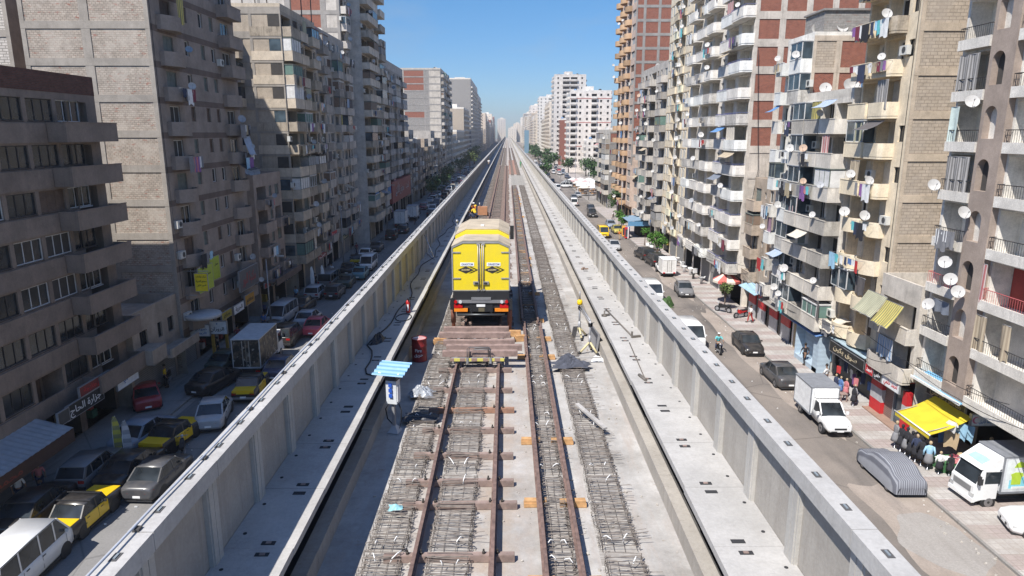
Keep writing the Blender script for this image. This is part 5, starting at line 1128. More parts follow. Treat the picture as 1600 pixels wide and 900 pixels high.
def balcony_parts(w, d, h, style, m, rail=None):
    """slab, parapet (and a railing as sub-part); the wall plane is x = 0"""
    key = ('bal', round(w, 2), round(d, 2), round(h, 2), style, m.name, rail.name if rail else '')
    def mk():
        mb = MB(); a = w/2; t = 0.09; rl = None
        if style == 'round':
            n = 10; out = [(d*(0.35+0.65*math.sin(PI*k/n)), -a+w*k/n) for k in range(n+1)]
            poly = [(0, -a)]+out+[(0, a)]
            mb.prismz(poly, -0.14, 0.0)
            for i in range(len(poly)-1):
                (x0, y0), (x1, y1) = poly[i], poly[i+1]; k = 0.94
                mb.hexa([(x0*k, y0*k, 0), (x1*k, y1*k, 0), (x1, y1, 0), (x0, y0, 0), (x0*k, y0*k, h), (x1*k, y1*k, h), (x1, y1, h), (x0, y0, h)])
        elif style == 'angled':
            poly = [(0, -a), (d*0.75, -a), (d, -a+0.5), (d, a-0.35), (d*0.8, a), (0, a)]
            mb.prismz(poly, -0.16, 0.0)
            for i in range(len(poly)-1):
                (x0, y0), (x1, y1) = poly[i], poly[i+1]; k = 0.95
                mb.hexa([(x0*k, y0*k, 0), (x1*k, y1*k, 0), (x1*1.02, y1*1.02, 0), (x0*1.02, y0*1.02, 0), (x0*k, y0*k, h), (x1*k, y1*k, h), (x1*1.02, y1*1.02, h), (x0*1.02, y0*1.02, h)])
        else:
            mb.box(0, d, -a, a, -0.14, 0)
            hh = h if style in ('solid', 'half') else 0.12
            if style == 'half': hh = h*0.62
            mb.box(d-t, d, -a, a, 0, hh); mb.box(0, d-t, -a, -a+t, 0, hh); mb.box(0, d-t, a-t, a, 0, hh)
            if style == 'solid': mb.box(d-t-0.03, d+0.03, -a-0.02, a+0.02, h, h+0.05); 
        if rail:
            rl = MB(); z0 = h if style in ('solid', 'round', 'angled') else (h*0.62 if style == 'half' else 0.12); z1 = max(0.98, z0+0.16)
            n = max(4, int(w/0.16)); x = d-0.05
            rl.tube([(0.02, -a+0.05, z1), (x, -a+0.05, z1), (x, a-0.05, z1), (0.02, a-0.05, z1)], 0.022, 0, 4, True, False)
            for k in range(n+1): y = -a+0.05+(w-0.1)*k/n; rl.tube([(x, y, z0), (x, y, z1)], 0.011, 0, 3, False, False)
            for s in (-1, 1):
                for k in range(1, 4): rl.tube([(x*k/4, s*(a-0.05), z0), (x*k/4, s*(a-0.05), z1)], 0.011, 0, 3, False, False)
            rl = rl.mesh('railing', [rail])
        return mb.mesh('balcony', [m]), rl
    return cached(key, mk)
def glazing_parts(w, d, h0, h, m, pm=None):
    """balcony closed in with glazed panels above its parapet"""
    def mk():
        fr = MB(); a = w/2
        n = max(2, int(w/0.8))
        for k in range(n+1): y = -a+0.03+(w-0.06)*k/n; fr.box(d-0.06, d, y-0.03, y+0.03, h0, h)
        fr.box(d-0.06, d, -a, a, h-0.07, h); fr.box(d-0.06, d, -a, a, h0, h0+0.06); fr.box(0, d, -a, -a+0.05, h-0.07, h); fr.box(0, d, a-0.05, a, h-0.07, h); fr.box(0.0, d+0.05, -a-0.04, a+0.04, h, h+0.06)
        pn = MB(); pn.box(d-0.04, d-0.02, -a+0.03, a-0.03, h0+0.03, h-0.03); pn.box(0.02, d-0.04, -a+0.02, -a+0.04, h0, h-0.03); pn.box(0.02, d-0.04, a-0.04, a-0.02, h0, h-0.03)
        return fr.mesh('glazed_screen', [m]), pn.mesh('pane', [pm or PANE_B])
    return cached(('glz', round(w, 2), round(d, 2), round(h, 2), m.name, pm and pm.name), mk)
def facade_grid(mb, u0, u1, z0, z1, ops, put, m=0, mr=0, mback=None):
    """wall with rectangular holes; ops: (a, b, c, d, depth, back material or None); put(o, u, z) -> point"""
    us = sorted({u0, u1, *[o[0] for o in ops], *[o[1] for o in ops]}); zs = sorted({z0, z1, *[o[2] for o in ops], *[o[3] for o in ops]})
    us = [u for u in us if u0-1e-6 <= u <= u1+1e-6]; zs = [z for z in zs if z0-1e-6 <= z <= z1+1e-6]
    import bisect
    hole = set()
    for o in ops:
        for i in range(bisect.bisect_left(us, o[0]-1e-6), bisect.bisect_left(us, o[1]-1e-6)):
            for j in range(bisect.bisect_left(zs, o[2]-1e-6), bisect.bisect_left(zs, o[3]-1e-6)): hole.add((i, j))
    for j in range(len(zs)-1):
        i = 0
        while i < len(us)-1:
            if (i, j) in hole: i += 1; continue
            k = i
            while k < len(us)-1 and (k, j) not in hole: k += 1
            mb.quad(put(0, us[i], zs[j]), put(0, us[k], zs[j]), put(0, us[k], zs[j+1]), put(0, us[i], zs[j+1]), m); i = k
    for a, b, c, d, dep, bk in ops:
        q = [(a, c), (b, c), (b, d), (a, d)]
        for i in range(4):
            (ua, za), (ub, zb) = q[i], q[(i+1) % 4]
            mb.quad(put(0, ua, za), put(0, ub, zb), put(-dep, ub, zb), put(-dep, ua, za), mr)
        if bk is not None: mb.quad(put(-dep, a, c), put(-dep, b, c), put(-dep, b, d), put(-dep, a, d), bk)
BLD = {}
class Bld:
    def __init__(s, short, label, side, X, y0, L, gh, fh, nf, wall, depth=16, trim=None, seed=0, lod=0, group=None):
        s.short, s.side, s.X, s.y0, s.L, s.gh, s.fh, s.nf, s.wall, s.depth = short, side, X, y0, L, gh, fh, nf, wall, depth
        s.trim = trim or wall; s.H = gh+fh*nf; s.r = random.Random(seed); s.lod = lod
        s.t = thing('apartment_block', label, 'building', (side*X, y0, 0), 0, group or ('apartment blocks along the left street' if side < 0 else 'apartment blocks along the right street'))
        c0, d0 = PCOL[s.trim.name]; s.trims = [s.trim, s.trim, plaster(s.trim.name+'_stained', sc3(c0, 0.74), sc3(d0, 0.8), 0.9, 0.8), plaster(s.trim.name+'_repainted', tuple(min(0.82, x*1.12) for x in c0), d0, 0.3, 0.3)]
        s.ops = []; s.slots = []; s.rz = 0 if side < 0 else PI; s.cnt = {}; BLD[short] = s
    def put(s, o, u, z): return (-s.side*o, u, z)
    def W(s, o, u, z): return Vector((s.side*(s.X-o), s.y0+u, z))
    def box(s, mb, o0, o1, u0, u1, z0, z1, m=0): mb.box(-s.side*o0, -s.side*o1, u0, u1, z0, z1, m)
    def room(s, k):
        s.cnt[k] = s.cnt.get(k, 0)+1; return s.cnt[k] <= 98
    def part(s, name, me, o, u, z, sub=None, parent=None):
        p = link(name, me, parent or s.t, (-s.side*o, u, z), s.rz)
        if sub: link(sub[0], sub[1], p)
        return p
    def window(s, u, z, w, h, style, dep=0.14):
        s.ops.append((u-w/2, u+w/2, z, z+h, dep+0.06, None))
        if not s.room('window'): return
        a, b, nm = window_parts(w, h, style); s.part('window', a, -dep, u, z, (nm, b))
    def arch(s, u, z, w, h):
        s.ops.append((u-w/2, u+w/2, z, z+h, 0.02, 0))
        if s.room('window'):
            a, b, nm = arch_parts(w, h); s.part('window', a, 0.02, u, z, (nm, b))
    def door(s, u, z, w, h, dep=0.1, style=None):
        style = style or s.r.choice(['wood', 'alu', 'open', 'green', 'open'])
        s.ops.append((u-w/2, u+w/2, z, z+h, dep+0.06, None))
        if s.room('door'):
            a, b, nm = window_parts(w, h, style); s.part('door', a, -dep, u, z, ('panel' if nm == 'shutter' else nm, b))
    def balcony(s, u, z, w, d, h=0.9, style='solid', m=None, rail=None, o=0):
        if not s.room('balcony'): return
        a, b = balcony_parts(w, d, h, style, m or s.r.choice(s.trims), rail); s.part('balcony', a, o, u, z, ('railing', b) if b else None)
        s.slots.append((u, z, w, d+o, h))
    def glazing(s, u, z, w, d, h0, h, m=None, pm=None):
        if not s.room('glazing'): return
        a, b = glazing_parts(w, d, h0, h, m or ALU, pm); s.part('glazed_screen', a, 0, u, z, ('pane', b))
    def loggia(s, u, z, w, h, dep=1.1, bk=1):
        s.ops.append((u-w/2, u+w/2, z, z+h, dep, bk))
        if s.room('door'):
            a, b, nm = window_parts(min(0.95, w*0.4), 2.0, s.r.choice(['wood', 'alu', 'open', 'alu']))
            s.part('door', a, -dep+0.06, u+s.r.uniform(-0.2, 0.2)*w, z+0.02, ('pane', b))
    def finish(s, backm=None, ground=True, parapet=0.7, setback=0.0, shops=True, side_ops=None, roofm=None, extra=None, side_wall=True):
        mb = MB(); g0 = s.gh if ground else 0
        facade_grid(mb, 0, s.L, g0, s.H, s.ops, s.put, 0, 0)
        D = s.depth
        if side_ops is not None:
            facade_grid(mb, -D, 0, 0, s.H, side_ops, lambda o, u, z: s.put(u, -o*0+ (-o if False else -o)*1.0, z), 0, 0)
        elif side_wall:
            mb.quad(s.put(0, 0, g0), s.put(-D, 0, g0), s.put(-D, 0, s.H), s.put(0, 0, s.H), 0)
            if ground: mb.quad(s.put(-setback, 0, 0), s.put(-D, 0, 0), s.put(-D, 0, g0), s.put(-setback, 0, g0), 0)
        mb.quad(s.put(0, s.L, g0), s.put(-D, s.L, g0), s.put(-D, s.L, s.H), s.put(0, s.L, s.H), 0)
        if ground: mb.quad(s.put(-setback, s.L, 0), s.put(-D, s.L, 0), s.put(-D, s.L, g0), s.put(-setback, s.L, g0), 0)
        mb.quad(s.put(-D, 0, 0), s.put(-D, s.L, 0), s.put(-D, s.L, s.H), s.put(-D, 0, s.H), 0)
        if ground and setback: mb.quad(s.put(0, 0, g0), s.put(0, s.L, g0), s.put(-setback, s.L, g0), s.put(-setback, 0, g0), 0)
        mb.ob('wall', [s.wall, backm or s.wall], s.t)
        rf = MB(); s.box(rf, 0, -D, 0, s.L, s.H, s.H+0.12)
        if parapet:
            s.box(rf, 0.003, -0.15, 0, s.L, s.H+0.12, s.H+parapet); s.box(rf, -D, -D+0.15, 0, s.L, s.H+0.12, s.H+parapet)
            s.box(rf, -0.15, -D+0.15, 0, 0.15, s.H+0.12, s.H+parapet); s.box(rf, -0.15, -D+0.15, s.L-0.15, s.L, s.H+0.12, s.H+parapet)
        rf.ob('roof', roofm or s.trim, s.t)
        if ground and shops: s.shops(setback)
        return s
    def shops(s, setback):
        """ground floor: pillars, dark shop interiors, shutters"""
        n = max(1, int(s.L/3.4)); w = s.L/n; mb = MB(); ops = []
        for k in range(n):
            u0, u1 = k*w+0.3, (k+1)*w-0.3; ops.append((u0, u1, 0.12, s.gh-0.75, 1.8 if s.r.random() < 0.65 else 0.12, None))
        facade_grid(mb, 0, s.L, 0, s.gh, [o[:5]+(1,) for o in ops], lambda o, u, z: s.put(o-setback, u, z), 0, 1)
        mb.ob('shop_front', [s.trim, DARKIN], s.t)
        for u0, u1, z0, z1, dep, _ in ops:
            if dep < 0.5:
                sh = MB(); s.box(sh, -setback-0.1, -setback-0.02, u0+0.01, u1-0.01, z0, z1-0.01)
                sh.ob('roller_shutter', stripes('roller_shutter_slats_%d' % (int(u0*7) % 2), *[((0.20, 0.20, 0.20), (0.26, 0.26, 0.26)), ((0.24, 0.21, 0.16), (0.30, 0.265, 0.20))][int(u0*7) % 2], 0.14, 1), s.t)
            else:
                for q in range(s.r.randint(3, 7)):
                    g = MB(); a = s.r.uniform(u0+0.2, u1-0.2); zz = s.r.choice([0.12, 0.12, 0.9, 1.5]); c = flat('shop_goods_%d' % s.r.randrange(6), [(0.3, 0.06, 0.05), (0.08, 0.12, 0.3), (0.45, 0.43, 0.4), (0.4, 0.3, 0.06), (0.05, 0.18, 0.12), (0.12, 0.1, 0.1)][s.r.randrange(6)], 0.8) if False else flat('shop_goods_%d' % (q % 6), [(0.3, 0.06, 0.05), (0.08, 0.12, 0.3), (0.45, 0.43, 0.4), (0.4, 0.3, 0.06), (0.05, 0.18, 0.12), (0.12, 0.1, 0.1)][q % 6], 0.8)
                    s.box(g, -setback-1.2, -setback-s.r.uniform(0.3, 0.9), a-0.2, a+s.r.uniform(0.1, 0.35), zz, zz+s.r.uniform(0.3, 0.8)); g.ob('shop_display', c, s.t)
    def frame_side(s, frame, infills, cols, W, z0=0.0, bw=0.42, cw=0.45, floors=None):
        """bare side wall facing the camera: concrete frame proud of the masonry infill; infills(f, c) -> material"""
        nf = floors or s.nf; mats = []; mb = MB(); fr = MB()
        xs = [0]+[c for c in cols]+[W]
        for f in range(-1 if z0 == 0 else 0, nf):
            za = 0 if f < 0 else s.gh+f*s.fh; zb = s.gh if f < 0 else za+s.fh
            if zb <= z0: continue
            for c in range(len(xs)-1):
                mt = infills(f, c)
                if mt not in mats: mats.append(mt)
                a, b = xs[c], xs[c+1]; mb.quad(s.put(-a, -0.012, za), s.put(-b, -0.012, za), s.put(-b, -0.012, zb), s.put(-a, -0.012, zb), mats.index(mt))
            s.box(fr, 0.004, -W, -0.07, 0.0, zb-bw/2, zb+bw/2)
        for x in xs: s.box(fr, -max(0, x-cw/2) if x else 0.003, -min(W, x+cw/2) if x < W else -W, -0.062, 0.0, z0, s.H)
        mb.ob('masonry_infill', mats, s.t); fr.ob('concrete_frame', frame, s.t)
    def band(s, z0, z1, m, o=0.012, u0=0, u1=None, name='painted_band'):
        mb = MB(); s.box(mb, 0.0, o, u0, s.L if u1 is None else u1, z0, z1); mb.ob(name, m, s.t)
    def roofbox(s, u0, u1, o0, o1, h, m=None, name='stair_hut'):
        mb = MB(); s.box(mb, o0, o1, u0, u1, s.H+0.1, s.H+h); s.box(mb, o0+0.15, o1-0.15, u0-0.15, u1+0.15, s.H+h, s.H+h+0.15); mb.ob(name, m or s.wall, s.t)
SHEETS = [PANE, PANE_B, flat('white_board', (0.62, 0.61, 0.59), 0.7), flat('grey_board_panel', (0.30, 0.30, 0.30), 0.8), flat('brown_board_panel', (0.20, 0.14, 0.10), 0.8), flat('green_board_panel', (0.12, 0.20, 0.17), 0.8)]
def closed(b, c, z, w, bd, bh, balc):
    """one balcony in five has been closed in by its owner"""
    if balc == 'solid' and b.r.random() < 0.22: b.glazing(c, z, w, bd-0.03, bh+0.03, b.r.choice([b.fh-0.2, b.fh-0.25, 1.9]), b.r.choice([ALU, WOOD, WOODG, RAILING]), b.r.choice(SHEETS))
def auto(b, bays, mats=None, rail=None, balc='solid', bd=1.05, bh=0.9, seed=0, skip=0.0, top=None, wst=('alu', 'wood', 'open', 'alu')):
    """bays: (kind, width) from the near end; fills every floor"""
    tot = sum(w for _, w in bays); k = b.L/tot; r = b.r
    for f in range(b.nf):
        z = b.gh+f*b.fh; u = 0.0
        for kind, w in bays:
            w *= k; c = u+w/2
            if r.random() < skip: kind = r.choice(['w', 'n'])
            if kind == 'w': b.window(c, z+0.95, min(1.0, w-0.5), 1.15, r.choice(wst))
            elif kind == 'W': b.window(c, z+0.92, w-0.7, 1.25, r.choice(wst))
            elif kind == 's': b.arch(c, z+0.9, 0.5, 1.25)
            elif kind == 't': b.window(c, z+1.2, 0.5, 0.6, r.choice(wst))
            elif kind == 'b':
                b.door(c, z+0.03, min(1.7, w-0.9), 2.05); b.balcony(c, z, w-0.25, bd, bh, balc, None, rail); closed(b, c, z, w-0.25, bd, bh, balc)
            elif kind == 'c':
                b.balcony(c, z, w-0.2, bd, bh, 'solid', None, None); b.glazing(c, z, w-0.2, bd-0.03, bh+0.03, b.fh-0.2) if r.random() < 0.75 else b.door(c, z+0.03, min(1.7, w-0.9), 2.05)
            elif kind == 'l': b.loggia(c, z+0.02, w-0.35, b.fh-0.35); b.balcony(c, z, w-0.25, 0.22, bh, balc if balc != 'round' else 'solid', None, rail)
            elif kind == 'L': b.loggia(c, z+0.02, w-0.3, b.fh-0.4, 0.8); b.balcony(c, z, w-0.1, bd, bh, balc, None, rail); closed(b, c, z, w-0.1, bd, bh, balc)
            u += w
# ---------------------------------------------------------------- left side
DB = P('sooty_brown_render', (0.235, 0.195, 0.17), dirt=(0.11, 0.09, 0.08), streak=0.35, blot=0.5)
L1 = Bld('brown balcony block', 'brown block with long balcony bands and a dark brick roof parapet, nearest on the left', -1, 25.0, 24.4, 18.8, 3.1, 2.43, 7, DB, 14, seed=1)
for f in range(7):
    z = L1.gh+f*2.43; u = 0.2
    while u < 15.4:
        st = L1.r.choice(['alu', 'dark', 'wood', 'dark', 'dark', 'open']); w = 2.15
        if L1.r.random() < 0.18:
            L1.loggia(u+1.2, z+0.02, 2.2, 2.1, 1.2)
        else: L1.window(u+1.2, z+0.98, w, 1.18, st, 0.1)
        u += 2.45
    L1.loggia(16.9, z+0.02, 1.9, 2.1, 1.2); L1.balcony(16.4, z, 5.0, 1.1, 0.92, 'solid', DB)
    L1.band(z-0.16, z+0.86, DB, 0.10, 0, 13.8, 'balcony_band')
    for q in range(5):
        pass
L1.finish(setback=1.0, parapet=0)
mb = MB(); L1.box(mb, 0.02, -0.25, 0, 18.8, L1.H+0.12, L1.H+1.2); L1.box(mb, -0.25, -14, 18.55, 18.8, L1.H+0.12, L1.H+1.2); mb.ob('brick_parapet', BRICK_D, L1.t)
GB = P('grey_beige_render', (0.35, 0.305, 0.265), dirt=(0.16, 0.135, 0.115), streak=0.4)
Lq = Bld('low corner house', 'low flat roofed two storey building between the brown block and the bare side wall', -1, 24.6, 43.3, 6.3, 3.0, 2.6, 1, GB, 12, seed=2)
Lq.window(1.4, 3.9, 1.0, 1.1, 'dark'); Lq.window(3.6, 3.9, 0.6, 1.1, 'dark'); Lq.window(5.2, 3.9, 0.9, 1.1, 'dark')
Lq.finish(setback=0.4, parapet=0.85)
mb = MB(); Lq.box(mb, 0, 1.5, 2.0, 6.2, 2.85, 3.05); Lq.box(mb, 1.35, 1.5, 2.0, 6.2, 3.05, 3.5); mb.ob('canopy', GB, Lq.t)
mb = MB(); Lq.box(mb, 0, 1.2, 0.0, 1.9, 3.0, 4.0); mb.ob('balcony', GB, Lq.t)
BT = P('mottled_taupe_render', (0.29, 0.25, 0.225), dirt=(0.14, 0.115, 0.10), streak=0.3)
BTD = P('dark_brown_band_paint', (0.16, 0.125, 0.11), dirt=(0.09, 0.075, 0.07), streak=0.3)
L2 = Bld('bare side wall tower', 'tall block with a sunlit bare block side wall in a concrete frame', -1, 24.4, 49.8, 15.0, 3.4, 2.43, 11, BT, 8.8, seed=3)
for f in range(11):
    z = L2.gh+f*2.43
    L2.door(2.4, z+0.03, 1.5, 1.95); L2.balcony(2.4, z, 2.9, 0.95, 0.85, 'round', BT)
    for u in (5.4, 8.2, 10.2): L2.window(u, z+0.95, 0.75, 1.1, L2.r.choice(['wood', 'alu', 'wood', 'green', 'open']))
    if f % 4 != 3: L2.door(12.9, z+0.03, 1.6, 1.95)
    L2.balcony(12.9, z, 3.0, 1.0, 0.85, 'solid' if f > 7 else 'round', BT)
    L2.band(z-0.32, z+0.12, BTD, 0.015)
L2.finish(setback=0.8)
L2.frame_side(FRAMEC, lambda f, c: BRICK_R if f == 0 and c == 0 else BLOCK, (4.4,), 8.8, bw=0.5, cw=0.62)
L2b = Bld('rear pale block', 'pale block behind the bare side wall tower, upper left edge, placed to shade the tan block', -1, 36.85, 54, 8.0, 3.4, 2.43, 17, BT, 12, seed=33)  # added as sun blocker for the tan side wall, doubles as the pale block
L2b.finish(shops=False, ground=False); L2b.frame_side(FRAMEC, lambda f, c: BLOCK_W if c % 2 == 0 else BLOCK, (2.0, 6.0), 10, bw=0.5, cw=0.62)
LP = P('dim_pinkish_render', (0.36, 0.30, 0.265), dirt=(0.17, 0.14, 0.12))
L3a = Bld('four storey house', 'four storey beige house between the two tall left blocks', -1, 24.4, 66.6, 8.0, 3.8, 2.35, 4, LP, 10, seed=5)
for f in range(4):
    z = 3.8+2.35*f; L3a.loggia(2.0, z+0.02, 2.6, 2.0); L3a.balcony(2.0, z, 3.0, 0.8, 0.85, 'solid', LP); L3a.window(4.6, z+0.9, 0.8, 1.05, 'green')
    if f % 2: L3a.window(6.6, z+0.9, 1.2, 1.1, 'green')
    else: L3a.loggia(6.6, z+0.02, 1.8, 2.0); L3a.balcony(6.6, z, 2.2, 0.6, 0.85, 'solid', LP)
L3a.finish(setback=0.2, parapet=0.9)
mb = MB(); L3a.box(mb, 0, 1.6, -0.2, 8.0, 3.55, 3.75); L3a.box(mb, 1.5, 1.65, -0.2, 8.0, 3.3, 3.95); mb.ob('canopy', BTD, L3a.t)
TB = P('tan_plaster', (0.41, 0.36, 0.30), dirt=(0.2, 0.165, 0.135), streak=0.45)
L3 = Bld('cream band block', 'tall tan block with pale balcony bands and a half shaded side wall', -1, 23.6, 76.0, 13.0, 3.8, 2.43, 11, TB, 22, P('cream_band', (0.52, 0.46, 0.38), streak=0.35), seed=6)
auto(L3, [('L', 3.4), ('b', 3.0), ('w', 1.6), ('L', 3.2), ('w', 1.6)], bd=1.0, bh=0.85)
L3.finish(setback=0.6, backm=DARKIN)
L3.frame_side(FRAMEC, lambda f, c: BLOCK_W if c == 2 and f % 2 else TB, (3.2, 5.6, 9.6), 14, bw=0.7, cw=0.3)
mb = MB(); L3.box(mb, 1.2, -4, 0, 8, L3.H+2.5, L3.H+2.62)
for u in (0.1, 4, 7.9):
    for o in (1.1, -3.9): L3.box(mb, o-0.05, o+0.05, u-0.05, u+0.05, L3.H, L3.H+2.5)
mb.ob('roof_shelter', flat('dark_roof_shelter', (0.08, 0.075, 0.07), 0.8), L3.t)
for f in (0, 1, 2, 4, 5, 7, 8, 9):     # small balconies on the recessed part of the side wall
    mb = MB(); z = L3.gh+f*2.43; L3.box(mb, -4.2, -6.6, -1.2, 0.0, z, z+0.85); L3.box(mb, -4.3, -6.5, -1.1, -0.02, z+0.85, z+2.0, 1); mb.ob('side_balcony', [TB, PANE], L3.t)
for f in range(11):      # pale bands and open loggia ends wrap round the near corner
    z = L3.gh+f*2.43; mb = MB(); L3.box(mb, 0.0, -3.3, -0.10, -0.063, z-0.1, z+0.82); mb.ob('corner_band', L3.trims[(f*7) % 4], L3.t)
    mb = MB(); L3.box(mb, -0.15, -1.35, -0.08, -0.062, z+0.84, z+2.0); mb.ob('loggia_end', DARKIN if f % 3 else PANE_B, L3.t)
GW = P('greyish_white_render', (0.44, 0.415, 0.385), dirt=(0.2, 0.175, 0.155), streak=0.4)
L4 = Bld('arched window block', 'greyish white block with arched windows and little balustraded balconies', -1, 24.2, 89.2, 17.6, 3.8, 2.43, 11, GW, 16, seed=7)
auto(L4, [('w', 1.8), ('b', 2.4), ('s', 1.4), ('W', 2.2), ('b', 2.4), ('s', 1.3), ('b', 2.4)], balc='solid', bd=0.9, bh=0.8)
L4.finish(setback=0.6); L4.frame_side(FRAMEG, lambda f, c: GW, (4, 8), 14)
L5 = Bld('red infill tower', 'tall grey framed tower with red brick infill near the roof behind the arched block', -1, 24.6, 107.2, 4.6, 3.8, 2.43, 17, WALL5 if False else P('white_grey_render', (0.50, 0.48, 0.455), streak=0.3), 16, seed=8)
auto(L5, [('b', 2.6), ('w', 1.5)], bd=0.9)
L5.finish(setback=0.6); L5.frame_side(FRAMEG, lambda f, c: BRICK_R if c == 1 and f > 10 else L5.wall, (2.4, 7.6), 12, bw=0.6, cw=0.8)
WH = P('dirty_white_render', (0.60, 0.59, 0.57), streak=0.25)
L6 = Bld('white side tower', 'tall tower with a plain white side wall and a stack of cream balconies', -1, 22.9, 113.5, 15.6, 3.8, 2.43, 18, P('cream_grey_render', (0.42, 0.39, 0.35)), 14, P('pale_cream_balcony', (0.55, 0.51, 0.45), streak=0.3), seed=9)
auto(L6, [('L', 3.2), ('b', 2.8), ('w', 1.6), ('L', 3.2)], bd=1.2)
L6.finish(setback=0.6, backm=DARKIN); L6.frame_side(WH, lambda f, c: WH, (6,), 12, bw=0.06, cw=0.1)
L7 = Bld('long grey block', 'long flat topped grey block with a big dark red shop sign', -1, 24.4, 131, 36, 4.2, 2.43, 11, P('mid_grey_render', (0.36, 0.335, 0.31)), 16, P('light_grey_trim', (0.47, 0.445, 0.42)), seed=10, lod=1)
auto(L7, [('b', 2.8), ('w', 1.4), ('L', 2.6), ('w', 1.4), ('b', 2.8), ('w', 1.4), ('L', 2.6)], bd=0.9)
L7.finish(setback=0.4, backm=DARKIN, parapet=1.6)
def lowrow(side, specs, seed):
    r = random.Random(seed)
    for i, (y0, L, nf, X, short, label, col) in enumerate(specs):
        b = Bld(short, label, side, X, y0, L, 3.6, 2.43, nf, P('render_'+short.replace(' ', '_'), col), 14, seed=seed+i, lod=1)
        auto(b, [('b', 2.8), ('w', 1.6), ('b', 2.6)] if L > 6 else [('b', 2.8), ('w', 1.6)], bd=0.9); b.finish(parapet=0.8)
lowrow(-1, [(168.5, 7.5, 4, 24.4, 'low beige house', 'low beige house after the long grey block', (0.38, 0.33, 0.28)), (176.5, 9, 6, 24.8, 'narrow grey house', 'narrow grey house with a pale side wall beyond the red sign', (0.43, 0.41, 0.39)),
            (186, 10, 5, 24.2, 'dish crowded house', 'low house with many dishes on its roof', (0.36, 0.31, 0.27)), (196.5, 9, 4, 24.6, 'shaded brown house', 'shaded brown house before the brick topped tower', (0.33, 0.27, 0.23)), (206, 10, 5, 24.4, 'plain tan house', 'plain tan house against the brick topped tower', (0.40, 0.34, 0.28)), (217, 11, 4, 24.2, 'cream low house', 'cream low house in the shaded row before the brick topped tower', (0.44, 0.39, 0.33)), (229, 12, 6, 25.0, 'six storey grey house', 'six storey grey house in the shaded row before the brick topped tower', (0.40, 0.385, 0.37)), (242, 12, 5, 24.4, 'five storey tan house', 'five storey tan house in the shaded row before the brick topped tower', (0.40, 0.34, 0.28)), (255, 12, 4, 24.6, 'last low house', 'last low pale house right before the brick topped tower', (0.46, 0.43, 0.40))], 40)
L8 = Bld('brick topped tower', 'tower with a grey block side wall topped in red brick', -1, 25.0, 268, 40, 3.8, 2.5, 15, P('pale_grey_render8', (0.50, 0.47, 0.43)), 17, seed=12, lod=1)
auto(L8, [('b', 3), ('w', 2), ('b', 3), ('w', 2), ('b', 3), ('b', 3), ('w', 2), ('b', 3)], bd=1.1)
L8.finish(); L8.frame_side(FRAMEG, lambda f, c: BRICK_R if (f > 11 or f == 8) and c == 2 else (BLOCK_G if c else L8.wall), (4.6, 6.2), 14, bw=0.4)
# ---------------------------------------------------------------- right side
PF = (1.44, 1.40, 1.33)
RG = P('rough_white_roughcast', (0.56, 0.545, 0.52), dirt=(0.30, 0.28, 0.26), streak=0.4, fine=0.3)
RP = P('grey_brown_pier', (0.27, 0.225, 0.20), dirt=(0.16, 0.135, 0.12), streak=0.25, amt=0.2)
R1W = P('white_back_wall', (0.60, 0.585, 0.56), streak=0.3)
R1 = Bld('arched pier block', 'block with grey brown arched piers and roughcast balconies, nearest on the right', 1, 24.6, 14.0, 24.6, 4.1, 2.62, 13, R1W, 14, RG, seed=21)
BACKM = P('pale_loggia_wall', (0.62, 0.61, 0.59), streak=0.2, amt=0.3)
for f in range(13):
    z = 4.1+2.62*f
    for u, w in ((23.2, 2.4), (16.6, 6.6), (6.5, 8.0)):
        R1.loggia(u, z+0.02, w, 2.3, 1.15, 1)
        R1.balcony(u, z, w+0.1, 0.42, 0.62, 'half', RG, RAILRED if f == 2 else RAILING)
        a, b_, nm = window_parts(1.3, 2.0, 'dark' if f % 2 else 'alu'); R1.part('balcony_door', a, -1.08, u-w*0.25, z+0.03, ('pane', b_))
R1.finish(backm=BACKM, setback=2.6, shops=False)
mb = MB(); R1.box(mb, -1.14, -1.06, 13.4, 19.8, 4.1+2*2.62+0.03, 4.1+2*2.62+2.3); mb.ob('red_loggia_wall', P('faded_red_wall', (0.24, 0.05, 0.045)), R1.t)
for f in range(13):       # piers with an arched niche on every floor
    z = 4.1+2.62*f; mb = MB(); u0, u1 = 20.05, 21.85; o = 0.38
    uc, hw_, zt_ = 21.15, 0.46, z+1.7
    R1.box(mb, 0.0, o, u0, uc-hw_, z-0.25, z+2.37); R1.box(mb, 0.0, o, uc+hw_, u1, z-0.25, z+2.37); R1.box(mb, 0.0, o, uc-hw_, uc+hw_, z-0.25, z+0.55)
    arc = [(uc-hw_*math.cos(PI*k/10), zt_+hw_*math.sin(PI*k/10)) for k in range(11)]
    for k in range(10):
        (a0, b0), (a1, b1) = arc[k], arc[k+1]; q = [R1.put(oo, uu, zz) for oo in (0.0, o) for uu, zz in ((a0, b0), (a1, b1), (a1, z+2.37), (a0, z+2.37))]; mb.hexa(q)
    R1.box(mb, -0.01, 0.02, uc-hw_, uc+hw_, z+0.55, z+2.2, 1); mb.ob('arched_pier', [RP, R1W if f % 2 else DARKIN], R1.t)
mb = MB(); facade_grid(mb, 0, 24.6, 0, 4.1, [(23.0, 24.3, 0.12, 3.0, 1.5, 1), (16.5, 22.6, 0.12, 3.1, 1.6, 1), (9, 15.5, 0.12, 3.1, 1.6, 1)], lambda o, u, z: R1.put(o-2.6, u, z), 0, 1); mb.ob('shop_front', [FRAMEC, DARKIN], R1.t)
CL = P('stained_old_concrete', (0.43, 0.405, 0.375), dirt=(0.2, 0.18, 0.16))
R1b = Bld('awning house', 'low three storey house with striped awnings over the red shop', 1, 24.2, 38.7, 4.25, 3.4, 2.45, 2, CL, 8, seed=22)
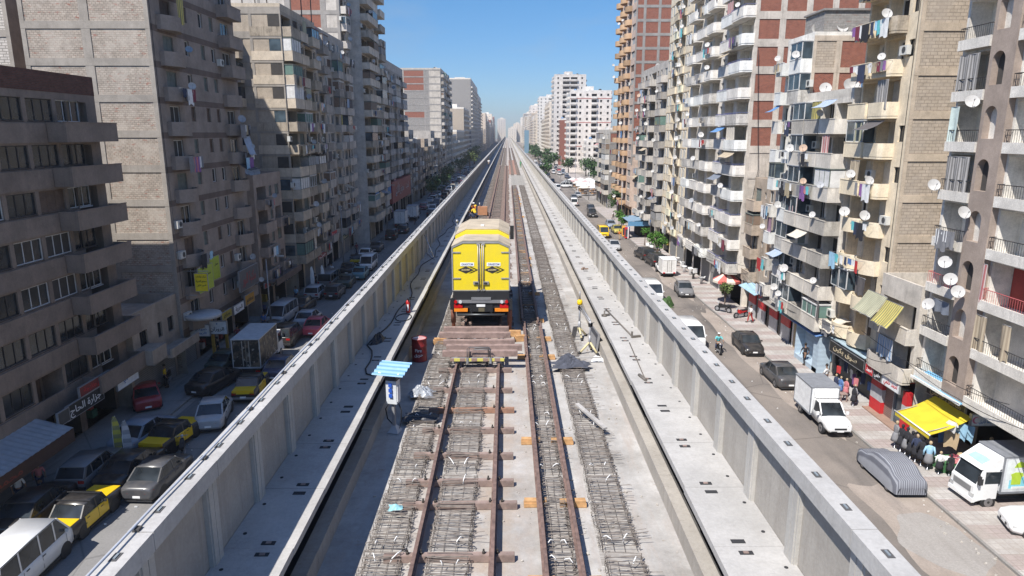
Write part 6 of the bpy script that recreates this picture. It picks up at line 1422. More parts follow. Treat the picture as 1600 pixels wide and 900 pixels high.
for f in range(2):
    z = 3.4+2.45*f; R1b.loggia(2.1, z+0.02, 3.6, 2.1, 1.0); R1b.balcony(2.1, z, 4.2, 0.6, 0.85, 'angled' if f == 0 else 'solid', CL)
R1b.finish(setback=0.35, shops=False, parapet=1.0, backm=BACKM)
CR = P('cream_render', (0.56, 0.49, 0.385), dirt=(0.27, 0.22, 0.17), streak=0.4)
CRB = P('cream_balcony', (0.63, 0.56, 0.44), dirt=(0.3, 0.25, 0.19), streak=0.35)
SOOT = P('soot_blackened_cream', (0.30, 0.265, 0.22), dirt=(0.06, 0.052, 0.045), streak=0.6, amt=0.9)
R2 = Bld('cream balcony block', 'cream block with bulging balconies, one floor blackened by fire, beside a bare tan block wall', 1, 24.6, 43.0, 6.1, 3.8, 2.55, 13, CR, 14, CRB, seed=23)
for f in range(13):
    z = 3.8+2.55*f; R2.window(0.62, z+0.95, 0.62, 1.0, 'dark') if f % 3 else None
    R2.loggia(2.45, z+0.02, 2.2, 2.2, 0.8); R2.balcony(2.5, z, 2.5, 0.85, 0.85, 'round' if f < 4 else 'angled', SOOT if f in (8, 9) else CRB)
    R2.loggia(4.85, z+0.02, 2.1, 2.2, 0.8) if f % 4 != 1 else R2.glazing(4.9, z, 2.3, 0.8, 0.9, 2.3)
    R2.balcony(4.9, z, 2.4, 0.85, 0.85, 'round' if f < 4 else 'solid', CRB)
R2.finish(backm=BACKM, setback=0.5, shops=False)
R2.frame_side(P('tan_side_frame', (0.38, 0.325, 0.265), streak=0.3), lambda f, c: BLOCK_T, (3.0, 6.6), 10, z0=9, bw=0.45, cw=0.5)
OC = P('old_grey_concrete_balcony', (0.46, 0.44, 0.41), dirt=(0.22, 0.195, 0.17), streak=0.5)
R3a = Bld('patched balcony house', 'eight storey house with patched grey balconies hung with washing', 1, 24.2, 49.3, 7.6, 3.6, 2.42, 7, P('worn_white_wall', (0.52, 0.50, 0.47)), 12, OC, seed=24)
auto(R3a, [('L', 2.6), ('L', 2.6), ('c', 2.4)], bd=1.15, bh=0.9); R3a.finish(backm=DARKIN, setback=0.5, parapet=0.6)
R3b = Bld('brick patched tower', 'narrow white house with a patched brick side wall rising above the grey balconies', 1, 24.4, 57.1, 5.2, 3.6, 2.42, 9, P('soft_white_wall', (0.60, 0.585, 0.56)), 11, P('white_enclosed_balcony', (0.58, 0.57, 0.55)), seed=25)
auto(R3b, [('c', 2.5), ('w', 1.2), ('b', 1.6)], bd=0.9); R3b.finish(setback=0.5, backm=DARKIN, parapet=0.5)
R3b.frame_side(P('tan_patch_frame', (0.40, 0.35, 0.30)), lambda f, c: BRICK_R if f == 7 or (f == 8 and c) else BLOCK_T, (2.0,), 8, z0=18, bw=0.4)
R3b.roofbox(0.8, 4.4, -1.0, -6.0, 2.2, BLOCK_G)
R3c = Bld('crumbling brown house', 'crumbling brown plaster house with tiny windows at the foot of the red brick wall', 1, 25.2, 62.8, 7.2, 3.4, 2.4, 4, P('crumbling_brown_plaster', (0.33, 0.28, 0.235), amt=0.9), 9, seed=26)
auto(R3c, [('t', 1.6), ('w', 1.8), ('t', 1.4), ('b', 2.4)], bd=0.8); R3c.finish(setback=0.2)
R4 = Bld('white balcony tower', 'tall tower with white angled balconies beside a wall of red brick in a grey frame', 1, 24.2, 70.3, 23.4, 3.7, 2.55, 13, P('offwhite_tower_wall', (0.56, 0.53, 0.49)), 20, P('clean_white_balcony', (0.66, 0.645, 0.625), streak=0.25), seed=27)
for f in range(13):
    z = 3.7+2.55*f
    R4.loggia(2.3, z+0.02, 3.5, 2.2, 0.9); R4.balcony(2.3, z, 4.3, 1.15, 0.92, 'angled', None, RAILB if f % 2 == 0 else None)
    R4.loggia(6.6, z+0.02, 3.0, 2.2, 1.2); R4.balcony(6.6, z, 3.7, 0.9, 0.92, 'solid', None, RAILB)
    R4.window(9.5, z+0.9, 0.9, 1.1, 'alu')
    R4.loggia(12.0, z+0.02, 2.8, 2.2, 1.2); R4.balcony(12.0, z, 3.4, 1.1, 0.92, 'angled')
    R4.loggia(15.9, z+0.02, 2.8, 2.2, 1.2); R4.balcony(15.9, z, 3.6, 1.0, 0.92, 'solid')
    R4.loggia(20.6, z+0.02, 3.0, 2.2, 1.2); R4.balcony(20.6, z, 3.8, 1.0, 0.92, 'angled')
R4.finish(backm=BACKM, setback=0.6)
R4.frame_side(P('pale_grey_side_frame', (0.42, 0.39, 0.36)), lambda f, c: BRICK_R if f >= 5 else P('pale_grey_side_frame', (0.42, 0.39, 0.36)), (2.6, 5.1, 7.6, 10.1, 12.6), 16, z0=8, bw=0.72, cw=0.6)
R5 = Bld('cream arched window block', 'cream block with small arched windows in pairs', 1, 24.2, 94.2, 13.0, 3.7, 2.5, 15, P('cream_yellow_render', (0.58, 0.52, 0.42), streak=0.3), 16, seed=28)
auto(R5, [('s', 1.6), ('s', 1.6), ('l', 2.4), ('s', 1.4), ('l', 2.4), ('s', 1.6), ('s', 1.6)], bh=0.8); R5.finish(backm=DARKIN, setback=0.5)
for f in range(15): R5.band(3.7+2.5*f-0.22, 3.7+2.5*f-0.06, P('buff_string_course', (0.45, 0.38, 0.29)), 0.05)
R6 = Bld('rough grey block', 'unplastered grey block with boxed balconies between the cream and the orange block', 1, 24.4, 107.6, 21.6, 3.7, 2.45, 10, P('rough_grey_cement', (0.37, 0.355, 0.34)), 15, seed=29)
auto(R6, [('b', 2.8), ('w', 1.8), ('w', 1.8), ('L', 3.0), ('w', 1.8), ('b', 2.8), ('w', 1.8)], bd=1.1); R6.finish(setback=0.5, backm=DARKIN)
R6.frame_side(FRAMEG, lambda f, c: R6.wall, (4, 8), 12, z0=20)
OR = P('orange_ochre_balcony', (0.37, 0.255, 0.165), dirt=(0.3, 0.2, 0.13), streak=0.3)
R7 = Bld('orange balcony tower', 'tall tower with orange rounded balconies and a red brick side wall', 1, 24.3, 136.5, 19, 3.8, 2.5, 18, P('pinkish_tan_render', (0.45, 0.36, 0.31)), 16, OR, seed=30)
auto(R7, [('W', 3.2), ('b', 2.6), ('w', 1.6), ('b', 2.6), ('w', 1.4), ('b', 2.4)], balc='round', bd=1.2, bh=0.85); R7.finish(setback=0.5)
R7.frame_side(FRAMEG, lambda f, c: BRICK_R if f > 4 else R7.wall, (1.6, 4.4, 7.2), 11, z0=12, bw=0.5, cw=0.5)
R7b = Bld('low red topped house', 'low grey house with red brick top floor and red awnings beyond the orange tower', 1, 24.6, 168, 22, 3.6, 2.45, 6, P('pale_dirty_grey', (0.42, 0.40, 0.37)), 13, seed=31, lod=1)
auto(R7b, [('b', 2.6), ('w', 1.6), ('b', 2.6), ('w', 1.6)]); R7b.finish(); R7b.frame_side(FRAMEG, lambda f, c: BRICK_R if f > 4 else BLOCK_G, (4,), 12, z0=0)
# ---------------------------------------------------------------- blocks seen front on and in the distance
def front(short, label, x0, x1, y, gh, fh, nf, wall, trim, cols, depth=18, seed=0, band=None):
    """block whose windowed face looks at the camera"""
    t = thing('apartment_block', label, 'building', (x0, y, 0), 0, 'distant apartment blocks'); r = random.Random(seed); W = x1-x0; H = gh+fh*nf
    ops = []; pn = MB(); bl = MB(); n = len(cols); w = W/n
    for f in range(nf):
        z = gh+f*fh
        for c, k in enumerate(cols):
            u = (c+0.5)*w
            if k == 'n': continue
            ww, hh, zz = (0.95, 1.15, z+0.9) if k == 'w' else (w-0.8, 2.0, z+0.05)
            ops.append((u-ww/2, u+ww/2, zz, zz+hh, 0.25 if k == 'w' else 1.1, 1))
            if k == 'b': bl.box(u-w/2+0.25, u+w/2-0.25, -1.0, 0.0, z-0.12, z+0.85)
            if k == 'r': pn.box(u-0.55, u+0.55, -0.02, 0.0, z+0.3, z+fh-0.2)
    mb = MB(); facade_grid(mb, 0, W, 0, H, ops, lambda o, u, z: (u, -o, z), 0, 0)
    mb.quad((0, 0, 0), (0, depth, 0), (0, depth, H), (0, 0, H)); mb.quad((W, 0, 0), (W, depth, 0), (W, depth, H), (W, 0, H)); mb.quad((0, depth, 0), (W, depth, 0), (W, depth, H), (0, depth, H))
    mb.ob('wall', [wall, DARKIN], t)
    if bl.v: o_ = bl.ob('balcony_tiers', trim, t); o_['kind'] = 'stuff'
    sd = MB()
    for f in range(nf):
        z = gh+f*fh
        for q in range(int(depth/3)): 
            yy = 1.5+3*q
            for xx, s in ((0, -1), (W, 1)):
                if q % 2: sd.box(xx, xx+s*0.9, yy-1.1, yy+1.1, z-0.1, z+0.85, 0)
                sd.box(xx, xx+s*0.03, yy-0.55, yy+0.55, z+0.9 if not q % 2 else z+0.86, z+2.05, 1)
    o_ = sd.ob('side_balcony_tiers', [trim, PANE], t); o_['kind'] = 'stuff'
    rf = MB(); rf.box(0, W, 0, depth, H, H+0.2); 
    for a in ((0, W, 0, 0.2), (0, W, depth-0.2, depth)): rf.box(a[0], a[1], a[2], a[3], H+0.2, H+0.9)
    rf.box(W*0.35, W*0.6, depth*0.3, depth*0.6, H+0.2, H+3); rf.ob('roof', trim, t)
    for k in range(3):
        wt = MB(); wt.lathe((W*(0.15+0.3*k), depth*0.25, H+0.2), [(0.7, 0), (0.7, 1.4), (0.2, 1.6)], 0, 8); wt.ob('water_tank', [flat('blue_tank', (0.1, 0.2, 0.35), 0.5), WHITE, BLACK][k], t)
    if band:
        for z in band: 
            mb = MB(); mb.box(-0.05, W+0.05, -0.06, 0.0, z, z+0.35); mb.ob('red_band', flat('dull_red_band', (0.42, 0.16, 0.14), 0.7), t)
    return t
WHT = plaster('clean_pinkish_white', (0.76, 0.70, 0.645), streak=0.12, amt=0.2); WHT2 = plaster('clean_white', (0.74, 0.70, 0.65), streak=0.12, amt=0.2)
front('pinkish white block', 'pinkish white block with pale red bands facing down the right street', 29.5, 49, 333, 4, 2.75, 12, WHT, WHT2, 'bwwbww', 20, 1, (12, 23, 34))
front('low white shop', 'low white block with red shopfront at the foot of the pinkish white block', 36, 50, 318, 4, 2.7, 4, WHT2, WHT2, 'wbwbw', 12, 2)
front('grey tower', 'grey tower with dark balconies behind the pinkish white block', 28, 47, 425, 4, 2.8, 17, P('cool_grey_render', (0.48, 0.46, 0.45), streak=0.2), P('cool_grey_trim', (0.45, 0.43, 0.42)), 'wbbw', 22, 3)
front('red brick front house', 'red brick fronted house left of the pinkish white block', 30, 41, 402, 4, 2.7, 8, BRICK_R, WHT2, 'nbn', 12, 4)
front('white gridded tower', 'clean white tower left of the grey tower', 29, 50, 650, 4, 2.9, 16, WHT2, WHT2, 'wwbww', 24, 5)
front('back white block', 'white block with dark roof line set back behind the orange tower', 46, 62, 262, 4, 2.7, 9, WHT2, WHT2, 'wbww', 14, 6)
front('back brown block', 'brownish block set back beyond the orange tower', 50, 66, 300, 4, 2.7, 12, P('brownish_back', (0.4, 0.31, 0.26)), WHT2, 'wbw', 14, 7)
def far_block(label, side, X, y0, L, H, col, col2, seed, bricky=None, D=18):
    """distant block: wall with recessed windows on both seen faces, balconies, roof"""
    r = random.Random(seed); wall = P('far_render_%d' % (seed % 9), col, streak=0.15, amt=0.2); trim = P('far_trim_%d' % (seed % 5), col2, streak=0.15, amt=0.2)
    t = thing('apartment_block', label, 'building', (side*X, y0, 0), 0, 'distant apartment blocks'); fh = 2.8; nf = int(H/fh)
    def put(o, u, z): return (-side*o, u, z)
    mb = MB(); ops = []; bl = MB(); nb = max(2, int(L/4)); w = L/nb
    for f in range(1, nf):
        z = f*fh
        for c in range(nb):
            u = (c+0.5)*w
            if c % 2 == seed % 2:
                ops.append((u-w*0.32, u+w*0.32, z, z+2.1, 0.9, 1)); bl.box(-side*0, -side*1.1, u-w*0.42, u+w*0.42, z-0.12, z+0.85)
            else: ops.append((u-0.6, u+0.6, z+0.9, z+2.1, 0.3, 1))
    facade_grid(mb, 0, L, 0, H, ops, put, 0, 0)
    so = []
    if bricky is None:
        for f in range(1, nf):
            for c in range(3): so.append((-D*(c+0.7)/3.4-0.5, -D*(c+0.7)/3.4+0.5, f*fh+0.9, f*fh+2.0, 0.3, 1))
    facade_grid(mb, -D, 0, 0, H, so, lambda o, u, z: put(u, -o, z), 2 if bricky else 0, 0)
    mb.quad(put(0, L, 0), put(-D, L, 0), put(-D, L, H), put(0, L, H)); mb.quad(put(-D, 0, 0), put(-D, L, 0), put(-D, L, H), put(-D, 0, H))
    mb.ob('wall', [wall, DARKIN, bricky or wall], t)
    o_ = bl.ob('balcony_tiers', trim, t); o_['kind'] = 'stuff'
    rf = MB(); rf.box(0, side*D, 0, L, H, H+0.8); a = r.uniform(0.2, 0.5); rf.box(side*D*0.3, side*D*0.7, L*a, L*(a+0.3), H+0.8, H+3.4); rf.ob('roof', trim, t)
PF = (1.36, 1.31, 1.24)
FB = [(0.50, 0.47, 0.43), (0.58, 0.55, 0.51), (0.42, 0.38, 0.33), (0.62, 0.60, 0.57), (0.46, 0.44, 0.42), (0.40, 0.34, 0.28), (0.55, 0.50, 0.44), (0.48, 0.42, 0.36), (0.52, 0.50, 0.49)]
FT = [(0.6, 0.58, 0.55), (0.5, 0.47, 0.43), (0.64, 0.63, 0.6), (0.45, 0.40, 0.35), (0.55, 0.52, 0.48)]
SW = {-1: 'left', 1: 'right'}
def far(side, y0, L, H, X, label, bricky=None, seed=0): far_block(label, side, X, y0, L, H, FB[seed % 9], FT[seed % 5], seed, bricky)
for side, y0, L, H, X, lab, br, sd in [
    (-1, 312, 26, 17, 24.5, 'lowest house in the far shaded row on the left', None, 7), (-1, 340, 60, 19, 24.5, 'low house before the tan sided block', None, 2),
    (-1, 405, 58, 32, 25.0, 'tan sided block with red brick patches, half in shade', BLOCK_T, 5), (-1, 470, 105, 53, 24.2, 'tall pale grey slab tower with a gridded side wall on the left', BLOCK_G, 4), (-1, 585, 95, 50, 25.5, 'tall striped tower behind the grey slab tower', None, 8),
    (1, 356, 30, 20, 33, 'low pale block behind the pinkish white block', None, 3), (1, 455, 45, 22, 30, 'low pale block past the grey tower', None, 1), (1, 505, 60, 40, 30, 'cream block past the grey tower', None, 6), (1, 570, 70, 30, 31, 'medium block before the white tower', BRICK_R, 2),
    (1, 1560, 60, 36, -46, 'white block closing the end of the street, right of centre', None, 3), (1, 1580, 60, 50, -22, 'taller grey block closing the end of the street', None, 4), (1, 1550, 60, 30, 2, 'pale low block closing the end of the street', None, 1), (1, 1600, 60, 40, 14, 'block at the far right of the street end', None, 6), (1, 1620, 60, 60, -58, 'brown tower at the far left of the street end', None, 5)]:
    far(side, y0, L, H, X, lab, br, sd)

rf_ = random.Random(31); NTH = ['first', 'second', 'third', 'fourth', 'fifth', 'sixth', 'seventh', 'eighth', 'ninth', 'tenth', 'eleventh', 'twelfth', 'thirteenth', 'fourteenth', 'fifteenth', 'sixteenth', 'seventeenth', 'eighteenth', 'nineteenth', 'twentieth']
for side in (-1, 1):
    y, k = 688.0, 0
    while y < 1500 and k < 20:
        L = rf_.uniform(24, 62); H = rf_.choice([22, 28, 33, 36, 40, 44, 50]); X = (25 if side < 0 else 27.5)+rf_.uniform(-1, 2.5)
        far(side, y, L, H, X, 'far block fading into the haze on the %s, %s beyond the %s tower' % (SW[side], NTH[k], 'striped' if side < 0 else 'white'), rf_.choice([None, None, BRICK_R, BLOCK_G, BLOCK_T]), rf_.randrange(45)); y += L+rf_.choice([0.5, 2, 9]); k += 1
# ================================================================ trees
LEAFS = {}
def leafmat(name, c):
    m, t, b = nt(name); g = node(t, 'ShaderNodeNewGeometry'); oi = g.outputs['Random Per Island']
    t.links.new(mix(t, oi, sc3(c, 0.55), sc3(c, 1.5)), b.inputs['Base Color']); b.inputs['Roughness'].default_value = 0.65
    b.inputs['Specular IOR Level'].default_value = 0.25; return m
LEAF_B, LEAF_D, LEAF_Y = leafmat('bright_leaves', (0.07, 0.17, 0.025)), leafmat('dark_leaves', (0.045, 0.09, 0.028)), leafmat('olive_leaves', (0.085, 0.115, 0.035))
BARK = flat('grey_brown_bark', (0.14, 0.105, 0.08), 0.9, 0, 0.3, 6)
def tree(label, loc, h, cr, cz, leaf, seed, n=900, size=0.16, group='street trees'):
    r = random.Random(seed); t = thing('tree', label, 'tree', loc, 0, group)
    mb = MB(); lean = r.uniform(-0.15, 0.15)
    mb.tube([(0, 0, -0.05), (lean*0.3, 0, h*0.25), (lean, 0.05, cz*0.9)], [cr*0.075+0.03, cr*0.06+0.02, 0.04], 0, 8)
    tips = []
    for k in range(7):
        a = r.uniform(0, 6.28); e = r.uniform(0.3, 0.9); p = Vector((lean+math.cos(a)*cr*e, math.sin(a)*cr*e, cz+r.uniform(-0.3, 0.55)*cr))
        mb.tube([(lean*0.6, 0, cz*0.55+r.uniform(0, 0.2)), (p.x*0.5, p.y*0.5, cz*0.8+p.z*0.15), p], [0.05, 0.035, 0.012], 0, 5); tips.append(p)
    mb.ob('trunk', BARK, t)
    lv = MB(); cl = []
    for k in range(24):
        d = Vector((r.gauss(0, 1), r.gauss(0, 1), r.gauss(0, 0.85))).normalized(); q = r.random()**0.5
        cl.append((Vector((lean, 0, cz))+d*cr*q*r.uniform(0.55, 1.0), cr*r.uniform(0.18, 0.42)))
    cl += [(p, cr*0.3) for p in tips]
    for k in range(n):
        c, rad = r.choice(cl); d = Vector((r.gauss(0, 1), r.gauss(0, 1), r.gauss(0, 0.9))).normalized(); p = c+d*rad*r.random()**0.35
        if p.z < h*0.28: continue
        nrm = (d+Vector((r.uniform(-.8, .8), r.uniform(-.8, .8), r.uniform(-.2, 1)))).normalized(); a = nrm.cross(Vector((r.random(), r.random(), r.random()))).normalized(); b = nrm.cross(a)
        s = size*r.uniform(0.6, 1.3); lv.quad(p-a*s, p-b*s*0.55, p+a*s, p+b*s*0.55)
    o = lv.ob('crown', leaf, t); return t
tree('round bright green tree shading the two black off-roaders', (22.0, 98.9, 0), 4.4, 1.45, 2.95, LEAF_B, 1, 1700, 0.13)
tree('small bright green tree by the stacked white chairs', (22.5, 111, 0), 3.4, 0.8, 2.5, LEAF_B, 2, 600, 0.12)
tree('bushy tree in front of the blue roofed kiosk', (21.3, 125, 0), 3.8, 1.0, 2.7, LEAF_B, 3, 700, 0.14)
tree('small green tree left of the blue roofed kiosk', (22.0, 134, 0), 3.8, 1.0, 2.7, LEAF_B, 4, 700, 0.14)
tree('broad dark tree beyond the kiosk', (24.2, 149, 0), 6.5, 2.7, 4.2, LEAF_D, 5, 1400, 0.24)
tree('slim leafy sapling by the parked motorcycle and red parasol', (22.6, 69, 0), 3.4, 0.8, 2.4, LEAF_Y, 6, 450, 0.15)
tree('largest dark tree behind the market parasols', (31.5, 244, 0), 10, 4.6, 6, LEAF_D, 7, 1500, 0.4)
tree('dark tree over the market stalls', (28.5, 208, 0), 6, 2.6, 3.6, LEAF_D, 8, 900, 0.3)
tree('dark tree at the foot of the pinkish white block, left one', (28.0, 318, 0), 8.5, 3.2, 5, LEAF_D, 9, 800, 0.4)
tree('dark tree at the foot of the pinkish white block, right one', (34.0, 300, 0), 8.5, 3.6, 5, LEAF_D, 10, 800, 0.4)
tree('tall dark tree beside the parapet far down the right road', (14.5, 258, 0), 9, 2.4, 6, LEAF_D, 11, 900, 0.35)
tree('dark roadside tree before the grey tower', (19.5, 330, 0), 9, 3.4, 6, LEAF_D, 12, 800, 0.4)
for k in range(9): tree('distant dark roadside tree on the right', (22+random.Random(k).uniform(-4, 5), 380+k*42, 0), 9, 4.2, 5.5, LEAF_D, 20+k, 500, 0.6, 'distant roadside trees on the right')
for k, (x, y, cr) in enumerate([(-20.6, 187, 2.4), (-21, 203, 2.8), (-20.4, 222, 2.6), (-21.5, 249, 3.2), (-20.5, 300, 4), (-19, 352, 4.5), (-20, 420, 5)]):
    tree(['small dark tree in the shaded left street, nearest', 'dark tree in the shaded left street, second', 'dark tree in the shaded left street, third', 'dark tree in the shaded left street, fourth', 'larger dark tree far down the left street, fifth', 'large olive tree far down the left street, sixth', 'large olive tree far down the left street, seventh'][k], (x, y, 0), cr*2.4, cr, cr*1.5, LEAF_Y if k > 4 else LEAF_D, 50+k, 800, cr*0.09)
# ================================================================ people
SKIN = flat('skin', (0.28, 0.16, 0.10), 0.6); HAIR = flat('black_hair', (0.015, 0.012, 0.01), 0.6); SHOE = flat('dark_shoes', (0.03, 0.025, 0.02), 0.6)
def skinned(name, verts, edges, radii, mat, parent, root=0, sub=1):
    me = bpy.data.meshes.new(name); me.from_pydata(verts, edges, []); o = bpy.data.objects.new(name, me); C.objects.link(o)
    md = o.modifiers.new('skin', 'SKIN'); md.use_smooth_shade = True
    o.modifiers.new('sub', 'SUBSURF').levels = sub
    sk = me.skin_vertices[0].data if me.skin_vertices else None
    for i, rr_ in enumerate(radii): sk[i].radius = (rr_, rr_*0.85) if not isinstance(rr_, tuple) else rr_
    sk[root].use_root = True
    out = bpy.data.meshes.new_from_object(o.evaluated_get(bpy.context.evaluated_depsgraph_get())); bpy.data.objects.remove(o)
    out.materials.clear(); out.materials.append(mat); out.name = name; return out
def person_meshes(pose):
    if pose == 'ride':
        hip, chest, neck, head = (0, -0.3, 0.86), (0, -0.2, 1.22), (0, -0.14, 1.42), (0, -0.1, 1.58)
        kn = [(s*0.24, 0.12, 0.72) for s in (-1, 1)]; an = [(s*0.24, 0.02, 0.34) for s in (-1, 1)]; to = [(s*0.24, 0.18, 0.30) for s in (-1, 1)]
        sh = [(s*0.19, -0.17, 1.36) for s in (-1, 1)]; el = [(s*0.30, 0.05, 1.16) for s in (-1, 1)]; wr = [(s*0.30, 0.30, 1.06) for s in (-1, 1)]
    else:
        st = {'stand': 0.0, 'walk': 0.24, 'bend': 0.05}[pose]; f = 0.35 if pose == 'bend' else 0.0
        hip, chest, neck, head = (0, 0, 0.94), (0, f*0.7, 1.26-f*0.15), (0, f*1.1, 1.46-f*0.3), (0, f*1.25+0.02, 1.62-f*0.4)
        kn = [(s*0.10, s*st*0.55+0.03, 0.50) for s in (-1, 1)]; an = [(s*0.10, s*st-0.03, 0.09) for s in (-1, 1)]; to = [(s*0.11, s*st+0.13, 0.04) for s in (-1, 1)]
        sh = [(s*0.19, f, 1.40-f*0.25) for s in (-1, 1)]; el = [(s*0.26, f-s*st*0.5, 1.12-f*0.3) for s in (-1, 1)]; wr = [(s*0.25, f*1.2-s*st*0.6+0.1, 0.88-f*0.2) for s in (-1, 1)]
    hd = [(w[0], w[1]+0.05, w[2]-0.07) for w in wr]
    fing = []; V = [hip, chest, neck, head, (head[0], head[1], head[2]+0.09)]; E = [(0, 1), (1, 2), (2, 3), (3, 4)]; Rr = [0.13, (0.15, 0.105), 0.055, 0.085, 0.07]
    for i in (0, 1):
        b = len(V); V += [kn[i], an[i], to[i]]; E += [(0, b), (b, b+1), (b+1, b+2)]; Rr += [0.07, 0.045, 0.035]
        b = len(V); V += [sh[i], el[i], wr[i], hd[i]]; E += [(1, b), (b, b+1), (b+1, b+2), (b+2, b+3)]; Rr += [0.055, 0.042, 0.03, 0.03]
        s = -1 if i == 0 else 1
        for q, dx in enumerate((-0.03, -0.01, 0.01, 0.03)):
            n0 = len(V); V += [(hd[i][0]+dx, hd[i][1]+0.03, hd[i][2]-0.05), (hd[i][0]+dx, hd[i][1]+0.02, hd[i][2]-0.085)]; E += [(b+3, n0), (n0, n0+1)]; Rr += [0.009, 0.007]
        n0 = len(V); V += [(hd[i][0]-s*0.04, hd[i][1]+0.05, hd[i][2]-0.02)]; E += [(b+3, n0)]; Rr += [0.010]
    body = skinned('body', V, E, Rr, SKIN, None)
    hm = MB(); hx, hy, hz = head    # face: brow, nose, mouth, ears
    SV = [hip, chest, (neck[0], neck[1], neck[2]-0.04)] + sh + el; SE = [(0, 1), (1, 2), (1, 3), (1, 4), (3, 5), (4, 6)]
    shirt = skinned('shirt', SV, SE, [0.155, (0.175, 0.125), 0.085, 0.08, 0.08, 0.058, 0.058], WHITE, None)
    TV = [hip]+[(s*0.1 if pose != 'ride' else s*0.12, hip[1]+0.02, hip[2]-0.06) for s in (-1, 1)]+kn+[(a[0], a[1], a[2]+0.02) for a in an]; TE = [(0, 1), (0, 2), (1, 3), (2, 4), (3, 5), (4, 6)]
    trous = skinned('trousers', TV, TE, [0.145, 0.11, 0.11, 0.085, 0.085, 0.062, 0.062], WHITE, None)
    hr = MB(); hr.lathe((hx, hy-0.012, hz+0.03), [(0.098, -0.02), (0.102, 0.05), (0.085, 0.11), (0.045, 0.14), (0, 0.148)], 0, 12)
    fc = MB(); fc.obox((hx, hy+0.098, hz+0.02), (0.03, 0.035, 0.045), 0, 0)
    for s in (-1, 1): fc.obox((hx+s*0.035, hy+0.083, hz+0.05), (0.028, 0.012, 0.014), 0, 1); fc.obox((hx+s*0.088, hy, hz+0.03), (0.02, 0.04, 0.055), 0, 0)
    fc.obox((hx, hy+0.083, hz-0.03), (0.05, 0.012, 0.012), 0, 2)
    sho = MB()
    for i in (0, 1): a, b = Vector(an[i]), Vector(to[i]); c = (a+b)/2; sho.obox((c.x, c.y+0.02, c.z-0.01), (0.085, 0.25, 0.085), 0)
    return body, shirt, trous, hr.mesh('hair', [HAIR]), fc.mesh('face', [SKIN, HAIR, flat('lips', (0.2, 0.07, 0.06), 0.6)]), sho.mesh('shoes', [SHOE])
CLOTH = {}
def clothmat(n, c): return flat('cloth_'+n, c, 0.9, 0, 0.12, 4)
CC = {'white': (0.68, 0.68, 0.67), 'pink': (0.45, 0.16, 0.17), 'black': (0.02, 0.02, 0.025), 'blue': (0.08, 0.16, 0.35), 'navy': (0.03, 0.04, 0.08), 'teal': (0.12, 0.45, 0.48), 'grey': (0.2, 0.2, 0.21), 'tan': (0.42, 0.32, 0.20), 'yellow': (0.75, 0.5, 0.03), 'orange': (0.75, 0.22, 0.03), 'red': (0.4, 0.03, 0.03), 'green': (0.05, 0.3, 0.13), 'maroon': (0.18, 0.03, 0.05), 'purple': (0.22, 0.10, 0.28), 'khaki': (0.36, 0.30, 0.2), 'lightblue': (0.3, 0.5, 0.65)}
_pp = {}
def person(label, loc, rz, pose, top, bottom, group=None, hat=None, name='person'):
    if pose not in _pp: _pp[pose] = person_meshes(pose)
    M_ = _pp[pose]; t = thing(name, label, 'person', loc, rz, group)
    for me in M_:
        o = link(me.name.split('.')[0], me, t)
        c = top if me.name.startswith('shirt') else bottom if me.name.startswith('trousers') else None
        if c: o.material_slots[0].link = 'OBJECT'; o.material_slots[0].material = clothmat(c, CC[c])
    if hat:
        mb = MB(); z = 1.66 if pose != 'ride' else 1.62; y = 0.0 if pose != 'ride' else -0.1
        mb.lathe((0, y, z), [(0.135, 0), (0.125, 0.05), (0.09, 0.11), (0, 0.13)], 0, 12); mb.ob('helmet', clothmat(hat, CC[hat]), t)
    return t
motorcycle('dark motorcycle carrying a rider in turquoise down the right road', (17.8, 55.0, 0), PI-0.1, flat('black_enamel', (0.02, 0.02, 0.02), 0.3))
person('rider in a turquoise top and pale cap on the dark motorcycle', (17.8, 55.0, 0), PI-0.1, 'ride', 'teal', 'navy', hat='white')
person('man in a pink shirt standing by the tin canopied shop', (-23.7, 31.9, 0.12), 0.6, 'stand', 'pink', 'navy', 'people on the left pavement')
person('man in a white shirt beside the man in pink', (-23.9, 30.7, 0.12), -2.2, 'walk', 'white', 'navy', 'people on the left pavement')
person('man in white at the far edge of the tin canopied shop', (-26.0, 27.6, 0.12), 1.0, 'stand', 'white', 'black', 'people on the left pavement')
person('man in a yellow top at the shop of the low corner house', (-24.6, 46.8, 0.12), -1.2, 'stand', 'yellow', 'black', 'people on the left pavement')
person('pedestrian in blue and white near the lamp post', (-22.6, 61.5, 0.12), PI, 'walk', 'blue', 'navy', 'people on the left pavement')
person('pedestrian in white walking behind the silver minivan', (-22.5, 67.5, 0.12), 0, 'walk', 'white', 'grey', 'people on the left pavement')
person('shopper in dark red by the yellow framed shop', (-23.3, 57.0, 0.12), 0.4, 'stand', 'maroon', 'black', 'people on the left pavement')
person('shopper in black under the blue and white sign', (-23.6, 53.6, 0.12), 2.0, 'stand', 'black', 'black', 'people on the left pavement')
for i, (x, y, c, rz) in enumerate([(-21.2, 58.6, 'grey', 0), (-22.9, 72.5, 'lightblue', 3), (-22.8, 79.6, 'black', 0.2), (-22.4, 86, 'white', 3), (-18.7, 138.5, 'black', 0), (-22.9, 103, 'maroon', 1)]):
    person('pedestrian in %s, %s' % ({'lightblue': 'pale blue'}.get(c, c), ['crossing between parked cars on the left', 'on the left pavement past the minivan', 'by the shops of the tan banded block', 'beside the arched window block', 'walking in the lane near the white trucks', 'at the far end of the arched window block'][i]), (x, y, 0 if x > -22 else 0.12), rz, 'walk', c, 'navy', 'people on the left pavement')
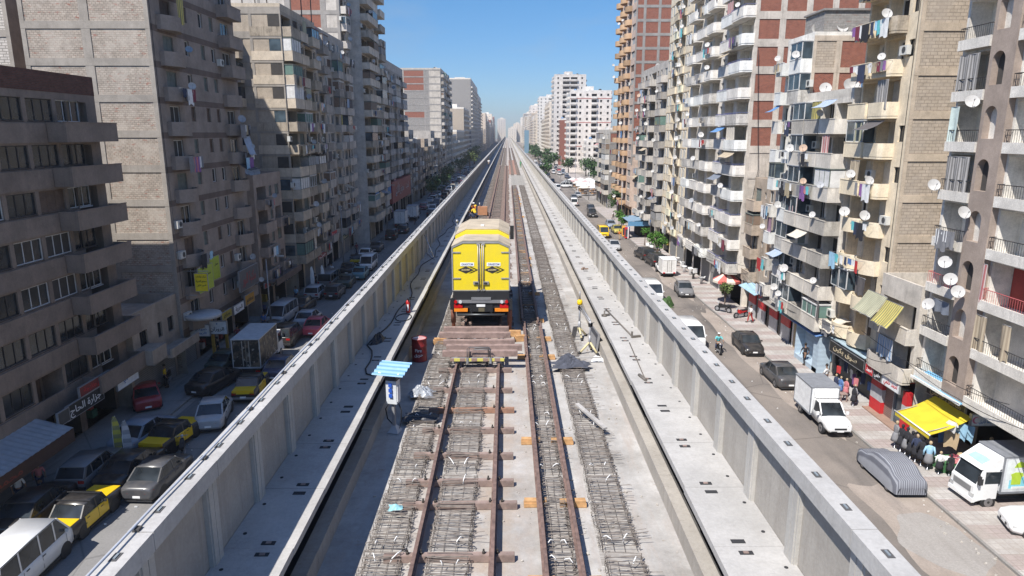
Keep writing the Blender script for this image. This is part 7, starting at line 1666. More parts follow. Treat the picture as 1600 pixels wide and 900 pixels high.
for i, (x, y, tp, bt, lab) in enumerate([(23.6, 51.6, 'black', 'black', 'woman in black walking past the pale blue kiosk'), (23.0, 46.6, 'white', 'navy', 'person in white just behind the pickup box'), (23.6, 64.0, 'white', 'red', 'man in white by the red pillar shops'), (22.5, 101.5, 'blue', 'grey', 'man in blue by the round tree'), (19.5, 118, 'orange', 'tan', 'man in orange at the roadside before the kiosk'),
        (22.6, 146, 'white', 'black', 'person in white near the kiosk trees'), (23.2, 203, 'black', 'black', 'person in black at the market edge, nearest'), (22.1, 216, 'white', 'white', 'person in white at the market edge'), (24.2, 225, 'red', 'black', 'person in red among the market parasols')]):
    person(lab, (x, y, 0.12 if x > 21.5 else 0), i*0.9, 'walk', tp, bt, 'people in the right street')
person('worker in a yellow vest beside the orange machine past the truck', (-3.05, 66.5, SLAB), 0.6, 'bend', 'yellow', 'navy', 'track workers', hat='yellow')
person('worker in an orange vest behind the yellow vested worker', (-3.35, 69.0, SLAB), -0.5, 'stand', 'orange', 'navy', 'track workers', hat='white')
person('worker bending in dark clothes nearest the truck roof', (-3.0, 63.0, SLAB), 1.2, 'bend', 'navy', 'black', 'track workers', hat='yellow')
person('distant worker in green on the right of the tracks', (3.4, 178, SLAB), 0, 'stand', 'green', 'green', 'track workers', hat='green')
person('distant worker in white on the left walkway', (-4.0, 150, WALK), 0, 'walk', 'white', 'grey', 'track workers')
mb = MB(); mb.box(-0.5, 0.5, -0.4, 0.4, 0.25, 1.1); mc = thing('site_machine', 'orange site machine beside the track workers', 'machine', (-2.55, 71.5, SLAB)); mb.ob('housing', flat('orange_machine', (0.42, 0.20, 0.10), 0.6), mc)
mb = MB(); mb.tube([(-0.3, 0, 1.1), (-0.3, 0, 1.5)], 0.07); mb.ob('exhaust', GREYM, mc)
for s in (-1, 1): mb = MB(); mb.cylx(s*0.5, s*0.62, 0.0, 0.25, 0.25); mb.ob('wheel', BLACK, mc)
# ================================================================ things fixed to the facades
DISHM = [flat('white_dish', (0.46, 0.45, 0.435), 0.6, 0, 0.15, 1.5), flat('grey_dish', (0.33, 0.34, 0.36), 0.6), flat('dull_blue_dish', (0.20, 0.27, 0.34), 0.6), flat('rusty_dish', (0.42, 0.30, 0.22), 0.7)]
def dish_meshes(m):
    d = MB(); R = Matrix.Rotation(math.radians(67), 3, 'X') @ Matrix.Identity(3)
    def tr(p): return R @ Vector(p)
    for back in (0, 0.012):
        rings = [[tr((rr_*math.cos(2*PI*j/18), rr_*math.sin(2*PI*j/18), rr_*rr_*0.42-back)) for j in range(18)] for rr_ in (0.02, 0.18, 0.34, 0.45)]
        d.rings(rings, 0, False, True, True)
    e = [[tr((0.455*math.cos(2*PI*j/18), 0.455*math.sin(2*PI*j/18), 0.085-b)) for j in range(18)] for b in (0.0, 0.02)]; d.rings(e, 0, False)
    a = MB(); a.tube([tr((0, -0.42, 0.06)), tr((0, -0.1, 0.5))], 0.014, 0, 4); a.tube([tr((0, -0.12, 0.47)), tr((0, -0.06, 0.56))], 0.04, 0, 6)
    b = MB(); b.tube([tr((0, 0, -0.02)), (0, 0.14, -0.1), (0, 0.16, -0.6)], 0.022, 0, 5)
    return d.mesh('reflector', [m]), a.mesh('feed_arm', [GREYM]), b.mesh('bracket', [GREYM])
DISH = [dish_meshes(m) for m in DISHM]
NDISH = [0]
def pos_word(b, u): return 'near end' if u < b.L*0.34 else 'far end' if u > b.L*0.67 else 'middle'
def floor_word(b, z): return ORD[min(20, max(0, int((z-b.gh+0.3)/b.fh)+1))]
def dish(p, label, k=0, s=1.0, rz=0.0, group='satellite dishes'):
    if label in USED: return None
    NDISH[0] += 1
    t = thing('satellite_dish', label, 'satellite dish', p, rz, group); t.scale = (s, s, s)
    for me in DISH[k]: link(me.name.split('.')[0], me, t)
    return t
GARM = []
def garment_protos():
    r = random.Random(5)
    for k, (w, h) in enumerate([(0.45, 0.6), (0.35, 0.8), (0.7, 0.9), (1.0, 1.1), (0.5, 0.4), (0.3, 0.55)]):
        mb = MB(); n, m_ = 7, 5; ph = r.uniform(0, 6); g = []
        for i in range(m_):
            v = i/(m_-1); row = []
            for j in range(n):
                u = j/(n-1)-0.5; tw = 1-0.12*v*math.sin(ph+v*3)
                row.append((0.03*math.sin(u*12+ph)*(0.3+v), u*w*tw, -h*v*(1+0.08*math.sin(u*7+ph))))
            g.append(row)
        mb.sheet(g); mb.sheet([[(p[0]-0.012, p[1], p[2]) for p in q] for q in g])
        if k in (0,): mb.quad((0, -w/2, -0.02), (0, -w/2-0.14, -0.2), (0, -w/2-0.05, -0.26), (0, -w/2, -0.16)); mb.quad((0, w/2, -0.02), (0, w/2+0.14, -0.2), (0, w/2+0.05, -0.26), (0, w/2, -0.16))
        GARM.append(mb.mesh('garment', [clothmat('white', CC['white'])]))
garment_protos()
WASH = ['white']*6+['grey']*4+['lightblue', 'khaki', 'khaki', 'navy', 'navy', 'black', 'black', 'maroon', 'tan', 'pink', 'red', 'blue', 'purple', 'teal']
def laundry(b, u, z, o, label, n, seed, cols=None, w=1.6):
    if label in USED: return None
    r = random.Random(seed); t = thing('washing_line', label, 'washing line', b.W(o, u, z), b.rz, 'washing hung out to dry')
    mb = MB(); mb.tube([(0, -w/2, 0), (0, 0, -0.04), (0, w/2, 0)], 0.008, 0, 3, True, False); mb.tube([(0, -w/2, 0), (-0.45, -w/2, -0.05)], 0.012, 0, 3); mb.tube([(0, w/2, 0), (-0.45, w/2, -0.05)], 0.012, 0, 3); mb.ob('line', GREYM, t)
    for k in range(n):
        g = link('garment', r.choice(GARM), t, (0, -w/2+w*(k+0.5)/n+r.uniform(-0.05, 0.05), -0.03)); c = r.choice(cols or WASH)
        g.material_slots[0].link = 'OBJECT'; g.material_slots[0].material = clothmat(c, CC[c])
STR = [stripes('curtain_stripe_%s' % n, a, b_, p, 1, 0.85, 'Object') for n, a, b_, p in (('sand', (0.5, 0.42, 0.3), (0.35, 0.28, 0.2), 0.22), ('olive', (0.45, 0.43, 0.30), (0.24, 0.25, 0.18), 0.14), ('yellow', (0.55, 0.45, 0.12), (0.2, 0.2, 0.1), 0.2), ('red', (0.42, 0.14, 0.14), (0.55, 0.45, 0.42), 0.24), ('grey', (0.42, 0.40, 0.38), (0.2, 0.19, 0.18), 0.2), ('blue', (0.2, 0.32, 0.5), (0.5, 0.52, 0.55), 0.2))]
PLAINC = [clothmat('cream_drape', (0.55, 0.50, 0.42)), clothmat('pale_green_drape', (0.55, 0.64, 0.60)), clothmat('dark_drape', (0.10, 0.09, 0.09)), clothmat('mauve_drape', (0.26, 0.16, 0.22)), clothmat('slate_drape', (0.16, 0.18, 0.22)), clothmat('blue_drape', (0.10, 0.22, 0.42)), clothmat('green_drape', (0.04, 0.22, 0.15))]
def drape(b, u, z, o, w, h, m, label, seed=0, slope=0.0):
    """cloth blind hung from the balcony above; slope > 0 makes it an awning reaching outwards"""
    if label in USED: return None
    r = random.Random(seed); mb = MB(); n, k = int(max(8, w*7)), 7; ph = r.uniform(0, 6); g = []
    for i in range(k):
        v = i/(k-1); row = []
        for j in range(n+1):
            q = j/n-0.5; row.append((slope*v+0.05*math.sin(q*w*9+ph)*(0.3+v)*(1 if slope < 0.1 else 0.4), q*w, -h*v*(1+0.05*math.sin(q*11+ph))-(0.08*math.sin(PI*v) if slope else 0)))
        g.append(row)
    mb.sheet(g); mb.sheet([[(p[0]-0.012, p[1], p[2]-0.004) for p in q] for q in g])
    t = thing('awning' if slope > 0.1 else 'curtain', label, 'awning' if slope > 0.1 else 'curtain', b.W(o, u, z), b.rz, 'awnings on the facades' if slope > 0.1 else 'curtains hung on balconies'); mb.ob('fabric', m, t)
    for q in ((0, 0.01), (slope, -h)):
        rod = MB(); rod.tube([(q[0], -w/2, q[1]), (q[0], w/2, q[1])], 0.018, 0, 4); rod.ob('rod', GREYM, t)
        if slope <= 0.1: break
ACM = MB(); ACM.box(0, 0.3, -0.4, 0.4, 0, 0.55); ACM = ACM.mesh('casing', [flat('offwhite_casing', (0.55, 0.54, 0.5), 0.6)])
ACF = MB(); ACF.rings([[(x, 0.08+0.2*math.cos(2*PI*j/14), 0.28+0.2*math.sin(2*PI*j/14)) for j in range(14)] for x in (0.29, 0.31)]); ACF = ACF.mesh('fan_grille', [flat('dark_grille', (0.06, 0.06, 0.06), 0.7)])
ACB = MB(); ACB.box(0, 0.32, -0.33, -0.29, -0.04, 0); ACB.box(0, 0.32, 0.29, 0.33, -0.04, 0); ACB = ACB.mesh('bracket', [GREYM])
def aircon(b, u, z, o, label):
    if label in USED: return None
    t = thing('air_conditioner', label, 'air conditioner', b.W(o, u, z), b.rz, 'air conditioners on the facades')
    for me in (ACM, ACF, ACB): link(me.name.split('.')[0], me, t)
COLW = {0: 'white', 1: 'grey', 2: 'dull blue', 3: 'rusty'}
def dress(b, pd, pl, pc, pa, seed, zmax=40, shade=False):
    r = random.Random(seed)
    for u, z, w, d, h in b.slots:
        if z > zmax: continue
        fw, pw = floor_word(b, z), pos_word(b, u)
        if r.random() < pd*0.62 and NDISH[0] < 270:
            k = r.choices([0, 1, 2, 3], [5, 2, 2, 1] if shade else [9, 1, 0, 1])[0]
            dish(b.W(d+0.2, u+r.uniform(-0.35, 0.35)*w, z+h+r.uniform(0.15, 0.5)), '%s satellite dish on the %s floor of the %s, %s' % (COLW[k], fw, b.short, pw), k, r.uniform(0.5, 0.78), r.uniform(-0.45, 0.45)+(-0.35 if b.side > 0 else 0.3))
        if r.random() < pl: laundry(b, u+r.uniform(-0.15, 0.15)*w, z+h-0.05, d+0.3, 'washing hung from the %s floor balcony of the %s, %s' % (fw, b.short, pw), r.randint(3, 6), seed*100+int(z*10+u), None, min(w*0.8, 2.0))
        elif r.random() < pc:
            m = r.choice(STR+PLAINC); nm = m.name.replace('curtain_stripe_', 'striped ').replace('cloth_', '').replace('_drape', '').replace('_', ' ')
            if r.random() < 0.3: drape(b, u, z+2.25, max(0.1, d-0.2), w*0.8, 0.55, m, '%s awning over the %s floor of the %s, %s' % (nm, fw, b.short, pw), int(z*7), 1.0)
            else: drape(b, u+r.choice([-0.22, 0.2, 0])*w, z+2.2, max(0.1, d-0.08), w*r.uniform(0.3, 0.75), r.uniform(1.2, 1.75), m, '%s curtain on the %s floor of the %s, %s' % (nm, fw, b.short, pw), int(z*7))
        if r.random() < pa: aircon(b, u-w/2-0.3, z+0.5+r.uniform(0, 0.8), 0.02, 'air conditioner on the %s floor of the %s, %s' % (fw, b.short, pw))
for b, a in ((L2, (0.55, 0.22, 0.15, 0.35)), (L3a, (0.1, 0.6, 0.1, 0.1)), (L3, (0.28, 0.25, 0.2, 0.25)), (L4, (0.22, 0.15, 0.22, 0.3)), (L5, (0.4, 0.2, 0.2, 0.2)), (L6, (0.3, 0.25, 0.3, 0.2)), (L7, (0.12, 0.2, 0.15, 0.1))): dress(b, *a, seed=b.r.randrange(99), shade=True)
for b, a in ((R2, (0.6, 0.3, 0.35, 0.1)), (R3a, (0.6, 0.36, 0.4, 0.15)), (R3b, (0.5, 0.4, 0.4, 0.2)), (R1b, (0.1, 0, 0, 0)), (R4, (0.34, 0.3, 0.16, 0.08)), (R5, (0.7, 0.7, 0.1, 0.2)), (R6, (0.35, 0.3, 0.2, 0.1)), (R7, (0.3, 0.2, 0.12, 0.1)), (R7b, (0.2, 0.2, 0.1, 0))): dress(b, *a, seed=b.r.randrange(99)+100)
# dishes and curtains that stand out on the arched pier block
for i, (u, z, o, k, lab) in enumerate([(22.0, 19.6, 0.85, 0, 'white satellite dish at the highest shown pier of the arched block'), (24.4, 15.2, 0.75, 0, 'white satellite dish reaching out from the far corner of the arched block'), (21.4, 14.0, 0.85, 0, 'white satellite dish on the pier below the striped blind'), (22.4, 11.2, 0.8, 0, 'white satellite dish above the pair on the pier'), (21.7, 10.4, 0.85, 0, 'left dish of the pair on the lower arched pier'), (20.9, 9.9, 0.9, 0, 'right dish of the pair on the lower arched pier'), (23.4, 8.6, 0.75, 0, 'white satellite dish on the balcony left of the lower arched pier')]):
    dish(R1.W(o, u, z), lab, k, 0.75, -0.3-0.12*i+0.3*(i % 3))
for i, (u, fl, w, h, m, lab) in enumerate([(24.0, 5, 0.7, 2.2, PLAINC[1], 'pale green curtain blowing out at the corner of the arched block'), (23.2, 4, 1.9, 1.9, STR[4], 'grey striped blind filling a corner balcony of the arched block'), (19.6, 1, 0.8, 1.9, STR[0], 'sand striped curtain beside the lower arched pier'), (17.8, 1, 0.6, 1.8, STR[0], 'second sand striped curtain on the same lower balcony'), (19.9, 2, 0.35, 1.9, STR[3], 'narrow red patterned curtain by the red railing'), (16.6, 2, 0.4, 1.9, STR[3], 'red patterned curtain at the right end of the red railing'), (23.0, 1, 1.5, 0.7, PLAINC[4], 'torn dark awning strips on the first floor corner'), (23.4, 6, 1.6, 1.8, STR[4], 'grey checked cloth over the upper corner balcony')]):
    z = R1.gh+fl*R1.fh; drape(R1, u, z+2.2, 0.36, w, h, m, lab, i, 0.0)
laundry(R1, 22.8, R1.gh+3*2.62+0.95, 0.85, 'grey washing on a rack at the far corner of the arched block', 4, 4, ['grey', 'black', 'white'], 1.4)
laundry(R1, 17.0, R1.gh+4*2.62+1.2, 0.6, 'white and lilac towel over the railing of the arched block', 2, 6, ['white', 'purple'], 0.9)
drape(R1b, 3.3, R1b.gh+2.45+2.3, 0.75, 2.3, 1.25, STR[1], 'olive striped awning on the awning house, left one', 3, 0.95)
drape(R1b, 1.1, R1b.gh+2.45+2.2, 0.85, 1.9, 1.3, STR[2], 'yellow striped awning on the awning house, right one', 4, 0.9)
drape(R1b, 1.9, R1b.gh+2.3, 0.7, 1.6, 1.3, STR[5], 'blue and white striped blind below the two awnings', 5)
drape(L2, 13.2, 3.4+5*2.43+2.2, 1.05, 1.7, 1.6, PLAINC[4] if False else STR[5], 'blue striped awning bulging from the far balcony of the bare side wall tower', 9, 0.5)
laundry(L2, 12.8, 3.4+5*2.43+0.4, 1.4, 'purple and yellow washing under the blue striped awning', 4, 9, ['purple', 'tan', 'lightblue', 'yellow'], 1.3)
for i in range(10):
    r = random.Random(i); dish((-26.9-r.uniform(0, 1.4) if i else -26.2, 66.6+r.uniform(-0.3, 0.4), 18.6+i*0.26+r.uniform(-0.2, 0.2)), 'one of the cluster of dishes beside the bare side wall tower', i % 2 if i > 7 else 0, 0.85, r.uniform(-0.3, 0.6), 'cluster of dishes beside the bare tower')
mb = MB(); mb.tube([(-28.2, 66.9, 12.9), (-27.0, 66.9, 18.2), (-27.0, 66.9, 21.2)], 0.05); mb.box(-28.4, -25.8, 66.86, 66.94, 18.0, 18.1); mb.box(-28.4, -25.8, 66.86, 66.94, 19.6, 19.7); tag(mb.ob('dish_mast', GREYM), 'steel mast holding the cluster of dishes', 'mast')
# roof clutter
def tank(p, label, m, h=1.3, r_=0.55):
    mb = MB(); mb.lathe((0, 0, 0), [(r_, 0), (r_, h), (r_*0.4, h+0.2), (r_*0.4, h+0.3), (0, h+0.3)], 0, 14); return tag(mb.ob('water_tank', m, None, p), label, 'water tank', 'roof water tanks')
BLUET = flat('blue_tank', (0.1, 0.2, 0.35), 0.5)
for b, u, o, m, w in ((L7, 6, -2, BLACK, 'black'), (L7, 20, -3, WHITE, 'white'), (L8, 8, -3, BLACK, 'black'), (L8, 20, -4, WHITE, 'white'), (L3a, 5, -4, WHITE, 'white'), (R6, 5, -3, WHITE, 'white'), (R3a, 4, -3, BLUET, 'blue'), (R7b, 8, -4, WHITE, 'white'), (Lq, 3.5, -5, GREYM, 'grey')):
    tank(b.W(o, u, b.H+0.12), '%s water tank on the roof of the %s' % (w, b.short), m)
for b, n in ((L7, 5), (L3a, 3), (R3a, 5), (R3b, 3), (R6, 4), (L8, 4), (BLD['dish crowded house'], 7), (BLD['narrow grey house'], 2), (R7b, 4), (L4, 3)):
    r = random.Random(n+7)
    for k in range(n): dish(b.W(-r.uniform(0.5, 4), b.L*(k+0.5)/n, b.H+0.95), 'roof dish on the %s, %s' % (b.short, ['first from the near end', 'second from the near end', 'third', 'fourth', 'fifth', 'sixth', 'seventh'][k]), 0, r.uniform(0.8, 1.3), r.uniform(-0.4, 0.4), 'roof dishes')
# cables sagging over the facades
def cable(pts, label, rad=0.018):
    pts = [Vector(p) for p in pts]; out = []
    for a, b in zip(pts, pts[1:]):
        for k in range(8): q = k/8; out.append(a.lerp(b, q)-Vector((0, 0, 0.25*(a-b).length*0.12*4*q*(1-q))))
    out.append(pts[-1]); mb = MB(); mb.tube(out, rad, 0, 4); return tag(mb.ob('cable', BLACK), label, 'cable', 'cables sagging across facades')
for i, (b0, u0, b1, u1, z) in enumerate([(R1, 14, R1, 24, 4.6), (R1b, 0.5, R2, 5, 4.1), (R2, 2, R3a, 7, 4.6), (R3a, 1, R3c, 6, 4.0), (R3c, 2, R4, 12, 5.0), (R4, 2, R4, 22, 4.3), (R1, 16, R1b, 4, 5.2)]):
    cable([b0.W(1.0, u0, z+0.4), b0.W(1.2, (u0+b0.L)/2, z), b1.W(1.1, u1, z+0.3)], ['black cable along the foot of the arched block', 'black cable between awning house and cream block', 'black cable from the cream block to the patched house', 'black cable along the patched and brown houses', 'black cable reaching the white balcony tower', 'black cable along the first floor of the white tower', 'black cable from the arched block to the awning house'][i])
cable([R2.W(0.02, 0.15, 30), R2.W(0.05, 0.2, 20), R2.W(0.05, 0.2, 9)], 'cable running down the corner of the cream block')
cable([L2.W(0.04, 0.15, 28), L2.W(0.06, 0.1, 17), L2.W(0.3, -0.1, 6)], 'cable running down the corner of the bare tower')
cable([R4.W(-0.3, -0.3, 26), R4.W(-1.2, -0.3, 14.5), R4.W(-0.4, -0.3, 8)], 'cable hanging on the red brick side wall', 0.03)
# ================================================================ street furniture, shops and signs
def sign(name, label, loc, w, h, face, back, words=(), group='shop signs', d=0.12, cat='sign', extra=None):
    """board looking along `face`; words: (text, size, material, dx, dz, width)"""
    rz = {'-y': 0, '-x': -PI/2, '+x': PI/2}[face]
    t = thing(name, label, cat, loc, rz, group)
    mb = MB(); mb.box(-w/2, w/2, 0, d, -h/2, h/2); bo = mb.ob('board', back, t)
    mb = MB()
    for a in ((-w/2-0.03, -w/2, -h/2, h/2), (w/2, w/2+0.03, -h/2, h/2), (-w/2-0.03, w/2+0.03, h/2, h/2+0.03), (-w/2-0.03, w/2+0.03, -h/2-0.03, -h/2)): mb.box(a[0], a[1], -0.015, d, a[2], a[3])
    mb.ob('rim', GREYM, t)
    for tx, sz, m, dx, dz, wd in words:
        link('lettering', text_mesh('lettering', tx, sz, m, wd), bo, (dx, -0.006, dz)).rotation_euler = (PI/2, 0, 0)
    return t
S_WH, S_RED, S_BLK, S_BLU, S_YEL, S_GRN = flat('sign_white', (0.72, 0.73, 0.74), 0.5), flat('sign_red', (0.50, 0.025, 0.03), 0.5), flat('sign_black', (0.02, 0.02, 0.02), 0.5), flat('sign_blue', (0.05, 0.16, 0.42), 0.5), flat('sign_yellow', (0.78, 0.62, 0.02), 0.5), flat('sign_lime', (0.33, 0.42, 0.03), 0.5)
A = arabic
GSL, GSR = 'shop signs in the left street', 'shop signs in the right street'
# --- right: clothes stall under the yellow awning
mb = MB(); g = []
for i in range(9):
    v = i/8; g.append([(24.9-2.2*v, 34.0+3.3*j/8, 3.15-0.95*v-0.10*math.sin(PI*v)+0.02*math.sin(j*1.3)) for j in range(9)])
mb.sheet(g); mb.sheet([[(p[0], p[1], p[2]-0.015) for p in q] for q in g]); mb.sheet([[(22.7, 34.0+3.3*j/8, 2.20-0.24*i) for j in range(9)] for i in range(2)])
aw = thing('awning', 'big plain yellow fabric awning over the clothes stall', 'awning', (0, 0, 0)); mb.ob('fabric', flat('yellow_awning', (0.60, 0.465, 0.025), 0.8, 0, 0.1, 1.2), aw)
mb = MB(); mb.tube([(22.7, 33.95, 2.21), (22.7, 37.4, 2.21)], 0.04); mb.ob('front_rail', WHITE, aw)
for y in (34.2, 37.1):
    mb = MB(); mb.tube([(22.7, y, 2.3), (23.8, y, 2.6), (24.9, y, 2.2)], 0.025); mb.ob('folding_arm', GREYM, aw)
def outfit(label, loc, rz, top, bottom, h=1.0, dress=True):
    t = thing('mannequin', label, 'mannequin', loc, rz, 'clothes on display at the stall'); t.scale = (h, h, h)
    mb = MB(); mb.lathe((0, 0, 0), [(0.14, 0), (0.03, 0.03), (0.025, 0.5)], 0, 10); mb.ob('base', CHROME, t)
    mb = MB(); mb.lathe((0, 0, 0.45), [(0.27, 0), (0.24, 0.2), (0.19, 0.45), (0.15, 0.55)] if dress else [(0.16, 0), (0.17, 0.2), (0.18, 0.5), (0.15, 0.55)], 0, 12); mb.ob('skirt', clothmat(bottom, CC[bottom]), t)
    mb = MB(); mb.rings([[(0.15*math.cos(a), 0.11*math.sin(a), 0.98) for a in [2*PI*k/10 for k in range(10)]], [(0.19*math.cos(a), 0.12*math.sin(a), 1.25) for a in [2*PI*k/10 for k in range(10)]], [(0.20*math.cos(a), 0.09*math.sin(a), 1.42) for a in [2*PI*k/10 for k in range(10)]], [(0.06*math.cos(a), 0.06*math.sin(a), 1.5) for a in [2*PI*k/10 for k in range(10)]]])
    for s in (-1, 1): mb.tube([(s*0.18, 0, 1.4), (s*0.27, 0.02, 1.1), (s*0.27, 0.05, 0.85)], [0.06, 0.055, 0.045], 0, 7)
    mb.ob('top', clothmat(top, CC[top]), t)
    mb = MB(); mb.lathe((0, 0, 1.48), [(0.05, 0), (0.05, 0.06), (0.09, 0.12), (0.095, 0.2), (0.05, 0.27), (0, 0.28)], 0, 10); mb.ob('head', clothmat('tan', CC['tan']) if top != 'black' else clothmat('black', CC['black']), t)
for i, (x, y, tp, bt, lab, h) in enumerate([(21.9, 37.2, 'grey', 'grey', 'grey robed mannequin at the left end of the stall', 0.95), (21.95, 36.7, 'black', 'black', 'black robed mannequin, second from the left of the stall', 0.95), (22.0, 36.3, 'black', 'grey', 'black and grey mannequin, third from the left of the stall', 0.95), (22.0, 35.8, 'black', 'black', 'black robed mannequin, fourth from the left of the stall', 0.95), (22.05, 35.4, 'navy', 'black', 'navy mannequin in the middle of the stall front', 0.95), (22.1, 34.95, 'black', 'black', 'black robed mannequin right of the navy one', 0.95),
        (22.2, 34.5, 'lightblue', 'grey', 'pale blue mannequin under the awning corner', 0.95), (22.5, 34.0, 'white', 'black', 'small white topped mannequin before the green table', 0.75), (22.95, 33.8, 'black', 'black', 'small black mannequin beside the white topped one', 0.72), (23.4, 33.6, 'navy', 'black', 'small navy mannequin at the corner of the green table', 0.72), (26.3, 34.6, 'tan', 'khaki', 'tan suited mannequin by the clinic sign', 1.05)]):
    outfit(lab, (x+0.75 if i < 10 else x, y-0.35, 0.12), -PI/2+0.2*i, tp, bt, h, bt != 'khaki')
tb = thing('display_table', 'low table draped in green cloth with folded clothes', 'table', (24.4, 34.3, 0.12), 0.1)
mb = MB(); mb.box(-0.9, 0.9, -0.5, 0.5, 0.0, 0.55); mb.ob('green_cloth', flat('green_cloth', (0.05, 0.16, 0.06), 0.9), tb)
for i, (x, y, c, nm) in enumerate([(-0.5, 0.0, 'white', 'white'), (0.1, 0.1, 'maroon', 'dark red'), (0.45, -0.1, 'grey', 'grey'), (0.0, -0.3, 'pink', 'pink'), (0.6, 0.25, 'tan', 'tan')]):
    cloth('folded_clothes', '%s clothes heaped on the green table' % nm, 'clothes', (24.4+x, 34.3+y, 0.67), 0.35, 0.25, 0.25, clothmat(c, CC[c]), 60+i, 'clothes heaped on the green table', 0, 8)
ch = thing('chair', 'black plastic chair beside the green table', 'chair', (25.5, 33.6, 0.12), 0.4)
mb = MB(); mb.box(-0.22, 0.22, -0.22, 0.22, 0.42, 0.46); mb.ob('seat', S_BLK, ch); mb = MB(); mb.box(-0.22, 0.22, 0.19, 0.23, 0.46, 0.9); mb.ob('backrest', S_BLK, ch)
for sx in (-1, 1):
    for sy in (-1, 1): mb = MB(); mb.tube([(sx*0.2, sy*0.2, 0), (sx*0.18, sy*0.18, 0.42)], 0.02); mb.ob('leg', S_BLK, ch)
for i, (y, c) in enumerate(((36.8, 'pink'), (36.1, 'white'), (35.5, 'black'), (34.9, 'blue'), (34.4, 'tan'))):
    o = link('hanging_garment', GARM[2], None, (24.2, y, 2.2), 0.2*i); o.material_slots[0].link = 'OBJECT'; o.material_slots[0].material = clothmat(c, CC[c]); tag(o, '%s garment hung inside the yellow awning stall' % c, 'garment', 'garments hung in the stall')
for i, (x, c) in enumerate(((24.0, 'white'), (24.5, 'lightblue'), (24.9, 'lightblue'))):
    o = link('hanging_garment', GARM[0 if i == 0 else 2], None, (x, 34.2, 2.9-0.1*i), 0.4); o.material_slots[0].link = 'OBJECT'; o.material_slots[0].material = clothmat(c, CC[c]); tag(o, ['white shirt hung at the right end of the yellow awning', 'pale blue dress hung right of the white shirt', 'pale blue blouse hung nearest the clinic sign'][i], 'garment', 'garments hung in the stall')
ps = sign('clinic_sign', 'white lightbox sign with a pink crescent and blue Arabic lettering', (25.55, 34.0, 3.05), 1.35, 0.62, '-y', S_WH, [(A('د. رضا قابيل'), 0.27, S_BLU, 0.14, -0.08, 0.85), (A('عيادة الدكتور'), 0.11, S_BLU, 0.2, 0.17, 0.5)], GSR, 0.2)
mb = MB(); n = 14; outer = [(0.19*math.cos(a), 0.19*math.sin(a)) for a in [PI*0.28+2*PI*0.72*k/n for k in range(n+1)]]; inner = [(0.06+0.145*math.cos(a), 0.145*math.sin(a)) for a in [PI*0.22+2*PI*0.78*k/n for k in range(n+1)]]
for k in range(n): mb.quad((-0.46+outer[k][0], -0.006, outer[k][1]), (-0.46+outer[k+1][0], -0.006, outer[k+1][1]), (-0.46+inner[k+1][0], -0.006, inner[k+1][1]), (-0.46+inner[k][0], -0.006, inner[k][1]))
mb.ob('crescent_emblem', flat('sign_pink', (0.6, 0.15, 0.25), 0.5), KIDS[ps.name][0])
bs = thing('awning', 'narrow blue and white awning above the clothes stall', 'awning', (24.75, 36.0, 4.15)); mb = MB(); mb.hexa([(-0.7, -2.0, -0.25), (0.3, -2.0, 0.1), (0.3, 2.4, 0.1), (-0.7, 2.4, -0.25), (-0.7, -2.0, -0.2), (0.3, -2.0, 0.15), (0.3, 2.4, 0.15), (-0.7, 2.4, -0.2)]); mb.ob('sheet', flat('pale_blue_sheet', (0.18, 0.42, 0.66), 0.6), bs)
mb = MB(); mb.box(-0.74, -0.68, -2.05, 2.45, -0.26, -0.12); mb.ob('white_edge', WHITE, bs)
sign('shop_sign', 'dark fascia with ornate raised Arabic letters behind the yellow awning', (24.9, 36.4, 3.35), 3.4, 0.62, '-x', S_BLK, [(A('ملابس حريمي'), 0.5, flat('dull_gold', (0.35, 0.28, 0.17), 0.5), 0, 0, 2.8)], GSR)
# --- red and grey striped shop under the awning house
rs = thing('striped_shop', 'red and grey striped shopfront under the awning house', 'shop front', (24.5, 38.8, 0.12))
for i, (y0, y1) in enumerate(((0.05, 0.5), (2.75, 4.1))):
    for k, z in enumerate((0.0, 0.85, 1.7)):
        mb = MB(); mb.box(-0.25, 0.1, y0, y1, z, z+0.85); mb.ob('striped_pier', [S_RED, flat('panel_grey', (0.42, 0.42, 0.43), 0.5)][k % 2], rs)
mb = MB(); mb.box(-0.12, 0.1, 1.6, 1.66, 0, 2.6); mb.box(-0.12, 0.1, 0.5, 0.55, 0, 2.6); mb.ob('glass_frame', GREYM, rs)
mb = MB(); mb.box(0.0, 0.04, 0.55, 1.6, 0, 2.55); mb.ob('shop_window', PANE_B, rs)
mb = MB(); mb.box(0.0, 0.05, 1.66, 2.75, 0, 2.55); mb.ob('roller_shutter', stripes('brown_shutter_slats', (0.20, 0.13, 0.11), (0.25, 0.165, 0.14), 0.12, 1), rs)
mb = MB(); mb.box(-0.75, 0.05, 0.0, 4.1, 3.2, 3.27); mb.ob('red_cornice', S_RED, rs)
mb = MB(); mb.box(-0.7, 0.0, 0.0, 4.1, -0.12, 0.08); mb.ob('step', flat('brown_step', (0.30, 0.2, 0.15), 0.8), rs)
for y0, bk, wd, mt, lab in ((1.05, S_WH, A('أحمد حلمي'), S_RED, 'white sign with red Arabic lettering on the red striped shop'), (2.6, S_BLK, A('حلمي'), S_WH, 'black sign with a white emblem on the red striped shop'), (3.6, S_RED, A('أحمد'), S_WH, 'red sign panel at the left end of the red striped shop')):
    sign('shop_sign', lab, (23.72, 38.8+y0, 2.92), 1.9 if y0 < 2 else 0.95, 0.62, '-x', bk, [(wd, 0.42, mt, 0, 0, 1.5 if y0 < 2 else 0.7)], GSR, 0.1)
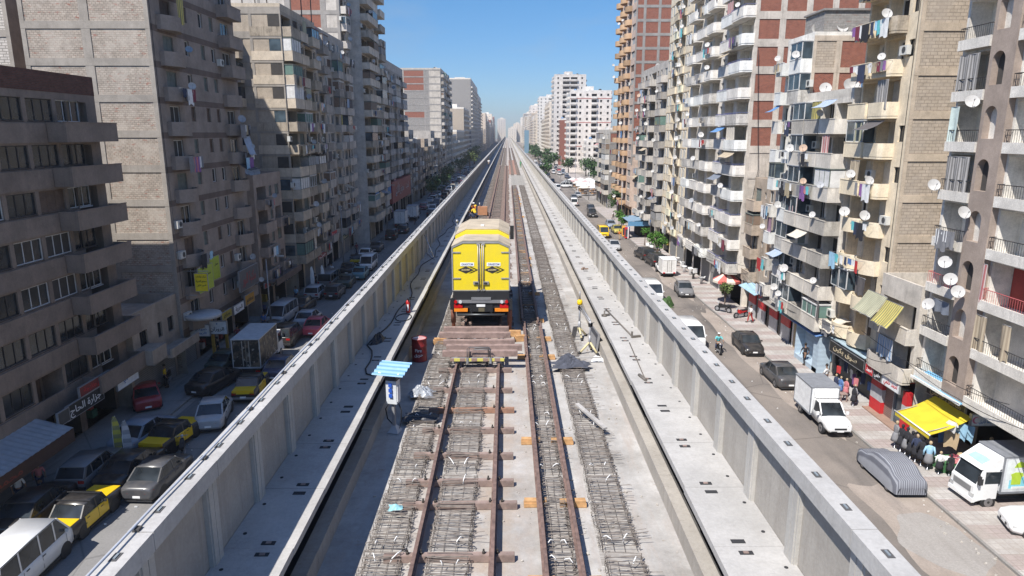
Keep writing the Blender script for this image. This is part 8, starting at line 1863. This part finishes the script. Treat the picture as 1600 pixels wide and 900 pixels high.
# --- black clothes shop under the cream block
bsx = thing('clothes_shop', 'open black fronted clothes shop under the cream balcony block', 'shop front', (24.9, 43.1, 0.12))
mb = MB(); mb.box(0.0, 0.06, 0.0, 5.9, 0, 3.5); mb.box(-0.4, 0.0, 0.0, 0.12, 0, 3.0); mb.box(-0.2, 0.0, 5.75, 5.9, 0, 3.0); mb.ob('dark_interior', S_BLK, bsx)
mb = MB(); mb.box(-1.2, 0.05, 0.0, 5.2, 3.30, 3.36); mb.ob('tin_roof', flat('blue_grey_tin', (0.34, 0.44, 0.50), 0.6, 0, 0.2, 2), bsx)
mb = MB(); mb.box(-1.15, -0.2, 0.0, 0.05, 2.35, 3.3); mb.ob('fascia_end', S_BLK, bsx)
sign('shop_sign', 'long black fascia with pale Arabic lettering over the black clothes shop', (23.75, 45.6, 2.85), 4.9, 0.75, '-x', S_BLK, [(A('سوق بكين'), 0.5, flat('pale_gold', (0.6, 0.5, 0.33), 0.5), -0.2, 0.05, 3.4)], GSR, 0.1)
mb = MB(); mb.box(-1.2, 0.0, 0.5, 5.5, -0.12, 0.08); mb.ob('step', CONC, bsx)
for i in range(12):
    y = 43.6+i*0.42; c = ['blue', 'navy', 'pink', 'black', 'purple', 'grey', 'white', 'navy', 'red', 'grey', 'black', 'lightblue'][i]; o = link('hanging_garment', GARM[(0, 1, 5)[i % 3]], None, (24.55-0.25*(i % 3), y, 1.6+0.5*(i % 2)), 0.5*i); o.material_slots[0].link = 'OBJECT'; o.material_slots[0].material = clothmat(c, CC[c]); tag(o, '%s garment on the racks of the black clothes shop, place %s from its right' % (c, cage_n[i]), 'garment', 'garments at the black clothes shop')
st_ = thing('stool', 'small brown wooden stool outside the black clothes shop', 'stool', (23.0, 44.0, 0.12)); mb = MB(); mb.box(-0.25, 0.25, -0.25, 0.25, 0.5, 0.56); mb.ob('seat', BEAMM, st_)
for sx in (-1, 1):
    for sy in (-1, 1): mb = MB(); mb.box(sx*0.2-0.03, sx*0.2+0.03, sy*0.2-0.03, sy*0.2+0.03, 0, 0.5); mb.ob('leg', BEAMM, st_)
for i, (x, y, c) in enumerate(((23.3, 45.0, 'blue'), (23.5, 44.6, 'pink'), (23.2, 45.5, 'navy'), (23.5, 43.4, 'grey'), (23.3, 43.1, 'black'))): outfit('%s clothed display figure on the pavement before the black clothes shop' % c if i < 3 else '%s display figure at the right corner of the black clothes shop' % c, (x, y, 0.12), -1.4, c, c, 0.8)
# --- pale blue kiosk, tan shutter, red shops
kb = thing('kiosk', 'pale blue shuttered kiosk with a blue tin roof under the patched house', 'kiosk', (24.55, 49.4, 0.12))
KBL = flat('pale_blue_panel', (0.42, 0.52, 0.60), 0.6, 0, 0.12, 3)
mb = MB(); mb.box(-0.95, 0.0, 0.0, 0.1, 0, 2.9); mb.box(-0.95, -0.85, 0.1, 0.9, 0, 2.9); mb.box(-0.2, 0.0, 0.9, 4.2, 0, 2.9); mb.box(-0.95, -0.2, 4.1, 4.2, 0, 2.9); mb.box(-0.95, 0, 0.1, 4.1, 0, 0.35); mb.ob('shuttered_wall', stripes('pale_blue_slats', (0.42, 0.52, 0.60), (0.38, 0.47, 0.55), 0.36, 1), kb)
mb = MB(); mb.hexa([(-1.3, -0.1, 2.95), (0.1, -0.1, 3.25), (0.1, 4.4, 3.25), (-1.3, 4.4, 2.95), (-1.3, -0.1, 2.99), (0.1, -0.1, 3.29), (0.1, 4.4, 3.29), (-1.3, 4.4, 2.99)]); mb.ob('tin_roof', flat('strong_blue_tin', (0.12, 0.24, 0.50), 0.6, 0, 0.2, 2), kb)
ts = thing('shuttered_shop', 'tan roller shutter with a notice beside the pale blue kiosk', 'shop front', (24.6, 53.8, 0.12)); mb = MB(); mb.box(-0.06, 0.0, 0.0, 2.4, 0, 2.7); mb.ob('roller_shutter', stripes('tan_slats', (0.40, 0.31, 0.19), (0.46, 0.36, 0.23), 0.16, 1), ts); mb = MB(); mb.box(-0.09, -0.06, 0.7, 1.4, 1.5, 1.8); mb.ob('notice', WHITE, ts); mb = MB(); mb.box(-0.1, 0.1, -0.12, 0, 0, 3); mb.box(-0.1, 0.1, 2.4, 2.52, 0, 3); mb.ob('frame', WHITE, ts)
for i, y in enumerate((57.4, 60.2, 63.2, 65.8)):
    t = thing('panelled_shop', 'red and grey panelled shop bay, %s of four past the tan shutter' % ['first', 'second', 'third', 'fourth'][i], 'shop front', (24.75, y, 0.12), 0, 'red panelled shop bays'); mb = MB(); mb.box(-0.1, 0, 0, 1.9, 0, 1.3); mb.ob('grey_panel', flat('panel_grey', (0.42, 0.42, 0.43), 0.5), t); mb = MB(); mb.box(-0.12, 0, 0, 1.9, 1.3, 2.5); mb.ob('red_panel', S_RED, t); mb = MB(); mb.box(-0.05, 0.02, 1.9, 2.5, 0, 2.5); mb.ob('doorway', S_BLK, t)
for i, (y, x0, m, lab) in enumerate(((55, 23.6, flat('blue_grey_tin', (0.34, 0.44, 0.50), 0.6), 'pale tin canopy over the tan shutter'), (60, 23.5, flat('brown_grey_tin', (0.25, 0.23, 0.21), 0.7), 'grey canopy over the red panelled bays'), (66, 23.7, flat('light_blue_tin', (0.32, 0.48, 0.58), 0.6), 'light blue canopy at the foot of the brown house'))):
    mb = MB(); mb.hexa([(x0, y-2.3, 2.85), (24.9, y-2.3, 3.25), (24.9, y+2.3, 3.25), (x0, y+2.3, 2.85), (x0, y-2.3, 2.9), (24.9, y-2.3, 3.3), (24.9, y+2.3, 3.3), (x0, y+2.3, 2.9)]); tag(mb.ob('canopy', m), lab, 'canopy', 'shop canopies')
mb = MB(); g = []
for i in range(5):
    v = i/4; g.append([(24.9-1.5*v, 48.6+2.3*j/6-1.0, 4.75-0.9*v*v-0.06*math.sin(j*2.1)) for j in range(7)])
mb.sheet(g); mb.sheet([[(p[0], p[1], p[2]-0.02) for p in q] for q in g]); tag(mb.ob('awning', clothmat('cream_drape', (0.55, 0.50, 0.42))), 'grey cloth awning sagging above the blue kiosk', 'awning')
mc2 = motorcycle('red motorcycle parked by the red panelled shops', (23.3, 65.8, 0.12), 2.0, RED); motorcycle('dark motorcycle leaning under the slim sapling', (22.2, 68.0, 0.12), 0.8, flat('black_enamel', (0.02, 0.02, 0.02), 0.3)); motorcycle('motorcycle standing by the round tree', (22.6, 103, 0.12), 1.2, S_BLK); motorcycle('motorcycle parked in the lane beside the black saloon on the left', (-18.6, 36.4, 0), 0.4, S_BLK); motorcycle('motorcycle behind the dark red saloon', (-24.9, 47.9, 0.12), 0.3, S_BLK)
# red and white parasol awning
pw = thing('parasol_awning', 'red and white segmented parasol over a shop door of the white tower', 'awning', (23.6, 71.8, 2.6))
for k in range(10):
    a0, a1 = PI*2*k/10, PI*2*(k+1)/10; mb = MB(); mb.tri((0, 0, 1.0), (1.5*math.cos(a0), 1.5*math.sin(a0), 0.1), (1.5*math.cos(a1), 1.5*math.sin(a1), 0.1)); mb.quad((1.5*math.cos(a0), 1.5*math.sin(a0), 0.1), (1.5*math.cos(a1), 1.5*math.sin(a1), 0.1), (1.5*math.cos(a1), 1.5*math.sin(a1), -0.15), (1.5*math.cos(a0), 1.5*math.sin(a0), -0.15)); mb.ob('panel', [flat('faded_red_canvas', (0.5, 0.12, 0.10), 0.8), flat('cream_canvas', (0.62, 0.55, 0.46), 0.8)][k % 2], pw)
mb = MB(); mb.tube([(0, 0, -2.5), (0, 0, 1.0)], 0.03); mb.ob('pole', GREYM, pw)
for i, (x, y, c) in enumerate(((23.8, 87.0, 'white'), (23.4, 88.6, 'white'), (23.9, 91.5, 'white'), (23.3, 93, 'grey'), (24.0, 95, 'white'), (23.5, 84.5, 'black'), (23.7, 81.5, 'grey'))):
    t = thing('bath_fixture', '%s basin on display outside the bathroom shop, %s from the camera' % (c, cage_n[i]), 'basin', (x, y, 0.12), i*0.7, 'basins on display'); mb = MB(); mb.lathe((0, 0, 0), [(0.18, 0), (0.13, 0.5), (0.32, 0.75), (0.36, 0.85), (0.3, 0.86), (0.2, 0.75), (0, 0.72)], 0, 12); mb.ob('bowl', flat('fixture_'+c, {'white': (0.7, 0.7, 0.7), 'grey': (0.3, 0.3, 0.3), 'black': (0.05, 0.05, 0.05)}[c], 0.4), t); mb = MB(); mb.box(-0.3, 0.3, 0.3, 0.42, 0.8, 1.4 if i % 2 else 0.95); mb.ob('splashback', WHITE, t)
for i, (x, y) in enumerate(((22.7, 106.5), (23.0, 107.4), (22.5, 108.2))):
    t = thing('chair', 'white plastic chair in the heap by the small tree, %s' % ['nearest', 'middle one', 'farthest'][i], 'chair', (x, y, 0.12), i*1.3, 'white plastic chairs'); mb = MB(); mb.box(-0.24, 0.24, -0.24, 0.24, 0.42, 0.46); mb.ob('seat', WHITE, t); mb = MB(); mb.box(-0.24, 0.24, 0.2, 0.25, 0.46, 0.9); mb.ob('backrest', WHITE, t)
    for sx in (-1, 1):
        for sy in (-1, 1): mb = MB(); mb.tube([(sx*0.22, sy*0.22, 0), (sx*0.2, sy*0.2, 0.42)], 0.025, 0, 5); mb.ob('leg', WHITE, t)
# blue roofed kiosk at the roadside
k2 = thing('kiosk', 'roadside kiosk with a flat blue tin roof at the foot of the orange tower', 'kiosk', (23.2, 121, 0.12))
mb = MB(); mb.hexa([(-2.2, -2.5, 2.95), (2.2, -2.5, 3.35), (2.2, 5, 3.35), (-2.2, 5, 2.95), (-2.2, -2.5, 3.02), (2.2, -2.5, 3.42), (2.2, 5, 3.42), (-2.2, 5, 3.02)]); mb.ob('roof', flat('slate_blue_tin', (0.20, 0.30, 0.40), 0.5), k2)
mb = MB(); mb.box(-2.2, 2.2, -2.55, -2.5, 2.2, 3.0); mb.ob('blue_valance', flat('blue_valance', (0.10, 0.25, 0.42), 0.7), k2)
for x, y in ((-2.1, -2.4), (2.1, -2.4), (-2.1, 4.9), (2.1, 4.9)): mb = MB(); mb.box(x-0.09, x+0.09, y-0.09, y+0.09, 0, 3.0); mb.ob('post', S_WH, k2)
mb = MB(); mb.box(0.2, 2.1, 0, 4.5, 0, 2.4); mb.ob('stall', DARKIN, k2)
for i, (x, y, m, nm) in enumerate(((20.9, 118.9, S_RED, 'red'), (21.2, 119.8, S_BLU, 'blue'), (20.8, 121.0, flat('print_orange', (0.85, 0.42, 0.08), 0.5), 'orange'))):
    t = thing('drinks_fridge', '%s drinks fridge by the roadside kiosk' % nm, 'fridge', (x, y, 0.12), 0, 'drinks fridges'); mb = MB(); mb.box(-0.35, 0.35, -0.35, 0.35, 0.08, 1.9); mb.ob('casing', m, t); mb = MB(); mb.box(-0.28, 0.28, -0.36, -0.35, 0.3, 1.6); mb.ob('glass_door', PANE_B, t)
# market parasols
r = random.Random(4); PARC = [flat('white_canvas', (0.66, 0.64, 0.60), 0.8), flat('cream_canvas', (0.62, 0.55, 0.46), 0.8), flat('faded_pink_canvas', (0.58, 0.34, 0.32), 0.8)]
for k in range(18):
    x, y = 23.2+2.6*(k % 3)+r.uniform(-0.5, 0.5), 206+4.6*(k//3)*1.5+r.uniform(-1, 1); c = r.choice([0, 0, 0, 1, 2])
    t = thing('market_parasol', '%s parasol in the street market, %s row from the camera, %s' % (['white', 'cream', 'pink'][c], ['first', 'second', 'third', 'fourth', 'fifth', 'sixth'][k//3], ['by the road', 'middle', 'by the houses'][k % 3]), 'parasol', (x, y, 0.12), 0, 'parasols of the street market')
    mb = MB(); mb.lathe((0, 0, 2.2), [(1.9, 0), (1.85, 0.08), (0.9, 0.5), (0, 0.8)], 0, 10, False); mb.ob('canopy', PARC[c], t); mb = MB(); mb.tube([(0, 0, 0), (0, 0, 2.9)], 0.04); mb.ob('pole', GREYM, t); mb = MB(); mb.box(-0.8, 0.8, -0.6, 0.6, 0.4, 0.8); mb.ob('stall_table', flat('stall_goods', (0.35, 0.2, 0.1), 0.8), t)
sign('billboard', 'tall blue advertising column far down the right road', (17, 620, 11), 4, 20, '-y', flat('billboard_blue', (0.16, 0.27, 0.36), 0.5), [], 'billboards', 0.6, 'billboard')
# --- left side shops and signs
cn = thing('shop_canopy', 'ribbed tin canopy on the shop under the brown balcony block', 'canopy', (-24.0, 28.0, 3.0)); mb = MB(); g = []
for i in range(2): g.append([(-0.9+1.9*i, -6+12*j/60, 0.28-0.5*i+0.03*math.sin(j*PI)+0.03*(j % 2)) for j in range(61)])
mb.sheet(g, 0, False); mb.sheet([[(p[0], p[1], p[2]-0.02) for p in q] for q in g], 0, False); mb.ob('tin_sheet', flat('dull_zinc', (0.42, 0.44, 0.46), 0.5, 0.3), cn)
mb = MB(); mb.box(0.92, 0.98, -6, 6, -0.95, -0.25); mb.ob('fascia_board', flat('dark_maroon_board', (0.06, 0.035, 0.03), 0.6), cn)
o = lettering(A('محمصة الريان للبن'), 0.5, flat('faded_red_letters', (0.22, 0.05, 0.035), 0.6), cn, (0.99, -1.0, -0.6), '+x', 6.0)
sign('shop_sign', 'black sign board with white Arabic lettering right of the tin canopy', (-24.05, 36.9, 3.0), 3.4, 0.8, '+x', S_BLK, [(A('جزارة الحاج'), 0.55, S_WH, 0, 0, 2.9)], GSL)
sign('shop_sign', 'dark red sign above the black board with white lettering', (-24.05, 38.0, 3.75), 3.0, 0.55, '+x', flat('dark_red_board', (0.18, 0.03, 0.03), 0.6), [(A('لحوم طازجة'), 0.36, flat('sign_red', (0.5, 0.025, 0.03), 0.5), 0, 0, 2.3)], GSL)
sign('shop_sign', 'pale shop panel with blue Arabic lettering at the far corner of the brown block', (-24.05, 41.3, 3.0), 2.4, 1.1, '+x', S_WH, [(A('كشري'), 0.6, S_BLU, 0.1, 0.1, 1.3)], GSL)
sign('wall_panel_sign', 'dark blank board leaning above the tin canopy', (-23.7, 34.4, 3.2), 0.9, 0.7, '+x', flat('dark_board', (0.07, 0.07, 0.07), 0.6), [], GSL)
sign('hanging_sign', 'bright yellow hanging board with black Arabic lettering on the bare tower', (-22.95, 50.4, 7.1), 0.95, 1.35, '-y', S_YEL, [(A('مركز عيادات'), 0.2, S_BLK, 0, 0.45, 0.75), (A('مجمع الحرية'), 0.2, S_BLK, 0, 0.1, 0.8), (A('الدور الأول'), 0.16, S_BLK, 0, -0.22, 0.7)], GSL, 0.08)
mb = MB(); mb.tube([(-24.3, 50.5, 7.95), (-22.4, 50.5, 7.95)], 0.03); mb.tube([(-24.3, 50.5, 6.1), (-23.4, 50.5, 6.1)], 0.03); tag(mb.ob('sign_bracket', GREYM), 'steel bracket holding the bright yellow board', 'bracket')
for u, w, lab in ((2.2, 2.6, 'lime green panel wrapped round the near first floor balcony'), (6.0, 2.4, 'lime green panel on the wall right of the yellow board')):
    sign('wall_panel_sign', lab, tuple(L2.W(1.12 if u < 3 else 0.12, u, 7.1)), w, 1.9, '+x', S_GRN, [(A('معمل'), 0.3, S_BLK, 0.6, 0.3, 0.7)], GSL, 0.06)
sign('shop_sign', 'white lightbox with blue Arabic lettering projecting over the pavement', (-22.9, 52.2, 3.05), 1.5, 1.0, '-y', S_WH, [(A('الروزان'), 0.4, S_BLK, 0.0, -0.1, 1.1), ('+', 0.3, S_BLU, 0, 0.3, None)], GSL, 0.2)
sign('shop_sign', 'white shop sign with blue lettering left of the projecting lightbox', (-24.0, 51.6, 3.0), 1.5, 0.9, '-y', S_WH, [(A('صيدلية'), 0.3, S_BLU, 0, 0.12, 1.1), (A('الروزان'), 0.25, S_BLU, 0, -0.2, 1.0)], GSL, 0.2)
for y in (53.0, 55.6): mb = MB(); mb.box(-23.75, -23.55, y-0.1, y+0.1, 0.12, 3.6); tag(mb.ob('shop_post', S_YEL if False else flat('ochre_post', (0.45, 0.26, 0.04), 0.6)), 'ochre painted post %s the yellow framed shop' % ('left of' if y < 54 else 'right of'), 'post', 'ochre shop posts')
mb = MB(); mb.lathe((-23.3, 50.9, 4.3), [(1.3, 0), (1.35, 0.15), (1.3, 0.3), (0, 0.3)], 0, 22); tag(mb.ob('round_canopy', flat('pale_round_canopy', (0.42, 0.42, 0.42), 0.6)), 'round pale canopy below the yellow board', 'canopy')
for i, (y, z, w, h, bk, wd, mt, lab) in enumerate([(57.6, 3.3, 2.2, 0.7, S_WH, 'الحرية', S_BLK, 'white fascia sign with black lettering by the lamp post'), (60.2, 3.5, 2.2, 0.9, S_YEL if False else flat('ochre_board', (0.42, 0.22, 0.03), 0.6), 'مطعم', S_BLK, 'ochre fascia sign beside the white one'), (60.5, 5.4, 4.5, 1.8, flat('slate_board', (0.09, 0.09, 0.10), 0.6), 'مكتبة النور', flat('dull_red_letters', (0.3, 0.06, 0.06), 0.6), 'slate billboard above the ochre fascia'),
        (55.0, 3.4, 2.0, 0.6, flat('olive_board', (0.35, 0.28, 0.04), 0.6), 'عصائر', S_BLK, 'olive yellow fascia over the ochre posts'), (70.5, 3.2, 4.5, 0.6, S_BLK, 'ملابس', S_WH, 'black fascia of the four storey house'), (73.3, 2.7, 1.5, 0.6, S_BLK, 'أحذية', S_WH, 'small black sign at the far end of the four storey house'), (66.9, 3.3, 1.6, 0.45, flat('neon_red_board', (0.4, 0.02, 0.03), 0.5), 'كافيه', S_BLK, 'glowing red strip sign right of the lamp post'),
        (80, 4.5, 2.2, 1.7, S_WH, 'دكتور أسنان', S_BLK, 'white panel sign with rows of lettering on the tan block'), (83.5, 3.4, 4.0, 0.7, flat('maroon_board', (0.25, 0.06, 0.05), 0.6), 'بن', S_WH, 'maroon fascia on the tan banded block'), (87, 3.5, 2.6, 1.0, flat('grey_board', (0.35, 0.35, 0.35), 0.6), 'المدينة', S_BLK, 'arched grey sign at the far end of the tan block'), (93, 4.6, 3.0, 0.9, S_RED, 'بيتزا', S_WH, 'red sign on the arched window block'), (99, 3.4, 4.4, 0.8, flat('dark_green_board', (0.05, 0.09, 0.07), 0.6), 'أسواق', flat('pale_gold', (0.6, 0.5, 0.33), 0.5), 'dark green fascia on the arched window block'), (104, 3.4, 2.5, 0.8, S_BLK, 'ستور', S_WH, 'black fascia at the far end of the arched block'), (121, 3.6, 6, 0.9, flat('grey_board', (0.35, 0.35, 0.35), 0.6), 'مفروشات', S_BLK, 'grey fascia under the white side tower')]):
    x = -23.2 if y < 66 else -23.9 if y < 75 else -22.8 if y < 89 else -23.6 if y < 113 else -22.2; sign('shop_sign', lab, (x, y, z), w, h, '+x', bk, [(A(wd), h*0.7, mt, 0, 0, w*0.7)], GSL)
rb = thing('shop_sign', 'huge dark red shop sign wrapping the long grey block', 'sign', (-23.3, 154, 6.2), 0, GSL); mb = MB(); mb.box(-1.0, 0, -14, 12.5, -2.2, 2.2); mb.ob('board', flat('brick_red_board', (0.27, 0.045, 0.04), 0.6), rb)
lettering(A('معرض الأثاث'), 2.2, flat('pale_sign_letters', (0.5, 0.42, 0.4), 0.6), rb, (0.03, -4, 0.2), '+x', 11); lettering(A('الحديث'), 1.8, flat('pale_sign_letters', (0.5, 0.42, 0.4), 0.6), rb, (0.03, 7, 0.2), '+x', 5)
def flag(label, loc, rz, m, h=2.6, group='feather flags'):
    t = thing('feather_flag', label, 'flag', loc, rz, group); mb = MB(); mb.tube([(0, 0, 0), (0, 0, h*0.6), (0.06, 0, h*0.9), (0.25, 0, h)], 0.016, 0, 5); mb.ob('pole', WHITE, t)
    mb = MB(); g = [[(0.02+(0.2 if z > 0.96 else 0.0)*0.5, 0, 0.35+(h-0.4)*z), (0.02+0.42*math.sin(PI*min(1, 0.15+z*0.75))**0.6, 0.05*math.sin(z*9), 0.35+(h-0.4)*z)] for z in [k/10 for k in range(11)]]; mb.sheet(g); mb.sheet([[(p[0], p[1]+0.01, p[2]) for p in q] for q in g]); mb.ob('banner', m, t); mb = MB(); mb.lathe((0, 0, 0), [(0.3, 0), (0.28, 0.08), (0.05, 0.1)], 0, 12); mb.ob('base', S_BLK, t)
flag('yellow printed feather flag by the silver blue saloon', (-22.0, 35.6, 0.12), 0.3, stripes('yellow_print', (0.55, 0.48, 0.08), (0.30, 0.28, 0.12), 0.5, 1)); flag('pale printed feather flag right of the yellow one', (-21.3, 35.3, 0.0), 0.3, stripes('pale_print', (0.5, 0.5, 0.52), (0.3, 0.31, 0.33), 0.5, 1))
flag('white feather flag further up the left street, left one', (-22.7, 77.5, 0.12), 0.2, WHITE, 3.0); flag('white feather flag further up the left street, right one', (-21.9, 79.0, 0.0), 0.2, WHITE, 3.0)
def lamp(label, loc, h, arm, group):
    t = thing('street_lamp', label, 'street lamp', loc, 0, group); mb = MB(); mb.tube([(0, 0, 0), (0, 0, h)], [0.09, 0.05], 0, 8); mb.ob('post', GREYM, t); mb = MB(); mb.tube([(0, 0, h-0.1), (arm*0.5, 0, h+0.25), (arm, 0, h+0.3)], 0.035, 0, 6); mb.ob('arm', GREYM, t); mb = MB(); mb.obox((arm*1.15, 0, h+0.28), (0.6, 0.22, 0.12)); mb.ob('lamp_head', flat('lamp_grey', (0.4, 0.4, 0.4), 0.5), t)
for i, (x, y, h) in enumerate(((-22.3, 62.5, 6.6), (-22.3, 92, 8.5), (-22.2, 126, 8.5), (-22.2, 160, 8.5), (-22.2, 205, 8.5))): lamp('grey street lamp on the left pavement, %s from the camera' % cage_n[i], (x, y, 0.1), h, 1.2, 'street lamps on the left')
for i, (x, y, h) in enumerate(((23, 138, 8.5), (22.5, 190, 8.5), (23.5, 240, 9), (22, 285, 9), (22, 340, 9))): lamp('grey street lamp in the right street, %s from the camera' % cage_n[i], (x, y, 0.1), h, -1.2, 'street lamps on the right')
# small litter and kerb stones
r = random.Random(77); STONE = flat('pale_rubble', (0.4, 0.37, 0.33), 0.9, 0, 0.2, 6)
def rubble(name, label, spots, seed, m=STONE, s0=0.03, s1=0.1):
    rr_ = random.Random(seed); mb = MB()
    for x, y, z in spots: s = rr_.uniform(s0, s1); mb.obox((x, y, z+s*0.3), (s, s*rr_.uniform(0.6, 1.4), s*0.7), rr_.uniform(0, 3), 0, rr_.uniform(-0.4, 0.4))
    return tag(mb.ob(name, m), label, 'rubble', kind='stuff')
rubble('rubble', 'scattered stones and litter along the edge of the right road', [(20.9+r.gauss(0, 0.5), r.uniform(22, 110), 0.015) for _ in range(260)], 1)
rubble('rubble', 'pale grit and crumbs of concrete strewn over the deck', [(r.choice([-2.0, -0.5, 0.5, 1.7, 3.1])+r.gauss(0, 0.4), 8+70*r.random()**1.7, SLAB+0.004) for _ in range(700)], 2, STONE, 0.015, 0.055)
rubble('litter', 'white scraps of litter lying on the right road and pavement', [(r.uniform(17.5, 24), r.uniform(22, 120), 0.015 if r.random() < 0 else 0.13) if False else (r.uniform(17.5, 21.2), r.uniform(22, 120), 0.015) for _ in range(45)], 3, WHITE, 0.03, 0.07)
rubble('litter', 'scraps of litter on the shaded left road', [(r.uniform(-21.5, -17.5), r.uniform(28, 110), 0.015) for _ in range(50)], 4, WHITE, 0.03, 0.09)
cloth('leafy_heap', 'cut green branches lying at the parapet edge of the right road', 'branches', (16.9, 71, 0.01), 0.9, 0.8, 1.2, LEAF_D, 31, None, 0, 12)
# ---------------------------------------------------------------- air
mb = MB(); mb.box(-1560, 1560, -340, 2660, -1.2, 78)
hz, t_, b_ = nt('hazy_air'); t_.nodes.remove(b_)
pv = t_.nodes.new('ShaderNodeVolumePrincipled'); pv.inputs['Color'].default_value = (0.84, 0.88, 0.96, 1); pv.inputs['Density'].default_value = 0.00023; pv.inputs['Anisotropy'].default_value = 0.2
t_.links.new(pv.outputs[0], [n for n in t_.nodes if n.type == 'OUTPUT_MATERIAL'][0].inputs['Volume'])
hz_ob = mb.ob('haze', hz); hz_ob['kind'] = 'stuff'
